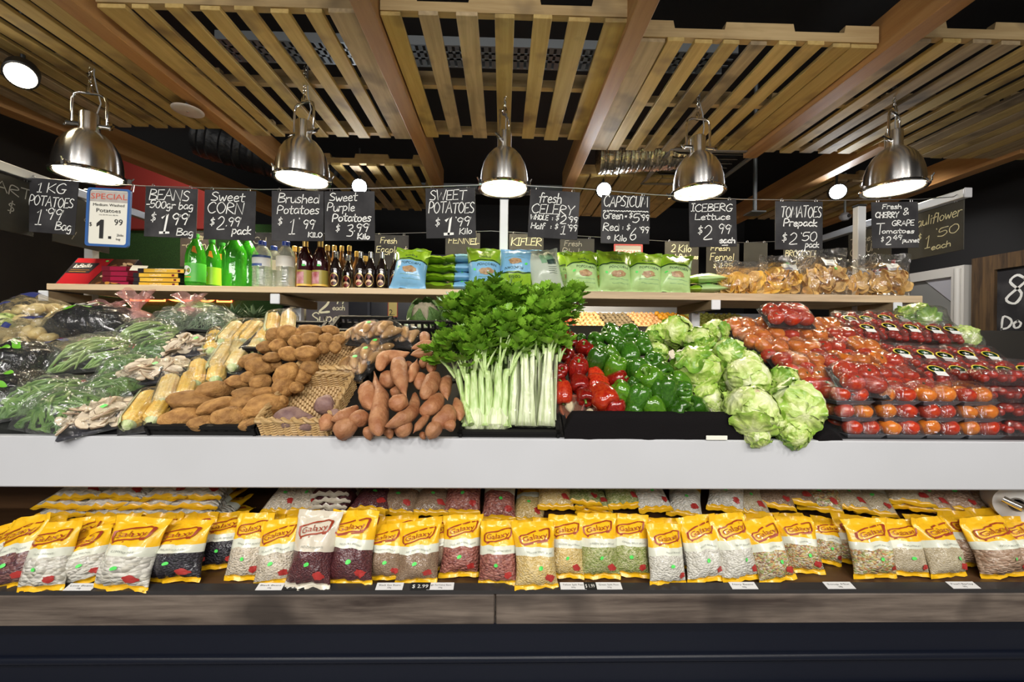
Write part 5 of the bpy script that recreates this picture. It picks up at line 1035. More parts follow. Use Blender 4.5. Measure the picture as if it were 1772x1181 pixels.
# sliced mushrooms
MSH = mat('mushroom flesh', (.58, .48, .34), .6, var=(.78, .68, .52), vs=40, rnd=.1); MSD = mat('mushroom cap rim', (.36, .25, .16), .6)
def slicemesh():
    out = [(-.024, .0), (-.022, .012), (-.012, .022), (0, .025), (.012, .022), (.022, .012), (.024, 0), (.018, -.003), (.008, .001), (.007, -.012), (.009, -.02), (-.009, -.02), (-.007, -.012), (-.008, .001), (-.018, -.003)]
    m = MB().prism(out, -.0025, .0025); m.mi = 1
    arc = out[:7]; m.add([(x*1.04, y, z*1.04) for y in (-.0026, .0026) for x, z in arc], [(i, i+1, 8+i, 7+i) for i in range(6)]); return m
smm = slicemesh().mesh('slice', False); smm.materials.append(MSH); smm.materials.append(MSD)
def mushtray(label, px, py, n, W, D, cnt_, rz):
    p = slope(px, py, n); t = thing('mushroom_tray', label, 'mushroom tray', 'wrapped trays of sliced mushrooms', mx=frame(p, V((1, 0, 0)), SD, NRM) @ Matrix.Rotation(R(rz), 4, 'Z')); rw = random.Random(px)
    part('tray', MB().rbox(-W/2, W/2, -D/2, D/2, -.016, -.004, .004), mat('blue black tray', (.02, .022, .035), .3) if 'blue black tray' not in bpy.data.materials else bpy.data.materials['blue black tray'], t)
    for i in range(cnt_):
        x, y = rw.uniform(-.42, .42)*W, rw.uniform(-.42, .42)*D; z = .006+.026*(1-(2*x/W)**2)*(1-(2*y/D)**2)*rw.uniform(.5, 1.2)
        link('mushroom_slice', smm, None, t, mx=TRS((x, y, z), R(-90)+rw.uniform(-.9, .9), rw.uniform(-.4, .4), rw.uniform(0, 6), (1.15, .75, 1.15)))
    part('cling_wrap', dome(W+.006, D+.006, .056, px, .006, lift=-.014), WRAP, t, sharp=0); part('price_dot', MB().lathe([(0, .045), (.011, .0445)], 4), STICK, t, mx=Matrix.Translation((.02, -.01, 0)))
mushtray('wrapped tray of sliced mushrooms at the front between beans and corn', 178, 722, .035, .20, .13, 34, 28); mushtray('wrapped tray of sliced mushrooms in the middle, tilted', 268, 645, .045, .21, .12, 44, 14); mushtray('wrapped tray of sliced mushrooms at the back behind the corn', 338, 600, .05, .20, .13, 48, 10)
# bags of green beans and of potatoes
BEAN = mat('green bean', (.055, .15, .02), .45, var=(.17, .31, .06), vs=20, rnd=.15); ONI = mat('pale spring onion', (.42, .50, .20), .45, var=(.22, .38, .08), vs=12); FRI = mat('blue green herb', (.10, .17, .09), .5, var=(.26, .32, .20), vs=30)
def strands(W, D, h, n, seed, r=.0042, L=.10, spread=1.2, wig=.012):
    m = MB(); rw = random.Random(seed)
    for i in range(n):
        x, y = rw.uniform(-.44, .44)*W, rw.uniform(-.44, .44)*D; e = max(1-abs(2*x/W)**2.5, 0)*max(1-abs(2*y/D)**2.5, 0); z = h*e*rw.uniform(.35, .88)+.004
        a = rw.gauss(.5, spread); c = rw.uniform(-wig, wig); l = L*rw.uniform(.7, 1.1)/2; d = V((cos(a), sin(a), rw.uniform(-.1, .1))); pn = V((-sin(a), cos(a), .3))
        P = [V((x, y, z))+d*(l*t)+pn*(c*(1-t*t)) for t in (-1, -.5, 0, .5, 1)]
        P = [V((min(max(q.x, -W*.47), W*.47), min(max(q.y, -D*.47), D*.47), min(max(q.z, .004), h*.93*max(.15, 1-abs(2*q.x/W)**2.5)*max(.15, 1-abs(2*q.y/D)**2.5)))) for q in P]
        m.tube(P, [r*.5, r, r*1.05, r, r*.4], 6)
    return m
CLIP = mat('red bag clip', (.62, .05, .03), .4)
def bag(name, label, cat, grp, px, py, n, wpx, dl, h, rz, fill, filmm=WRAPH, clip=None, seed=1):
    p = slope(px, py, n); W = wpx*p.y/F; t = thing(name, label, cat, grp, mx=frame(p, V((1, 0, 0)), SD, NRM) @ Matrix.Rotation(R(rz), 4, 'Z'))
    fill(t, W, dl, h, seed)
    part('plastic_bag', dome(W*1.04, dl*1.04, h*1.08, seed, .016, 26, 22, 2.6), filmm, t, sharp=0)
    if clip:
        m = MB().grid(lambda a, b: V((clip[0]*W/2+(b*.05)*cos(clip[1]+(a-.5)*1.6)*(1+.2*sin(a*20)), clip[0]*0+clip[2]*dl/2+b*.05*sin(clip[1]+(a-.5)*1.6), .02+.014*sin(a*17)*b)), 20, 4)
        g = part('gathered_neck', m, filmm, t, sharp=0); part('clip', MB().rbox(-.008, .008, -.006, .006, -.003, .006, .002), CLIP, g, loc=(clip[0]*W/2, clip[2]*dl/2, .022))
    return t
def f_beans(t, W, D, h, s): tag(part('green_beans', strands(W, D, h, 130, s, .0055), BEAN, t), None, None, None, 'stuff')
def f_onion(t, W, D, h, s): tag(part('spring_onions', strands(W, D, h, 60, s, .0048, .16, .18, .006), ONI, t), None, None, None, 'stuff')
def f_herb(t, W, D, h, s): tag(part('herb_sprigs', strands(W, D, h, 150, s, .0022, .09, .8, .02), FRI, t), None, None, None, 'stuff')
def f_okra(t, W, D, h, s): tag(part('snow_peas', strands(W, D, h, 70, s, .006, .08, .7, .008), BEAN, t), None, None, None, 'stuff')
WPOT = mat('washed potato skin', (.62, .45, .17), .45, var=(.76, .60, .28), vs=2, rnd=.1)
BLUEP = mat('blue bag print', (.03, .04, .16), .4); LEAFP = mat('leaf green bag print', (.13, .42, .02), .4); BLKF = mat('glossy black bag', (.012, .012, .013), .16, coat=.6, bump=.8, bs=14)
def f_pot(t, W, D, h, s):
    rw = random.Random(s); k = 0
    for j in range(3):
        for i in range(4):
            x = (-.36+.24*i+rw.uniform(-.03, .03))*W; y = (-.32+.32*j)*D; r = min(W, D)*.155; e = max(1-abs(2*x/W)**2.2, 0)*max(1-abs(2*y/D)**2.2, 0)
            link('washed_potato', POTM[(i+j) % 7], WPOT, t, mx=TRS((x, y, max(r*.7, h*.55*e)), rw.uniform(-1, 1), rw.uniform(-1, 1), rw.uniform(0, 6), (r*1.25, r*1.2, r*1.2)))
def decal_dome(W, D, h, seed, x0, x1, y0, y1, off=.004):
    def fn(a, b):
        x, y = x0+(x1-x0)*a, y0+(y1-y0)*b; e = max(1-abs(x)**2.6, 0)**.5*max(1-abs(y)**2.6, 0)**.5
        return V((x*W*.52, y*D*.52, h*1.08*e+.016*nz((x*2.5, y*2.5, seed), 1.3)*min(1, 3*e)+off))
    return fn
def printed(t, W, D, h, seed, items):
    for nm, x0, x1, y0, y1, m in items: part(nm, MB().grid(decal_dome(W, D, h, seed, x0, x1, y0, y1), 8, 6), m, t, sharp=0)
def f_black(t, W, D, h, s):
    part('black_wrapper', dome(W*1.0, D*1.0, h*1.0, s, .016, 26, 22, 2.6), BLKF, t, sharp=0); rw = random.Random(s)
    for k in range(5):
        x, y = rw.uniform(-.5, .4), rw.uniform(-.5, .4); part('leaf_print', MB().grid(lambda a, b, x=x, y=y: decal_dome(W, D, h*.96, s, -1, 1, -1, 1, .008)((x+a*.30*(1-.0*b)+1)/2, (y+(b-.5)*.20*sin(pi*a)**.8+1)/2), 8, 3), LEAFP, t, sharp=0)
    vs, fs, wd = text2d('1kg' if s % 2 else 'Natural'); f = decal_dome(W, D, h*.97, s, -1, 1, -1, 1, .010)
    part('lettering', MB().add([f((-.1+a/wd*.8+1)/2, (.1+b*.16+1)/2) for a, b in vs], fs), CARD, t, smooth=False)
def bag_pot(label, px, py, n, wpx, dl, h, rz, seed, clip=None):
    t = bag('potato_bag', label, 'potato bag', 'clear bags of washed potatoes', px, py, n, wpx, dl, h, rz, f_pot, WRAPH, clip, seed); W = wpx*slope(px, py, n).y/F
    printed(t, W, dl, h, seed, [('blue_print', -.5, .35, .1, .45, BLUEP), ('blue_print', -.55, -.1, -.5, -.3, BLUEP)]); return t
B1 = lambda x, y: (x/4.375, 500+y/4.375)
ZB = [
 ('bean_bag', 'bag of green beans at the front, leftmost corner of the mushrooms', f_beans, 535, 950, .012, 480/4.375, .19, .075, -12, (.75, .6, .8)),
 ('bean_bag', 'bag of green beans left of the front bean bag', f_beans, 330, 850, .014, 500/4.375, .19, .07, 18, (.8, .4, .6)),
 ('bean_bag', 'bag of green beans behind the front one with a red clip', f_beans, 860, 780, .02, 310/4.375, .17, .065, -20, (-.6, 2.4, .8)),
 ('bean_bag', 'large bag of spring greens in the middle of the bagged vegetables', f_onion, 735, 530, .025, 470/4.375, .20, .09, 14, (-.8, 3.4, -.6)),
 ('bean_bag', 'small bag of green beans beside the middle mushroom tray', f_beans, 960, 610, .02, 290/4.375, .13, .06, 10, (.6, 1, .6)),
 ('herb_bag', 'bag of pale spring onions below the rear herb bags', f_onion, 1130, 370, .03, 390/4.375, .15, .075, 10, None),
 ('bean_bag', 'bag of snow peas in front of the rear mushroom tray', f_okra, 1165, 480, .025, 280/4.375, .12, .05, 4, (-.8, 3, 0)),
 ('herb_bag', 'bag of dark green herbs under the shelf', f_herb, 1320, 285, .03, 260/4.375, .14, .08, 0, None),
 ('herb_bag', 'bag of feathery grey green herbs beside the corn', f_herb, 1620, 270, .03, 290/4.375, .14, .075, -8, None),
 ('herb_bag', 'bag of long green herbs at the top beneath the neon strip', f_onion, 1480, 190, .03, 260/4.375, .12, .06, 0, None)]
for i, (nm, lab, f, x, y, n, wpx, dl, h, rz, clip) in enumerate(ZB): bag(nm, lab, 'bag of beans' if nm == 'bean_bag' else 'bag of herbs', 'bagged greens', *B1(x, y), n, wpx, dl, h, rz, f, WRAPH, clip, i+2)
bag_pot('clear bag of washed potatoes at the top left corner', *B1(270, 250), .03, 420/4.375, .20, .11, 0, 31); bag_pot('clear bag of washed potatoes with blue print, second down at left', *B1(300, 430), .025, 330/4.375, .19, .11, -10, 32, (.9, .3, .3)); bag_pot('clear bag of washed potatoes cut by the left edge of the picture', *B1(30, 430), .03, 260/4.375, .19, .10, 5, 33); bag_pot('clear bag of potatoes half under the bag of spring greens', *B1(480, 550), .015, 290/4.375, .17, .075, 12, 34)
for i, (lab, x, y, n, wpx, dl, h, rz) in enumerate((('glossy black bag with leaf print at the far left', 190, 610, .03, 420, .21, .10, -16), ('glossy black bag with leaf print at the far left front', 80, 830, .015, 420, .20, .085, 8), ('glossy black one kilo bag with leaf print near the shelf post', 730, 320, .03, 560, .19, .11, 8))):
    bag('black_potato_bag', lab, 'potato bag', 'black printed potato bags', *B1(x, y), n, wpx/4.375, dl, h, rz, f_black, WRAP, None, 41+i)
printed_yellow = mat('yellow picture print', (.66, .50, .22), .4, var=(.80, .68, .40), vs=20)
# bags tied with pink necks
PINK = film('pink translucent plastic', (1, .80, .78), .25, .35, (.85, .45, .42), .8, 20, .12)
for i, (lab, px, py, r) in enumerate((('tied bag with a large pink gathered neck at the back left', 236, 556, .062), ('tied bag with a small pink neck below the neon strip', 328, 546, .05), ('tied bag with a pink neck next to the shelf post', 188, 556, .05))):
    p = slope(px, py, .04); t = thing('tied_bag', lab, 'tied bag', 'bags with pink necks', loc=p)
    part('bag_body', lump(r*1.2, r, r*.8, i+3, .2), mat('white mushrooms in bag', (.42, .36, .27), .5, var=(.04, .035, .03), vs=30) if i == 0 else bpy.data.materials['white mushrooms in bag'], t); part('plastic_film', lump(r*1.27, r*1.08, r*.88, i+3, .2), PINK, t)
    hh = [.085, .06, .05][i]
    part('gathered_neck', MB().grid(lambda a, b: V(((.012+.05*b**1.3)*cos(2*pi*a)*(1+.25*sin(2*pi*a*7)*b), (.012+.05*b**1.3)*.8*sin(2*pi*a)*(1+.25*sin(2*pi*a*7)*b), r*.7+hh*b*(1+.22*sin(2*pi*a*4+1)*b))), 56, 8, True), PINK, t, sharp=0)
# pineapples behind the corn
PIN = mat('pineapple rind', (.30, .20, .05), .6, var=(.10, .12, .03), vs=40, bump=.6, bs=50); PLF = mat('pineapple leaf', (.055, .10, .045), .45, var=(.16, .22, .11), vs=18)
for i, (px, py) in enumerate(((404, 556), (440, 556))):
    p = at(px, py, 2.02); t = thing('pineapple', ['left', 'right'][i]+' pineapple with spiky crown behind the sweet corn', 'pineapple', 'pineapples', loc=p); rw = random.Random(i+2)
    part('fruit', MB().lathe([(0, -.19), (.04, -.185), (.06, -.15), (.066, -.10), (.058, -.04), (.035, -.005), (0, 0)], 20, fn=lambda a, z: 1+.04*sin(a*8+z*120)), PIN, t)
    m = MB()
    for k in range(46):
        a = k*2.4; e = .25+1.05*(k/46); L = .105*(1-.25*k/46)*rw.uniform(.8, 1.15); d = V((cos(a)*cos(1.5-e), sin(a)*cos(1.5-e), sin(1.5-e*.85))); sd = V((-sin(a), cos(a), 0))
        P = [d*(L*q)+V((0, 0, -.05*q*q*(.3+e*.4))) for q in (0, .3, .6, .85, 1)]; wv = [.008, .009, .0065, .003, .0005]
        m.add([q+sd*ww*s+V((0, 0, .003*abs(s))) for q, ww in zip(P, wv) for s in (-1, 0, 1)], [(3*j+q, 3*j+q+1, 3*j+q+4, 3*j+q+3) for j in range(4) for q in (0, 1)])
    part('crown_leaves', m, PLF, t)
# ------------------------------------------------------------------ celery
STK = mat('celery stalk', (.34, .52, .14), .35, var=(.58, .70, .34), vs=6, stretch=(30, 30, 2), bump=.5, bs=2.5, coat=.15, rnd=.08); STP = mat('pale celery stalk', (.52, .62, .30), .35, var=(.74, .78, .56), vs=6, stretch=(30, 30, 2), bump=.5, bs=2.5, rnd=.06)
LEAF = mat('celery leaf', (.11, .27, .014), .42, var=(.24, .46, .035), vs=16, rnd=.12)
def stalkmesh(L, w0, w1, bend, seed, n=14, k=12):
    m = MB(); vs = []
    prof = []
    for i in range(k): a = 2*pi*i/k; prof.append((cos(a), .55*sin(a)-(.34*(1-cos(a)**2) if sin(a) > 0 else 0)+(.06 if i % 2 else 0)))
    for j in range(n+1):
        t = j/n; w = w0+(w1-w0)*t**.7; w *= 1+.25*exp(-t*9)
        c = V((bend[0]*t**1.6+.004*nz((t*3, seed, 1)), bend[1]*t**1.5, L*t))
        vs += [c+V((a*w, b*w*.8, 0)) for a, b in prof]
    return m.add(vs, [(j*k+i, j*k+(i+1) % k, (j+1)*k+(i+1) % k, (j+1)*k+i) for j in range(n) for i in range(k)]+[tuple(range(k-1, -1, -1)), tuple(n*k+i for i in range(k))])
_LF = [(0, 0), (.22, .10), (.42, .08), (.34, .26), (.55, .34), (.48, .48), (.40, .52), (.50, .70), (.30, .72), (.24, .88), (.10, .86), (0, 1.02)]
def leaflet(m, p, d, up, s):
    d = d.normalized(); x = d.cross(up); x = x.normalized() if x.length > 1e-4 else d.orthogonal(); z = x.cross(d)
    vs = []; L = _LF
    for (a, b) in L: vs.append(p+(d*b+x*a*.9+z*(.32*a+.25*sin(b*3)*b*-.5))*s)
    for (a, b) in L[1:-1]: vs.append(p+(d*b-x*a*.9+z*(.32*a+.25*sin(b*3)*b*-.5))*s)
    ctr = [p+(d*b-z*.06*sin(b*3))*s for b in (.2, .45, .7)]
    n = len(L); o = len(vs); vs += ctr
    fs = []
    for side in (0, 1):
        idx = list(range(n)) if not side else [0]+list(range(n, 2*n-2))+[n-1]
        c = lambda j: o+(0 if L[j][1] < .3 else 1 if L[j][1] < .6 else 2)
        for j in range(n-1):
            a, b = idx[j], idx[j+1]; cc, cd = c(j), c(j+1)
            f = [(a, b, cc)] if cc == cd else [(a, b, cd, cc)]
            fs += [q if not side else q[::-1] for q in f]
    m.add(vs, fs)
def foliage(tips, seed, n, spread, size, up=V((0, -.5, .8))):
    m = MB(); rw = random.Random(seed)
    for tp, d in tips:
        for k in range(n):
            q = rw.random(); a = rw.uniform(0, 2*pi); o = V((cos(a), sin(a)*.8, rw.uniform(-.5, .9)))
            c = tp+d*(rw.uniform(-.35, 1)*spread*1.3)+o*spread*rw.uniform(.1, .8)
            dd = (o*.8+d*.9+V((rw.uniform(-.4, .4), rw.uniform(-.6, .1), rw.uniform(-.3, .3))))
            for s in (-1, 0, 1):
                e = dd.normalized()+dd.cross(V((0, 0, 1))).normalized()*s*.9
                leaflet(m, c+e*.004, e, (up+V((rw.uniform(-.5, .5), rw.uniform(-.5, .5), rw.uniform(-.2, .4)))).normalized(), size*rw.uniform(.75, 1.15))
    return m
def celery(label, px, s, W, L, wrapped=False, seed=1, lean=.42, tilt=0.0, leafn=15, size=.036, up=.0):
    X = px_X(px, 746, .01) if px > 20 else px; base = V((X, Y0, Z0))+SD*s+NRM*.012+V((0, 0, up))
    t = thing('celery_bunch', label, 'celery', 'celery bunches', mx=Matrix.Translation(base) @ Euler((-lean, tilt, 0)).to_matrix().to_4x4()); rw = random.Random(seed)
    tips = []
    st = [(-.95, .1), (-.5, -.5), (0, -.7), (.5, -.5), (.95, .1), (-.45, .45), (.45, .45), (0, .2)]
    for i, (a, b) in enumerate(st):
        bx, by = a*W*.36, b*W*.36; fan = (.42 if not wrapped else .16); bend = (a*W*fan+rw.uniform(-.008, .008), b*W*.4-.01); l = L*rw.uniform(.86, 1.05)
        part('stalk', stalkmesh(l, W*.20*(1.15 if not wrapped else 1), W*.10, bend, seed+i), STP if wrapped or i in (7,) else STK, t, loc=(bx, by, 0), rot=(0, 0, atan2(-a, -b)*.6 if b > 0 else -a*.7), sharp=0)
        tip = V((bx+bend[0], by+bend[1], l)); d = (V((bend[0]*2.2, bend[1]*2-.01, L))).normalized(); tips.append((tip, d))
    br = MB()
    ends = []
    for tip, d in tips:
        for k in range(3):
            e = (d+V((rw.uniform(-.45, .45), rw.uniform(-.45, .2), rw.uniform(-.1, .2)))).normalized(); l2 = rw.uniform(.05, .11)*(.6 if wrapped else 1); br.tube([tip-d*.02, tip+e*l2*.5, tip+e*l2+V((0, 0, -.004))], [.0045, .0035, .002], 6); ends.append((tip+e*l2, e))
    part('leaf_stems', br, STK, t)
    part('leaves', foliage(ends, seed, leafn//3 if not wrapped else 4, .048 if not wrapped else .026, size), LEAF, t, sharp=0)
    if not wrapped: part('root_end', MB().lathe([(0, -.012), (W*.30, -.010), (W*.44, .004), (W*.45, .03), (W*.36, .06)], 20, fn=lambda a, z: 1+.07*sin(a*9)), STP, t)
    else:
        part('cling_wrap', MB().lathe([(W*.47, -.004), (W*.54, .05), (W*.55, L*.5), (W*.50, L*.85), (W*.36, L*1.0)], 26, fn=lambda a, z: 1+.05*sin(a*7+z*30)+.03*sin(a*3)), WRAP, t, sharp=0)
celery('whole celery bunch at the left, one stalk leaning out', 822, .03, .094, .185, False, 1, .40, -.05, 24); celery('whole celery bunch second from left with a broad white base', 858, .03, .10, .20, False, 2, .40, .02, 24)
celery('wrapped celery half, narrow, between the whole bunches and the others', 888, .04, .056, .24, True, 3, .36, .02); celery('wrapped pale celery half in the middle', 911, .035, .076, .25, True, 4, .36, .02); celery('wrapped pale celery half at the right end', 945, .035, .076, .25, True, 5, .36, .05)
for i, (px, s, tl) in enumerate(((836, .17, -.04), (858, .18, -.01), (884, .18, .01), (908, .17, .03), (928, .16, .05), (850, .30, -.03), (878, .31, .0), (904, .30, .03))):
    celery(f'{nth(i if i < 5 else i-5, 5 if i < 5 else 3)} celery bunch in the {"second" if i < 5 else "rearmost"} row, mostly leaves showing', px, s, .085, .25 if i < 5 else .22, False, 11+i, .34, tl, 21, .042, up=.0 if i < 5 else -.02)
t = thing('celery_stalk', 'single leafy celery stalk leaning out left over the sweet potatoes', 'celery', mx=Matrix.Identity(4)); p0 = slope(815, 735, .05); p1 = slope(787, 640, .12); p2 = slope(770, 585, .14)
part('stalk', MB().tube([p0, (p0+p1)/2+V((0, 0, .004)), p1], [.011, .009, .007], 10), STK, t); part('leaf_stems', MB().tube([p1, p2], [.005, .003], 8).tube([p1, slope(800, 610, .15)], [.005, .003], 8).tube([p1-(p1-p0)*.1, slope(772, 628, .13)], [.004, .002], 8), STK, t)
part('leaves', foliage([(p2, V((-.2, -.3, .9))), (slope(800, 606, .15), V((.2, -.3, .9))), (slope(770, 624, .13), V((-.7, -.3, .4)))], 5, 7, .026, .034), LEAF, t, sharp=0)
# ------------------------------------------------------------------ capsicums
REDC = mat('red capsicum skin', (.15, .005, .004), .16, var=(.26, .011, .006), vs=6, coat=.5, rnd=.25); ORC = mat('orange red capsicum skin', (.50, .045, .010), .16, var=(.36, .012, .006), vs=5, coat=.5, rnd=.15); GRC = mat('green capsicum skin', (.022, .085, .006), .17, var=(.042, .14, .010), vs=7, coat=.5, rnd=.25); LGC = mat('light green capsicum skin', (.085, .22, .010), .17, var=(.050, .155, .009), vs=6, coat=.5, rnd=.15)
STEMC = mat('capsicum stem', (.10, .22, .03), .5, var=(.18, .30, .06), vs=30); FLESH = mat('capsicum flesh', (.50, .06, .015), .4, var=(.75, .28, .12), vs=20); SEED = mat('capsicum seeds', (.78, .66, .42), .5, bump=.6, bs=200)
def capmesh(seed, n=4):
    rw = random.Random(seed); ph = rw.uniform(0, 6); el = rw.uniform(.95, 1.2)
    pr = [(0, -.80), (.16, -.90), (.38, -.98), (.60, -.93), (.78, -.72), (.90, -.35), (.97, .05), (.98, .40), (.90, .68), (.74, .86), (.52, .93), (.32, .86), (.16, .74), (0, .70)]
    P = []
    for i in range(len(pr)-1): P += [pr[i], ((pr[i][0]+pr[i+1][0])/2, (pr[i][1]+pr[i+1][1])/2)]
    P.append(pr[-1])
    def fn(a, z): d = abs(sin((a*n+ph)/2)); return 1+.16*(d**.55-.75)*(1 if z < .6 else .9)+.06*sin(a+seed)+.03*sin(2*a+z*3+seed)
    m = MB().lathe([(r, z*el) for r, z in P], 40, fn=fn); m.v = [(x*(1+.06*nz((x, y, z), 1.2, seed)), y, z+.07*x*sin(seed)+(.10*abs(sin((atan2(y, x)*n+ph)/2)) if abs(z) > .75*el else 0)*(1 if z > 0 else -1)*min(1, sqrt(x*x+y*y)*2)) for x, y, z in m.v]
    return m.mesh('capsicum')
CAPM = [capmesh(i+1, 4 if i % 3 else 3) for i in range(6)]
stemm = MB().tube([(0, 0, .66), (.02, 0, .82), (.03, .02, 1.0), (.09, .05, 1.22)], [.20, .12, .10, .13], 10).lathe([(.02, .78), (.20, .76), (.28, .72)], 12, fn=lambda a, z: 1+.2*sin(a*5)).mesh('stem')
rg = random.Random(4)
def capsicum(label, px, py, n, dpx, m, tilt=None, grp='red capsicums', stem=True):
    p = slope(px, py, n); r = dpx/2*p.y/F*1.06; rr, u, v = cam_basis(p)
    a = rg.uniform(0, 6) if tilt is None else tilt[0]; e = rg.uniform(.1, 1.2) if tilt is None else tilt[1]  # e: how much the stem end turns to the viewer
    ax = ((rr*cos(a)+u*sin(a))*cos(e)+v*sin(e)).normalized(); x = ax.orthogonal().normalized()
    o = link('capsicum', rg.choice(CAPM), m, mx=frame(p, x, ax.cross(x), ax, r)); tag(o, label, 'capsicum', grp)
    if stem: link('stem', stemm, STEMC, o)
    return o
C1 = lambda x, y: (940+x/3.544, 520+y/3.544)
RC = [('top row', .10, [(155, 240, 95, 0), (182, 262, 60, 0)]), ('second row', .10, [(150, 340, 95, 0), (240, 300, 95, 0), (290, 310, 70, 0)]), ('third row', .095, [(110, 435, 80, 0), (160, 395, 70, 0), (208, 430, 118, 0, (1.4, .5)), (222, 385, 90, 0)]), ('fourth row', .09, [(85, 480, 95, 0), (222, 505, 115, 0, (-1.4, .9)), (320, 462, 95, 1), (335, 512, 122, 1), (450, 490, 115, 0, (.3, .4))]), ('fifth row', .08, [(125, 568, 115, 1, (-1.5, .2)), (250, 590, 112, 0, (-1.2, 1.0)), (368, 600, 172, 1, (-.8, .7))]), ('front row', .06, [(438, 675, 122, 0, (1.5, .35))])]
for rn, n, L in RC:
    for i, a in enumerate(L): capsicum(f'red capsicum, {nth(i, len(L)) if len(L) > 1 else "lone one"} in the {rn} beside the celery', *C1(a[0], a[1]), n, a[2]/3.544, ORC if a[3] else REDC, a[4] if len(a) > 4 else None)
GC = [('top row', .12, [(325, 240, 95, 0), (420, 200, 105, 0), (532, 205, 110, 0), (235, 232, 55, 0)]), ('second row', .12, [(355, 292, 65, 0), (442, 235, 112, 0), (600, 240, 80, 0), (540, 268, 90, 0)]), ('third row', .12, [(330, 372, 128, 0, (1.2, .3)), (418, 345, 115, 1, (2.2, .3)), (455, 292, 102, 0), (530, 325, 118, 0, (-1.5, .6)), (600, 290, 110, 0)]), ('fourth row', .105, [(440, 425, 135, 1, (1.2, .5)), (572, 430, 130, 0, (1.7, .2)), (672, 385, 122, 0), (725, 425, 115, 0)]), ('fifth row', .10, [(545, 515, 70, 0), (650, 497, 165, 1, (2.0, .8)), (768, 492, 95, 1), (835, 490, 110, 1)]), ('sixth row', .085, [(488, 575, 130, 1, (2.4, .3)), (575, 605, 140, 0, (1.2, .2)), (735, 570, 172, 0, (1.6, .35)), (840, 555, 110, 0)]), ('front row', .055, [(548, 682, 100, 0), (680, 672, 142, 1), (828, 668, 145, 0), (862, 622, 105, 1), (945, 655, 122, 0)])]
for rn, n, L in GC:
    for i, a in enumerate(L): capsicum(f'green capsicum, {nth(i, len(L))} in the {rn} of green capsicums', *C1(a[0], a[1]), n, a[2]/3.544, LGC if a[3] else GRC, a[4] if len(a) > 4 else None, 'green capsicums', len(a) > 4 and a[4][1] > .4 or rg.random() < .4)
def caphalf(label, px, py, n, dpx, seed):
    p = slope(px, py, n); r = dpx/2*p.y/F; t = thing('capsicum_half', label, 'capsicum', 'wrapped capsicum halves', mx=frame(p, *[x for x in (cam_basis(p)[0], cam_basis(p)[1], cam_basis(p)[2])], r) @ Euler((-.3, .25*(-1)**seed, .3*seed)).to_matrix().to_4x4())
    f = lambda a: 1+.10*abs(sin(a*1.5+seed))
    part('shell', MB().lathe([(0, -.75), (.5, -.68), (.85, -.35), (.98, .0), (.88, .02), (.74, -.25), (.45, -.5), (0, -.55)], 32, fn=lambda a, z: f(a)), REDC, t); part('inner_flesh', MB().lathe([(.93, .012), (.86, .02), (.72, -.22), (.43, -.47), (0, -.52)], 32, fn=lambda a, z: f(a), cap=False), FLESH, t)
    part('seed_core', lump(.30, .42, .25, seed+3, .3), SEED, t, mx=Matrix.Translation((-.1, .1, .02)) @ Matrix.Scale(1.15, 4)); part('rib', MB().tube([(-.1, 0, -.1), (.35, .3, -.2), (.7, .5, -.05)], [.12, .08, .05], 8), SEED, t); part('cling_wrap', MB().lathe([(0, .16), (.6, .12), (1.0, .02), (1.04, -.1)], 28, fn=lambda a, z: f(a)), WRAP, t)
caphalf('cut red capsicum half with seeds at the front left by the celery', *C1(172, 655), .055, 44, 1); caphalf('second cut red capsicum half lying flat at the front', *C1(300, 690), .045, 36, 2)
# ------------------------------------------------------------------ iceberg lettuces
def leafmat(name, a, b2, c):                              # pale rib and base to greener leaf margin, along the leaf's own tone
    m = mat(name, a, .36, var=b2, vs=6, bump=.28, bs=9, rnd=.05, coat=.15); t = m.node_tree; N, L = t.nodes, t.links; b = N['Principled BSDF']
    at_ = N.new('ShaderNodeAttribute'); at_.attribute_name = 'tone'; n = N.new('ShaderNodeTexNoise'); n.inputs['Scale'].default_value = 5; n.inputs['Detail'].default_value = 5; tc = N.new('ShaderNodeTexCoord'); L.new(tc.outputs['Object'], n.inputs['Vector'])
    ma = N.new('ShaderNodeMath'); ma.operation = 'MULTIPLY_ADD'; L.new(n.outputs[0], ma.inputs[0]); ma.inputs[1].default_value = .7; ma.inputs[2].default_value = -.35; ad = N.new('ShaderNodeMath'); L.new(ma.outputs[0], ad.inputs[0]); L.new(at_.outputs['Fac'], ad.inputs[1])
    cr = N.new('ShaderNodeValToRGB'); L.new(ad.outputs[0], cr.inputs[0]); e = cr.color_ramp.elements; e[0].position = .05; e[0].color = (*a, 1); e[1].position = .95; e[1].color = (*c, 1); q = e.new(.5); q.color = (*b2, 1)
    for l in list(b.inputs['Base Color'].links): L.remove(l)
    L.new(cr.outputs[0], b.inputs['Base Color']); return m
LETA = leafmat('iceberg leaf', (.70, .76, .38), (.50, .63, .16), (.27, .46, .05)); LETB = leafmat('pale iceberg heart leaf', (.76, .80, .52), (.64, .72, .30), (.44, .60, .14)); LETC = leafmat('dark outer iceberg leaf', (.50, .60, .20), (.24, .42, .05), (.12, .28, .022))
def toned(mb, name, vals):
    me = mb.mesh(name); at_ = me.attributes.new('tone', 'FLOAT', 'POINT'); at_.data.foreach_set('value', vals); return me
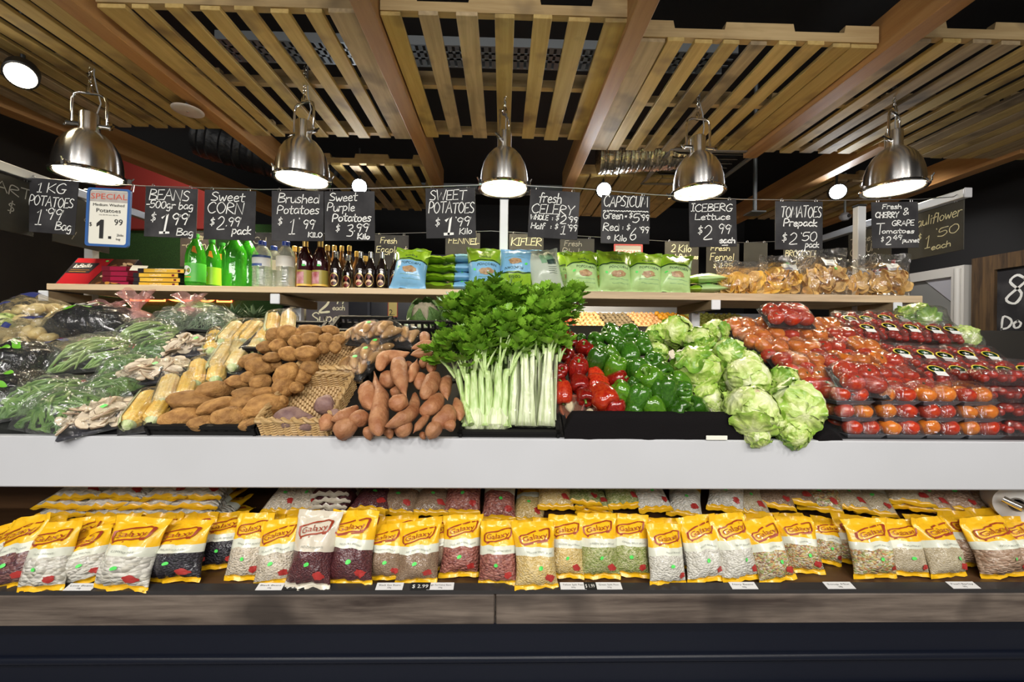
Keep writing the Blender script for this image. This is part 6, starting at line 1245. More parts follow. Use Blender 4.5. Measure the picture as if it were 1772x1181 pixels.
def leafcap(d, ang, r, seed, ruf=.08, lift=.10, nu=56, nv=16, pt=0.0):
    d = V(d).normalized(); x = d.orthogonal().normalized(); y = d.cross(x)
    def fn(a, b):
        ph = 2*pi*a; th = ang*b*(1+.14*sin(ph*2+seed)+.08*sin(ph*5+seed*2)+.22*nz((cos(ph)*2, sin(ph)*2, 0), 1.5, seed)); u = d*cos(th)+(x*cos(ph)+y*sin(ph))*sin(th)
        k = 1+lift*b**4+ruf*b**2.2*(sin(ph*9+seed*3+3*nz((cos(ph), sin(ph), 0), 1.2, seed))*.35+sin(ph*17+seed+2*nz((cos(ph), sin(ph), 1), 2, seed))*.2+1.5*nz((cos(ph)*3, sin(ph)*3, b*2), 1.4, seed))+.04*nz(u, 4, seed)+.035*nz(u, 10, seed)*b-.035*(1-abs(sin(ph*3.5+1.5*b)))**3*b
        return u*(r*k)
    tones = [min(1, (j/nv)**1.1*(1-.75*(1-abs(sin(2*pi*i/nu*3.5+1.5*j/nv)))**4)) for j in range(nv+1) for i in range(nu)]
    return toned(MB().grid(fn, nu, nv, True), 'leaf', tones)
def lettuce_mesh(seed):
    rw = random.Random(seed); out = []
    m = MB().ball(lambda u: u*(.93+.05*nz(u, 3, seed)+.04*abs(nz(u, 7, seed))), 40, 26); out.append(('heart', toned(m, 'heart', [.3+.5*abs(nz(p, 3, seed)) for p in m.v]), 'B'))
    for i in range(7):
        a = i*2.4+seed; e = -.9+1.9*(i/6); d = (cos(a)*cos(e), sin(a)*cos(e), sin(e)); mm = leafcap(d, rw.uniform(.75, 1.05), 1.0+.02*(i % 3), seed+i*1.3, rw.uniform(.05, .10), rw.uniform(.0, .09)); out.append(('leaf', mm, 'AAB'[i % 3]))
    for i in range(3):
        a = i*2.1+seed*2; d = (cos(a), sin(a), -.45); mm = leafcap(d, .85, 1.05, seed+i*2.7, .13, .14); out.append(('outer_leaf', mm, 'CAC'[i]))
    out.append(('stem_end', MB().lathe([(0, 1.0), (.13, .99), (.16, .95), (.2, .9)], 16).mesh('stem_end'), 'S')); return out
LETM = [lettuce_mesh(i+1) for i in range(4)]; STE = mat('cut lettuce stem', (.66, .58, .38), .6, var=(.5, .34, .2), vs=20)
def lettuce(label, px, py, n, dpx, v, tone, rot=(0, 0, 0)):
    p = slope(px, py, n); r = dpx/2*p.y/F*.98; rr, u, vv = cam_basis(p)
    t = thing('iceberg_lettuce', label, 'lettuce', 'iceberg lettuces', mx=frame(p, rr, -vv, u, r) @ Euler(rot).to_matrix().to_4x4())
    for nm, me, k in LETM[v]: link(nm, me, {'A': LETA if tone < 2 else LETB, 'B': LETB if tone else LETA, 'C': LETC if tone < 2 else LETA, 'S': STE}[k], t)
for lab, x, y, n, d, v, tone, rot in (
 ('dark leafy iceberg lettuce at the top left under the shelf', 815, 195, .13, 200, 0, 0, (.5, .3, 0)), ('iceberg lettuce in the top middle row', 955, 250, .13, 175, 1, 1, (.2, 0, 1)), ('iceberg lettuce at the very top beside the shelf post', 1055, 195, .12, 150, 2, 1, (0, .5, 2)), ('pale iceberg lettuce beside the orange tomatoes', 1135, 330, .12, 190, 3, 1, (.4, .2, 3)),
 ('loose pale green leaf head behind the green capsicums', 690, 215, .11, 130, 2, 0, (1, 0, 4)), ('dark green leaf head behind the green capsicums, lower', 700, 320, .10, 130, 1, 0, (.6, .5, 1)), ('iceberg lettuce in the middle showing its cut base', 945, 425, .11, 270, 0, 1, (1.5, 0, 2)), ('pale round iceberg lettuce right of the middle one', 1255, 480, .11, 255, 3, 2, (.3, .4, 0)), ('pale iceberg lettuce just above the round one', 1240, 400, .10, 190, 1, 2, (0, 1, 0)),
 ('loose outer lettuce leaf head reaching to the tomatoes', 1475, 490, .085, 170, 2, 1, (.7, .8, 1)), ('small white based lettuce between capsicums and iceberg', 1010, 600, .06, 165, 3, 2, (2.6, 0, 0)), ('large iceberg lettuce at the front, left', 1275, 680, .085, 300, 2, 2, (.4, -.3, 1)), ('large iceberg lettuce at the front, right', 1545, 655, .085, 310, 3, 1, (1.1, .5, 2)), ('small dark lettuce in the gap between the two front ones', 1410, 740, .06, 150, 1, 0, (.2, .7, 0)),
 ('low iceberg lettuce under the left front one', 1310, 825, .035, 150, 3, 2, (.2, .6, 0)), ('low iceberg lettuce under the right front one', 1530, 810, .035, 190, 1, 1, (.9, .2, 0)), ('small iceberg lettuce behind the black cloth', 1070, 665, .045, 100, 2, 2, (.2, .2, 2)), ('iceberg lettuce deep in the pile behind the front pair', 1120, 500, .06, 150, 1, 0, (.2, .6, 0))):
    lettuce(lab, *C1(x, y), n, d/3.544, v, tone, rot)
lettuce('green leafy head at the far left edge above the potato bags', 10, 566, .05, 46, 1, 0, (.4, .1, 0))
# black cloths over the crate edges
CLOTH = mat('black cloth', (.006, .005, .0055), .95, spec=.15, bump=.3, bs=300)
def cloth(label, a, b, h, seed):
    xa, xb = a, b
    def fn(u, v):
        x = xa+(xb-xa)*u; q = v*3.2
        if q < 1: y, z = 1.300, Z0-.008+(h)*q
        elif q < 2: y, z = 1.300+.06*(q-1), Z0-.008+h+.012*sin((q-1)*pi)
        else: y, z = 1.36+.05*(q-2), Z0-.008+h-.012*(q-2)
        end = min(1, (1-u)*9)**.5*min(1, .35+u*14)
        z = Z0-.006+(z-Z0+.006)*(end if h > .04 else sin(pi*u)**.7)
        return V((x, y+.004*nz((x*14, q, seed), 1)+(.006 if q < 1 else 0)*nz((x*9, 1, seed), 1), z+.004*nz((x*10, q*1.5, seed), 1)))
    return tag(part('black_cloth', MB().grid(fn, 80, 18), CLOTH, None, sharp=0), label, 'cloth')
cloth('black cloth draped over the crate front below the capsicums', px_X(972, 745, 0), px_X(1291, 745, 0)-.01, .083, 1); cloth('rumpled black cloth end between lettuce and tomato trays', px_X(1392, 750, 0), px_X(1438, 750, 0), .038, 2)
tag(part('price_slip', MB().rbox(-.034, .034, -.003, 0, 0, .014, .001), CARD, loc=(at(1240, 762, 1.293).x, 1.294, FT+.001)), 'small white paper slip on the counter edge under the cloth', 'price slip')
# ------------------------------------------------------------------ tomatoes
TOMR = mat('red tomato skin', (.40, .018, .008), .14, var=(.50, .05, .012), vs=3, coat=.4, rnd=.14); TOMO = mat('orange tomato skin', (.62, .20, .025), .14, var=(.54, .12, .015), vs=3, coat=.4, rnd=.12); TSTEM = mat('tomato calyx', (.10, .16, .03), .6); GTRAY = mat('grey foam tray', (.10, .10, .11), .45)
tomm = MB().lathe([(0, -.80), (.3, -.79), (.62, -.68), (.86, -.42), (.98, -.08), (.98, .24), (.88, .52), (.66, .72), (.4, .79), (.16, .76), (0, .70)], 28, fn=lambda a, z: 1+.018*sin(a*5)).mesh('tomato'); calm = MB().lathe([(0, .73), (.10, .745), (.14, .755)], 10, fn=lambda a, z: 1+.3*sin(a*5)).mesh('calyx')
rg = random.Random(9)
def tompack(label, mx, ripe, cols=2, rows=2, r=.031, trayw=.132, trayd=.128, wrap=True, grp='wrapped tomato trays', traym=None):
    t = thing('tomato_tray', label, 'tomato tray', grp, mx=mx)
    part('tray', MB().add([V((sx_*(trayw/2-i_), sy_*(trayd/2-i_), z_)) for z_, i_ in ((0, .012), (.014, 0), (.014, .004), (.004, .014)) for sx_, sy_ in ((-1, -1), (1, -1), (1, 1), (-1, 1))], [(3, 2, 1, 0)]+[(4*l+k, 4*l+(k+1) % 4, 4*l+4+(k+1) % 4, 4*l+4+k) for l in range(3) for k in range(4)]+[(12, 13, 14, 15)]), traym or GTRAY, t, smooth=False)
    for i in range(cols):
        for j in range(rows):
            k = r*rg.uniform(.94, 1.08); m = TOMR if rg.random() < ripe else TOMO
            o = link('tomato', tomm, m, t, mx=TRS(((i-(cols-1)/2)*.062+rg.uniform(-.003, .003), (j-(rows-1)/2)*.060+rg.uniform(-.003, .003), .006+k*.84), rg.uniform(-.5, .5), rg.uniform(-.5, .5), rg.uniform(0, 6), (k, k, k*.98)))
            if rg.random() < .4: link('calyx', calm, TSTEM, o)
    if wrap: part('cling_wrap', dome(trayw, trayd, .064, rg.random()*9, .003, 16, 14, 4, lift=.013), WRAP, t, sharp=0)
    return t
ZC = F  # stacked trays along the counter front, three high
for lv, xs in enumerate(([1474, 1541, 1607, 1673], [1465, 1537, 1608, 1674], [1460, 1537, 1605, 1671])):
    for i, px in enumerate(xs):
        p = at(px, 750, 1.375); tompack(f'wrapped tomato tray, {nth(i, 4)} in the {["bottom", "middle", "top"][lv]} layer of the front stack', Matrix.Translation((p.x, 1.375+.006*lv, Z0+.004+.0535*lv)) @ Matrix.Rotation(R(rg.uniform(-3, 3)), 4, 'Z'), .55, r=.030, trayw=.130, trayd=.12)
TRW = ['first', 'second', 'third', 'fourth', 'fifth', 'sixth']
for j, py in enumerate((672, 646, 620, 598, 580)):
    xs = [[1398, 1455, 1512, 1560], [1368, 1424, 1478, 1530], [1336, 1388, 1440, 1490], [1305, 1356, 1404, 1450], [1280, 1330, 1392, 1428]][j]
    for i, px in enumerate(xs):
        tompack(f'tilted tomato pack, {nth(i, 4)} in the {TRW[j]} row of the slope counted upward', frame(slope(px+rg.uniform(-3, 3), py, .055+.01*(j == 1)), V((1, 0, 0)), SD, NRM) @ Euler((R(8+rg.uniform(-4, 4)), 0, R(rg.uniform(-7, 7)))).to_matrix().to_4x4(), [.85, .6, .25, .10, .05][j], r=.033, trayw=.138, trayd=.132, grp='tomato packs on the slope', traym=BRD)
for i in range(5): 
    o = link('tomato', tomm, TOMO, mx=TRS(slope(1262+i*17, 563-2*(i % 2), .06), .3, .2*i, i, (.034, .034, .033))); tag(o, f'loose orange tomato, {nth(i, 5)} of the row at the very top of the tomatoes', 'tomato', 'loose orange tomatoes at the top')
tompack('pack of six red tomatoes lying on top of the orange tomatoes', frame(slope(1357, 556, .13), V((1, 0, 0)), SD, NRM) @ Euler((R(10), 0, R(-3))).to_matrix().to_4x4(), 1, 3, 2, .034, .20, .135, True, 'tomato packs on the slope', BRD)
tompack('pack of four deep red tomatoes lying across the others near the lettuce', frame(slope(1478, 668, .115), V((1, 0, 0)), SD, NRM) @ Euler((R(6), 0, R(-14))).to_matrix().to_4x4(), 1, 2, 2, .036, .15, .14, True, 'tomato packs on the slope', BRD)
# cherry tomato punnets
CLAM = film('clear punnet', (1, 1, 1), .14, .02, (.9, .9, .9), .25, 30, .05); CHR = mat('cherry tomato skin', (.30, .012, .008), .15, var=(.42, .03, .010), vs=4, coat=.4, rnd=.25)
OVG = mat('green oval label', (.015, .10, .03), .4); OVY = mat('yellow label rim', (.70, .55, .06), .4); chm = MB().ball(lambda u: u*1.0, 14, 9).mesh('cherry')
pgn_w, pgn_d, pgn_h = .108, .135, .052
def pbox(z0, z1, w0, w1, d0, d1, top):
    m = MB(); n = 5
    ring = lambda w, d, z: [(x, y, z) for x, y in rrect(-w/2, w/2, -d/2, d/2, .012, 3)]
    A, B = ring(w0, d0, z0), ring(w1, d1, z1); k = len(A); m.add(A+B, [(i, (i+1) % k, k+(i+1) % k, k+i) for i in range(k)]+[tuple(range(k-1, -1, -1)) if not top else tuple(range(k, 2*k))]); return m
P_BASE = auto(pbox(0, .036, pgn_w*.9, pgn_w, pgn_d*.92, pgn_d, False).mesh('base'), 50); P_LID = auto(pbox(.038, .054, pgn_w*1.02, pgn_w*.92, pgn_d*1.01, pgn_d*.93, True).mesh('lid'), 50)
rm = MB(); rr1 = rrect(-pgn_w*.53, pgn_w*.53, -pgn_d*.525, pgn_d*.525, .014, 3); rr2 = rrect(-pgn_w*.5, pgn_w*.5, -pgn_d*.5, pgn_d*.5, .012, 3); kk = len(rr1)
rm.add([(x, y, .037) for x, y in rr1]+[(x, y, .0375) for x, y in rr2], [(i, (i+1) % kk, kk+(i+1) % kk, kk+i) for i in range(kk)]); P_RIM = rm.mesh('rim')
P_OV = MB().lathe([(0, .0553), (.022, .0553)], 24).mesh('oval'); P_OVR = MB().lathe([(.0215, .0556), (.026, .0556)], 24, cap=False).mesh('ovalrim'); P_STK = flat([(-.02, -.05), (.02, -.05), (.02, -.026), (-.02, -.026)], 0); P_STK.v = [(x, z, .0560) for x, y, z in P_STK.v]; P_STK = P_STK.mesh('stk', False)
st5 = MB().add([((.016 if k % 2 == 0 else .004)*cos(pi*k/5+pi/2), .010*0+(.012 if k % 2 == 0 else .003)*sin(pi*k/5+pi/2), .0559) for k in range(10)], [tuple(range(10))]).mesh('star', False)
WPR = mat('white label print', (.78, .78, .74), .5)
def punnet(label, mx, lab=True, n=15, grp='cherry tomato punnets'):
    t = thing('tomato_punnet', label, 'punnet', grp, mx=mx); rw = random.Random(len(bpy.data.objects))
    for i in range(n):
        gx, gy = i % 3, i//3 % 4; lay = i//12; link('cherry_tomato', chm, CHR, t, mx=TRS(((gx-1)*.030+rw.uniform(-.004, .004), (gy-1.5)*.031+rw.uniform(-.004, .004)+(.015 if lay else 0), .017+.02*(1 if (gx+gy) % 2 else .35)*1+(.004 if lay else 0)), s=(.0145, .0145, .0140)))
    link('base', P_BASE, CLAM, t); link('lid', P_LID, CLAM, t); link('rim', P_RIM, CLAM, t)
    if lab:
        o = link('oval_label', P_OV, OVG, t, mx=Matrix.Diagonal((1.15, .8, 1, 1))); link('label_rim', P_OVR, OVY, t, mx=Matrix.Diagonal((1.15, .8, 1, 1))); link('star_print', st5, WPR, t); link('price_sticker', P_STK, WPL, t, mx=Matrix.Translation((.004, .014, 0)))
    return t
C5 = lambda x, y: (1240+x/3.331, 520+y/3.331)
PUN = [('top row', .06, [(755, 128), (845, 128), (950, 122), (1050, 122), (1155, 128)], 0), ('second row', .075, [(850, 180), (975, 172), (1100, 180), (1228, 188), (1330, 192)], 1), ('third row', .075, [(1045, 325), (1180, 330), (1290, 345), (1415, 335), (1550, 340)], 1), ('front row', .075, [(1240, 425), (1365, 425), (1495, 422), (1635, 428), (1750, 425)], 1)]
for rn, n, L, under in PUN:
    for i, (x, y) in enumerate(L):
        p = slope(*C5(x, y), n); M = frame(p, V((1, 0, 0)), SD, NRM) @ Euler((R(10), 0, R(-8+rg.uniform(-3, 3)))).to_matrix().to_4x4() @ Matrix.Translation((0, 0, -.03))
        punnet(f'cherry tomato punnet with oval label, {nth(i, len(L))} in the {rn}', M)
        if under: punnet(f'cherry tomato punnet lying flat, {nth(i, len(L))} under the {rn}', Matrix.Translation(p+V((.0, -.035, -.115))) @ Matrix.Rotation(R(-6), 4, 'Z'), False, 12)
for lv in range(4):
    for i in range(3):
        p = at(1722+44*i-2*lv, 750, 1.40); punnet(f'cherry tomato punnet, {nth(i, 3)} in {["bottom", "second", "third", "top"][lv]} layer right of the tomato trays', Matrix.Translation((p.x+.018, 1.40+.02*lv, Z0+.004+.056*lv)), False, 14, 'stacked punnets at the front')
t = thing('bagged_lettuce', 'clear bag of green lettuce behind the cherry tomato punnets', 'bagged lettuce', loc=slope(1592, 560, .06)); 
for nm, me, k in LETM[2]: link(nm, me, {'A': LETC, 'B': LETA, 'C': LETC, 'S': STE}[k], t, mx=TRS((0, .02, .02), .3, .4, 1, (.075, .075, .075)))
part('clear_bag', lump(.11, .10, .095, 4, .25), WRAPH, t)
t = thing('bagged_lettuce', 'clear bag with pale sprouts behind the right end of the punnets', 'bagged lettuce', loc=slope(1665, 588, .05))
for nm, me, k in LETM[3]: link(nm, me, {'A': LETB, 'B': LETB, 'C': LETA, 'S': STE}[k], t, mx=TRS((0, 0, .01), .3, .9, 1, (.05, .05, .05)))
part('clear_bag', lump(.075, .06, .06, 6, .25), WRAPH, t)
# cauliflowers behind the sweet potatoes
CUR = mat('cauliflower curd', (.66, .56, .36), .75, bump=.9, bs=90, var=(.78, .70, .52), vs=30); CLF = mat('cauliflower leaf', (.05, .12, .02), .5, var=(.11, .20, .05), vs=10, bump=.5, bs=20); CRB = mat('cauliflower leaf rib', (.52, .60, .34), .5, var=(.66, .70, .48), vs=10)
curdm = MB().ball(lambda u: u*(.95+.14*abs(nz(u, 4, 3))**.6+.09*abs(nz(u, 9, 5))**.7), 64, 42).mesh('curd')
def cauli(label, px, py, Y, r, up, leaves, leafm=CLF):
    p = at(px, py, Y); t = thing('cauliflower', label, 'cauliflower', 'cauliflowers', mx=frame(p, V((1, 0, 0)), V((0, cos(up), sin(up))), V((0, -sin(up), cos(up))), r))
    link('curd', curdm, CUR, t, mx=Matrix.Diagonal((.86, .86, .78, 1)))
    for i in range(leaves):
        a = i*2*pi/leaves+.3
        lf = MB().grid(lambda q, b, a=a: V(((1.02+.16*b**3+.05*sin(q*9+i))*sin(.4+b*2.25)*cos(a+(q-.5)*1.55*sin(pi*min(1, .25+b*.70))), (1.02+.16*b**3+.05*sin(q*9+i))*sin(.4+b*2.25)*sin(a+(q-.5)*1.55*sin(pi*min(1, .25+b*.70))), -(1.02+.16*b**3)*cos(.4+b*2.25)+.06*sin(q*14+i)*b)), 12, 12)
        o = part('leaf', lf, leafm, t, sharp=0)
        part('leaf_rib', MB().tube([V((1.06*sin(.4+b*1.7)*cos(a), 1.06*sin(.4+b*1.7)*sin(a), -1.06*cos(.4+b*1.7))) for b in [k/8 for k in range(8)]], [.13-.012*k for k in range(8)], 8), CRB, o)
    return t
cauli('cauliflower wrapped in dark green leaves below the shelf', 736, 548, 2.06, .082, .75, 6); cauli('pale cauliflower with light stems under the leafy one', 722, 578, 2.0, .07, .3, 5, CRB); cauli('small cream cauliflower half behind the celery leaves', 780, 546, 2.04, .05, .2, 3)
# ------------------------------------------------------------------ bags of dried beans on the lower shelf
def beanmat(name, cols, scale, bump=1.0, spot=None):
    m, t, N, L, b = newmat(name); b.inputs['Roughness'].default_value = .45; b.inputs['Coat Weight'].default_value = .7; b.inputs['Coat Roughness'].default_value = .10
    tc = N.new('ShaderNodeTexCoord'); oi = N.new('ShaderNodeObjectInfo'); mu = N.new('ShaderNodeMath'); mu.operation = 'MULTIPLY'; mu.inputs[1].default_value = 9; L.new(oi.outputs['Random'], mu.inputs[0]); va = N.new('ShaderNodeVectorMath'); va.operation = 'ADD'; L.new(tc.outputs['Object'], va.inputs[0]); L.new(mu.outputs[0], va.inputs[1])
    nd = N.new('ShaderNodeTexNoise'); nd.inputs['Scale'].default_value = scale*.5; L.new(va.outputs[0], nd.inputs['Vector']); vm = N.new('ShaderNodeVectorMath'); vm.operation = 'MULTIPLY_ADD'; L.new(nd.outputs['Color'], vm.inputs[0]); vm.inputs[1].default_value = (.4/scale,)*3; L.new(va.outputs[0], vm.inputs[2])
    mp = N.new('ShaderNodeMapping'); mp.inputs['Rotation'].default_value = (.3, .5, .6); mp.inputs['Scale'].default_value = (1, 1, 1.5); L.new(vm.outputs[0], mp.inputs[0])
    vo = N.new('ShaderNodeTexVoronoi'); vo.inputs['Scale'].default_value = scale; L.new(mp.outputs[0], vo.inputs['Vector'])
    sp = N.new('ShaderNodeSeparateColor'); L.new(vo.outputs['Color'], sp.inputs[0]); cr = N.new('ShaderNodeValToRGB'); cr.color_ramp.interpolation = 'CONSTANT'; L.new(sp.outputs[0], cr.inputs[0]); e = cr.color_ramp.elements
    while len(e) < len(cols): e.new(.5)
    for i, c in enumerate(cols): e[i].position = i/len(cols); e[i].color = (*c, 1)
    src = cr.outputs[0]
    if spot:                                            # the dark eye of a black eye bean
        ms = N.new('ShaderNodeMath'); ms.operation = 'LESS_THAN'; ms.inputs[1].default_value = .17; L.new(vo.outputs['Distance'], ms.inputs[0]); mx = N.new('ShaderNodeMix'); mx.data_type = 'RGBA'; L.new(ms.outputs[0], mx.inputs[0]); L.new(src, mx.inputs[6]); mx.inputs[7].default_value = (*spot, 1); src = mx.outputs[2]
    L.new(src, b.inputs['Base Color'])
    bp = N.new('ShaderNodeBump'); bp.invert = True; bp.inputs['Strength'].default_value = bump; bp.inputs['Distance'].default_value = .5/scale; L.new(vo.outputs['Distance'], bp.inputs['Height']); L.new(bp.outputs[0], b.inputs['Normal'])
    n2 = N.new('ShaderNodeTexNoise'); n2.inputs['Scale'].default_value = 22; n2.inputs['Detail'].default_value = 3; n2.inputs['Distortion'].default_value = 1.5; L.new(va.outputs[0], n2.inputs['Vector']); b2 = N.new('ShaderNodeBump'); b2.inputs['Strength'].default_value = .8; b2.inputs['Distance'].default_value = .012; L.new(n2.outputs[0], b2.inputs['Height']); L.new(b2.outputs[0], b.inputs['Coat Normal'])
    return m
BT = {
 'lima': (beanmat('lima beans', [(.62, .60, .52), (.70, .68, .60), (.56, .53, .44), (.66, .63, .56)], 62), 'LIMA BEANS', 'large white beans'),
 'borl': (beanmat('borlotti beans', [(.16, .06, .06), (.24, .12, .10), (.10, .04, .05), (.20, .09, .08)], 85), 'BORLOTTI BEANS', 'dark brown beans'),
 'black': (beanmat('black beans', [(.018, .016, .022), (.03, .026, .034), (.012, .012, .016), (.024, .02, .03)], 125), 'BLACK BEANS', 'black beans'),
 'eye': (beanmat('black eye beans', [(.60, .52, .40), (.66, .58, .46), (.54, .46, .34), (.62, .55, .44)], 118, 1, (.03, .025, .025)), 'BLACK EYE BEANS', 'black eye beans'),
 'adz': (beanmat('adzuki beans', [(.085, .018, .022), (.11, .026, .028), (.065, .014, .02), (.095, .022, .025)], 165), 'ADZUKI BEANS', 'tiny maroon beans'),
 'lent': (beanmat('brown lentils', [(.26, .17, .105), (.32, .22, .14), (.22, .14, .085), (.30, .20, .12)], 210), 'BROWN LENTILS', 'brown lentils'),
 'kid': (beanmat('light red kidney beans', [(.30, .10, .075), (.38, .15, .11), (.24, .075, .06), (.34, .12, .09)], 88), 'LIGHT RED KIDNEY BEANS', 'pink red kidney beans'),
 'ysp': (beanmat('yellow split peas', [(.66, .48, .18), (.74, .57, .26), (.60, .42, .14), (.70, .54, .26)], 150), 'YELLOW SPLIT PEAS', 'yellow split peas'),
 'gsp': (beanmat('green split peas', [(.30, .34, .10), (.40, .42, .18), (.22, .27, .07), (.46, .46, .22)], 150), 'GREEN SPLIT PEAS', 'green split peas'),
 'navy': (beanmat('navy beans', [(.64, .62, .54), (.72, .70, .63), (.58, .56, .48), (.68, .66, .58)], 120), 'NAVY BEANS', 'small white beans'),
 'mix': (beanmat('soup mix', [(.52, .42, .26), (.34, .38, .14), (.52, .26, .10), (.62, .56, .42), (.30, .18, .11), (.60, .46, .18)], 135), 'SOUP MIX', 'mixed soup pulses'),
 'barl': (beanmat('pearl barley', [(.50, .42, .28), (.58, .50, .35), (.44, .36, .22), (.54, .46, .32)], 200), 'PEARL BARLEY', 'fine beige barley'),
 'pin': (beanmat('pinto beans', [(.42, .28, .19), (.50, .36, .26), (.36, .22, .14), (.46, .32, .22)], 95), 'PINTO BEANS', 'brown pinto beans'),
}
YLW = mat('yellow foil header', (.88, .50, .012), .30, coat=.4, bump=.45, bs=20); CRM = mat('pale cream band', (.70, .72, .60), .35, coat=.4, bump=.3, bs=20); LOGO = mat('brick red logo print', (.34, .045, .015), .4); EMB = mat('red emblem print', (.42, .035, .03), .4); GTX = mat('grey band print', (.30, .32, .27), .5); SILV = mat('cream silver foil', (.66, .60, .48), .3, coat=.4, bump=.5, bs=18)
GP = [Pouch(.135, .215, .040, seed=i+1, belly=.72, dent=.010, skew=[0, .06, -.05, .02][i], flare=[.04, .02, .05, .0][i], seal=.07, top=.90) for i in range(4)]
_GC = {}
def gshared(v):
    if v in _GC: return _GC[v]
    p = GP[v]; g = {}
    g['win'] = p.zone(.085, .49, 16, 14).mesh('window'); g['band'] = p.zone(.49, .62, 16, 4).mesh('band'); g['head'] = p.zone(.62, 1, 16, 12).mesh('header'); g['foot'] = p.zone(0, .085, 16, 4).mesh('foot')
    fr = [(-.68, .675), (-.74, .70), (-.74, .775), (-.62, .80), (.50, .885), (.72, .885), (.74, .865), (.70, .78), (.62, .745), (-.60, .665)]
    fr = [(fr[i][0]+(fr[(i+1) % len(fr)][0]-fr[i][0])*k/5, fr[i][1]+(fr[(i+1) % len(fr)][1]-fr[i][1])*k/5) for i in range(len(fr)) for k in range(5)]
    g['frame'] = p.line(fr, .042, .0085, .0045, None, True).mesh('frame'); g['bar'] = p.decal([(-.62, .655), (.60, .735), (.60, .715), (-.62, .637)], [(3, 2, 1, 0)], .0040).mesh('bar')
    g['logo'] = p.text('Galaxy', .0, .738, .078, 1.22, .0060, None, .055).mesh('logo', False)
    g['emb'] = p.blob(.58, .18, .21, .050, .0035, 22, .55, seed=v).mesh('emblem'); g['dot'] = p.blob([.1, -.05, .15, .0][v], .33, .11, .028, .0042, 14, .15).mesh('dot')
    _GC[v] = g; return g
_GT = {}
def gtext(v, ty):
    if (v, ty) not in _GT: _GT[v, ty] = GP[v].text(BT[ty][1], .12, .535, .026, min(1.3, .085*len(BT[ty][1])), .0050).mesh('band_text', False)
    return _GT[v, ty]
def gbag(label, ty, mx, v=0, silver=False, dot=True, lite=False, grp='yellow bags of dried beans'):
    t = thing('dried_bean_bag', label, 'bag of beans', grp, mx=mx); g = gshared(v)
    link('bean_window', g['win'], BT[ty][0], t); link('cream_band', g['band'], SILV if silver else CRM, t); hd = link('yellow_header', g['head'], SILV if silver else YLW, t); link('bottom_seal', g['foot'], SILV if silver else YLW, t)
    link('logo_frame', g['frame'], LOGO, t); link('logo_lettering', g['logo'], LOGO, t); link('logo_bar', g['bar'], LOGO, t)
    link('emblem_print', g['emb'], EMB, t); link('band_lettering', gtext(v, ty), GTX, t)
    if dot: link('price_dot', g['dot'], STICK, t)
    return t
rg = random.Random(21)
SHZ = SH+.006
def stand(label, ty, bx, by, tx, ty_px, wpx, v=0, silver=False, lean=20, dot=True):
    p = atz(bx, by, SHZ); ln = sqrt((tx-bx)**2+(ty_px-by)**2); Yk = p.y+.03
    H = ln*Yk/F*1.06; W = wpx*Yk/F*1.12; roll = atan2(tx-bx, by-ty_px)
    fx = (bx-872)/F; rollw = atan2((tx-bx)+.038*(bx-872), by-ty_px)          # the lean back already shifts the top towards the vanishing point
    M = Matrix.Translation(V((p.x, p.y+.012, p.z))) @ Matrix.Rotation(-R(lean), 4, 'X') @ Matrix.Rotation(rollw, 4, 'Y') @ Matrix.Rotation(R(rg.uniform(-9, 9)), 4, 'Z') @ Matrix.Diagonal((W/.135, max(.8, W/.135), H/.215, 1))
    return gbag(label, ty, M, v, silver, dot)
FR = [('borl', 18, 1024, 32, 918, 66), ('lima', 62, 1028, 88, 931, 66), ('lima', 143, 1014, 148, 934, 66), ('lima', 200, 1027, 232, 925, 82), ('black', 296, 1012, 316, 924, 80), ('black', 378, 988, 390, 906, 60), ('eye', 417, 1009, 434, 911, 56), ('eye', 474, 1017, 478, 920, 62), ('adz', 527, 1025, 545, 910, 68), ('adz', 598, 1018, 612, 907, 72),
      ('lent', 665, 1008, 671, 926, 60), ('lent', 723, 1015, 722, 922, 66), ('kid', 797, 1003, 797, 910, 62), ('kid', 862, 1018, 861, 922, 62), ('ysp', 927, 1025, 925, 924, 68), ('ysp', 980, 1005, 980, 911, 56), ('gsp', 1040, 1006, 1034, 908, 62), ('gsp', 1094, 1003, 1090, 908, 60), ('navy', 1160, 1018, 1150, 926, 62), ('navy', 1230, 1012, 1206, 914, 62),
      ('navy', 1288, 1011, 1263, 911, 64), ('mix', 1350, 1012, 1319, 920, 62), ('mix', 1396, 996, 1380, 911, 58), ('mix', 1437, 980, 1431, 908, 48), ('mix', 1526, 1005, 1499, 918, 70), ('barl', 1580, 1001, 1556, 918, 62), ('barl', 1648, 1003, 1616, 917, 68), ('pin', 1748, 1004, 1708, 920, 76), ('pin', 1800, 1000, 1762, 918, 66)]
tot = {}
for f in FR: tot[f[0]] = tot.get(f[0], 0)+1
seen = {}
for i, (ty, bx, by, tx, typ, wpx) in enumerate(FR):
    k = seen.get(ty, 0); seen[ty] = k+1; which = ('' if tot[ty] == 1 else ', ' + nth(k, tot[ty]) + ' of its kind'); sil = (i == 8)
    stand(f'{"cream headed" if sil else "yellow"} bag of {BT[ty][2]} in the front row{which}', ty, bx, by, tx, typ, wpx, i*7 % 4 if i % 3 else (i+1) % 4, sil)
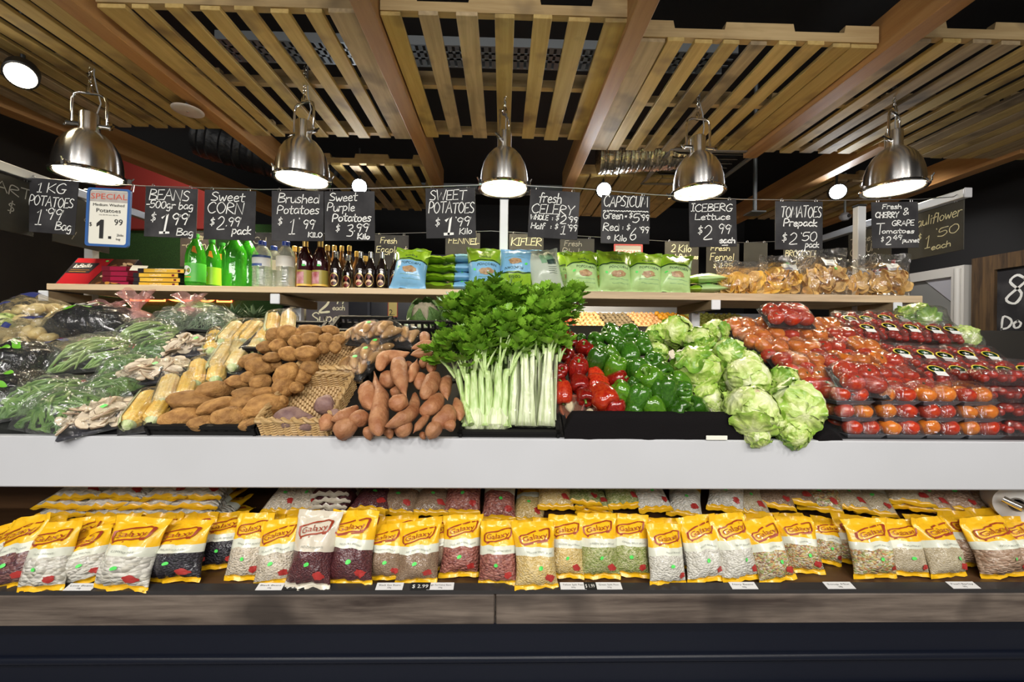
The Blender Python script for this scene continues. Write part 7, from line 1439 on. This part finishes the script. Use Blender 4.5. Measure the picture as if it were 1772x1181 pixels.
# second row, showing mostly their headers
SR = [('lima', 20, 990, 24, 908, 70), ('lima', 75, 992, 85, 906, 66), ('lima', 132, 990, 150, 905, 66), ('lima', 190, 990, 206, 902, 66), ('lima', 258, 985, 278, 900, 66), ('black', 330, 985, 345, 898, 62), ('eye', 445, 985, 462, 899, 58), ('eye', 500, 985, 512, 893, 58), ('adz', 570, 985, 585, 900, 62), ('adz', 622, 985, 632, 893, 64), ('lent', 690, 985, 690, 899, 62), ('lent', 756, 990, 752, 902, 60), ('kid', 830, 985, 828, 905, 62), ('ysp', 893, 985, 893, 906, 60), ('ysp', 952, 983, 952, 902, 62), ('gsp', 1010, 980, 1008, 897, 60), ('gsp', 1068, 980, 1064, 895, 60), ('navy', 1135, 985, 1128, 902, 62), ('navy', 1190, 985, 1178, 903, 62), ('navy', 1258, 985, 1240, 898, 62), ('mix', 1330, 985, 1308, 897, 62), ('mix', 1380, 978, 1362, 895, 60), ('mix', 1482, 978, 1468, 896, 62), ('barl', 1548, 980, 1530, 902, 60), ('barl', 1610, 980, 1588, 898, 60), ('pin', 1684, 982, 1655, 894, 62), ('pin', 1740, 978, 1704, 892, 66), ('pin', 1800, 978, 1766, 892, 66)]
seen = {}; tot = {}
for f in SR: tot[f[0]] = tot.get(f[0], 0)+1
for i, (ty, bx, by, tx, typ, wpx) in enumerate(SR):
    k = seen.get(ty, 0); seen[ty] = k+1; which = ('' if tot[ty] == 1 else ', ' + nth(k, tot[ty]) + ' of its kind')
    stand(f'yellow bag of {BT[ty][2]} in the second row{which}', ty, bx, by+2, tx, typ+9, wpx, (i*5+1) % 4, False, 14, i % 4 == 0)
# bags lying in piles at the back, foot towards the aisle
def lying(label, ty, px, py, wpx, v, rz=0, slope_=12, silver=False, roll=0, dot=True):
    """px, py: where the foot of the bag shows"""
    Yf = 1.52; p = at(px, py, Yf); W = wpx*Yf/F
    M = Matrix.Translation(p) @ Matrix.Rotation(R(rz), 4, 'Z') @ Matrix.Rotation(R(roll), 4, 'Y') @ Matrix.Rotation(-R(90-slope_), 4, 'X') @ Matrix.Diagonal((W/.135, .85, 1.0, 1))
    return gbag(label, ty, M, v, silver, dot)
LW = ['bottom', 'second', 'third', 'fourth', 'top']
for lv, y in enumerate((934, 916, 898, 882, 866)):
    xs = ([70, 140, 210, 280, 340], [75, 150, 220, 290, 342], [92, 165, 240, 318], [98, 178, 258, 325], [120, 200, 275, 335])[lv]
    for i, px in enumerate(xs): lying(f'bag of large white beans, {nth(i, len(xs))} in the {LW[lv]} layer of the left pile', 'lima', px, y, 84, (i+lv) % 4, rg.uniform(-8, 10), 10, False, rg.uniform(-4, 4), False)
BK = [('eye', 478, 906, 62, 20, 'at the back left of the cream packs'), ('eye', 522, 905, 60, 24, 'at the back under the cream packs'), ('adz', 632, 902, 72, 20, 'leaning at the back'), ('lent', 683, 908, 70, 26, 'leaning at the back, left one'), ('lent', 742, 908, 66, 26, 'leaning at the back, right one'), ('kid', 799, 908, 66, 40, 'leaning high at the back'), ('kid', 860, 918, 62, 40, 'leaning at the back, lower one'), ('ysp', 915, 922, 58, 24, 'leaning at the back, low'), ('ysp', 962, 898, 64, 26, 'on the back pile, left'), ('gsp', 1010, 890, 66, 8, 'lying on the very top of the back pile'), ('gsp', 1024, 898, 66, 8, 'second from top of the back pile'), ('gsp', 1032, 906, 66, 8, 'third from top of the back pile'), ('gsp', 1085, 896, 64, 30, 'leaning at the back beside the pile'), ('navy', 1138, 902, 66, 32, 'leaning at the back, left'), ('navy', 1182, 910, 60, 24, 'leaning at the back, low'), ('navy', 1258, 902, 60, 38, 'leaning high at the back, right'), ('barl', 1300, 908, 60, 24, 'at the back beside the lentil pile'), ('lent', 1342, 896, 66, 24, 'on the right back pile, lower'), ('lent', 1375, 888, 66, 22, 'on the right back pile, upper'), ('mix', 1425, 902, 70, 28, 'leaning at the back'), ('barl', 1475, 900, 62, 18, 'on the right back pile by the mix'), ('barl', 1518, 908, 66, 24, 'low at the back right'), ('barl', 1578, 890, 68, 22, 'on top at the back right'), ('barl', 1584, 900, 66, 18, 'under the top one at the back right'), ('pin', 1616, 902, 66, 26, 'leaning at the back right, first'), ('pin', 1664, 902, 68, 28, 'leaning at the back right, second'), ('pin', 1722, 906, 84, 26, 'at the back right below the paper roll')]
for i, (ty, px, py, wpx, sl_, where) in enumerate(BK):
    lying(f'yellow bag of {BT[ty][2]} {where}', ty, px, py-15, wpx, i*3 % 4, (-26 if px > 1180 else rg.uniform(-8, 8)) if not 1000 < px < 1035 else -12, sl_)
for i in range(4):
    lying(f'cream pack of tiny beans lying flat, {LW[i] if i < 3 else "top"} of four behind the cream headed bag', 'adz', 569, 893-11*i, 66, i, rg.uniform(-4, 4), 4, True, 0, i == 3)
# price tickets on the shelf edge
TK = [(138, 46, 'Lima Beans'), (467, 44, 'Black Beans'), (674, 46, 'Black Eye Beans'), (762, 46, 'Light Red Kidney Beans'), (992, 45, 'Yellow Split Peas'), (1054, 44, 'Green Split Peas'), (1287, 46, 'Navy Beans'), (1453, 50, 'Soup Mix'), (1668, 50, 'Pearl Barley')]
WHT = ['near the left edge of the shelf', 'below the speckled bean bags', 'below the brown lentils', 'below the pink kidney beans', 'below the yellow split peas', 'below the green split peas', 'below the small white beans', 'below the soup mix', 'near the right end, below the barley']
TM = Matrix.Rotation(R(17), 4, 'X'); TW = mat('white ticket', (.74, .74, .73), .5)
for i, (px, wpx, s) in enumerate(TK):
    x = at(px, 1021, 1.30).x; W = wpx*1.3/F; t = thing('price_ticket', f'white price ticket on the shelf edge {WHT[i]}', 'price ticket', 'tickets on the shelf edge', mx=Matrix.Translation((x, 1.2905, SH+.0075)) @ TM)
    part('card', MB().box(-W/2, W/2, 0, .026, 0, .0012), TW, t, smooth=False)
    m = MB(); vs, fs, wd = text2d(s); k = W*.8/wd; m.add([(v[0]*k, .014+v[1]*.006, .0016) for v in vs], fs); vs, fs, wd = text2d('500g'); m.add([(v[0]*.005, .005+v[1]*.005, .0016) for v in vs], fs); part('print', m, BLKP, t, smooth=False)
for px, s, wh in ((727, '$ 2.99', 'right of the brown lentil ticket'), (1021, '$ 1.99', 'between the split pea tickets'), (510, '$ 2.99', 'half under the cream headed bag')):
    x = at(px, 1021, 1.30).x; t = thing('price_ticket', f'black price ticket with white figures {wh}', 'price ticket', 'tickets on the shelf edge', mx=Matrix.Translation((x, 1.2905, SH+.0078)) @ TM); W = (34 if px != 1021 else 20)*1.3/F
    part('card', MB().box(-W/2, W/2, 0, .026, 0, .0012), BLKPL, t, smooth=False); m = MB(); vs, fs, wd = text2d(s); k = W*.8/wd; m.add([(v[0]*k, .006+v[1]*.013, .0016) for v in vs], fs); part('print', m, WPR, t, smooth=False)
p = at(1748, 866, 1.47); t = thing('paper_roll', 'white paper roll on a chrome spindle at the right end of the lower shelf', 'paper roll', mx=Matrix.Translation(p) @ Euler((R(90), 0, R(-32))).to_matrix().to_4x4())
part('paper', MB().lathe([(.024, -.05), (.062, -.05), (.062, .05), (.024, .05), (.024, -.05)], 36, cap=False), mat('white paper', (.72, .70, .66), .8), t, sharp=30); part('core', MB().lathe([(.019, -.052), (.024, -.052), (.024, .052), (.019, .052), (.019, -.052)], 28, cap=False), mat('grey core', (.16, .14, .12), .7), t, sharp=30); part('spindle', MB().tube([(0, 0, -.08), (0, 0, .16)], .010, 12).tube([(-.045, .02, .075), (0, 0, .09)], .012, 10), CHROME, t)
part('support', MB().tube([(0, 0, -.08), (0, 0, -.16), (.0, -.12, -.18)], .008, 8), CHROME, t)
# ------------------------------------------------------------------ fruit wall in the far aisle
FY0, FY1 = 5.7, 7.2; fz1 = EYE+.43; FSL = (fz1-(EYE-.12))/(FY1-FY0)
fx0, fx1 = at(905, 560, 7.2).x, 4.6
st = thing('fruit_stand', 'sloped fruit stand with a white back edge in the far aisle', 'fruit stand', loc=(0, FY0, 0)); sl2 = math.atan(FSL)
part('deck', MB().prism([(0, 0), (0, EYE-.12), (FY1-FY0, fz1), (FY1-FY0+.02, 0)], fx0, fx1, Matrix(((0, 1, 0, 0), (1, 0, 0, 0), (0, 0, 1, 0), (0, 0, 0, 1)))), mat('dark fruit deck', (.05, .03, .02), .6), st, smooth=False)
part('back_edge', MB().rbox(fx0, fx1, FY1-FY0+.05, FY1-FY0+.08, fz1-.05, fz1+.10, .004), WHITE, st)
for i in range(8):
    x = fx0+.30+(fx1-fx0-.3)*i/8; part('divider', MB().prism([(0, EYE-.12), (0, EYE-.07), (FY1-FY0, fz1+.05), (FY1-FY0, fz1)], x-.006, x+.006, Matrix(((0, 1, 0, 0), (1, 0, 0, 0), (0, 0, 1, 0), (0, 0, 0, 1)))), mat('divider', (.42, .32, .2), .6) if i == 0 else bpy.data.materials['divider'], st, smooth=False)
apm = MB().lathe([(0, -.72), (.2, -.84), (.5, -.86), (.82, -.5), (1.0, .0), (.98, .35), (.75, .75), (.4, .88), (.14, .78), (0, .62)], 16).mesh('apple'); rdm = MB().ball(lambda u: u*1.0, 14, 9).mesh('orange'); kiw = MB().ball(lambda u: V((u.x*1.15, u.y*.92, u.z*.9)), 14, 9).mesh('kiwifruit')
FRM = [('red_apple', 'apple', apm, mat('red apple', (.36, .02, .02), .25, var=(.50, .14, .04), vs=2, coat=.3, rnd=.25), .038, 'red apples'), ('red_apple', 'apple', apm, None, .038, 'red apples'), ('striped_apple', 'apple', apm, mat('pink gold apple', (.58, .16, .07), .28, var=(.75, .50, .16), vs=2, coat=.3, rnd=.15), .037, 'pink gold apples'), ('kiwifruit', 'kiwifruit', kiw, mat('kiwifruit skin', (.17, .11, .045), .7, var=(.24, .17, .08), vs=10, rnd=.2), .033, 'brown kiwifruit'), ('nectarine', 'nectarine', rdm, mat('pale gold nectarine', (.78, .46, .18), .3, var=(.72, .28, .10), vs=1.5, rnd=.12), .037, 'pale gold nectarines'), ('orange', 'orange', rdm, mat('orange rind', (.85, .36, .02), .4, rnd=.1), .045, 'oranges'), ('pear', 'pear', rdm, mat('yellow green pear', (.62, .62, .12), .4, rnd=.1), .042, 'yellow green pears'), ('grapefruit', 'fruit', rdm, mat('green gold fruit', (.48, .50, .10), .4, var=(.66, .48, .10), vs=2, rnd=.1), .04, 'green gold fruit')]
FRM[1] = FRM[1][:3]+(FRM[0][3],)+FRM[1][4:]
for i in range(8):
    x0 = (fx0+.30+(fx1-fx0-.3)*(i-1)/8 if i else fx0)+.015; x1 = fx0+.30+(fx1-fx0-.3)*i/8-.015; nm, cat, me, m, r, grp = FRM[i]
    nx = max(int((x1-x0)/(2.05*r)), 2); rows = min(int(.85/(2.0*r)), 11); rw = random.Random(i)
    for j in range(rows):
        for k in range(nx):
            y = FY1-.05-j*r*2.02; z = EYE-.12+FSL*(y-FY0)+r*.9; x = x0+r+(x1-x0-2*r)*k/max(nx-1, 1)+(r*.35 if j % 2 else -r*.35)*.6
            o = link(nm, me, m, mx=TRS((x, y+rw.uniform(-.006, .006), z+.035+rw.uniform(0, .02)), rw.uniform(-.6, .6), rw.uniform(-.6, .6), rw.uniform(0, 6), (r, r, r))); tag(o, f'one of the {grp} in a bin of the far fruit stand', cat, grp+' in the far bins')
# pale melons on a dark table in the aisle behind
t = thing('melon_table', 'dark table behind the potatoes carrying pale melons', 'table', loc=(-1.35, 3.35, 0)); part('top', MB().rbox(-.42, .42, -.35, .35, EYE-.05, EYE-.01, .004), BLKPL, t)
for a in (-.38, .38):
    for b in (-.31, .31): part('leg', MB().box(a-.02, a+.02, b-.02, b+.02, 0, EYE-.05), BLKPL, t, smooth=False)
MEL = mat('pale melon rind', (.60, .54, .40), .6, var=(.68, .63, .50), vs=9, bump=.4, bs=26); melm = lump(1, 1, .92, 2, .05).mesh('melon')
for i, (px, py, rp, Y, lab) in enumerate(((521, 540, 19, 3.3, 'top pale melon beside the shelf post'), (506, 552, 19, 3.2, 'pale melon half behind the shelf post'), (541, 566, 16, 3.2, 'low pale melon right of the post'), (577, 569, 20, 3.2, 'pale melon below the violet chalkboard, left'), (596, 570, 17, 3.3, 'pale melon below the violet chalkboard, right'))):
    r = rp*Y/F; p = at(px, py, Y); p.z = EYE-.01+r*.9 if i > 1 else max(p.z, EYE-.01+r*.9); o = link('melon', melm, MEL, mx=TRS(p, s=(r, r, r))); tag(o, lab, 'melon', 'pale melons')
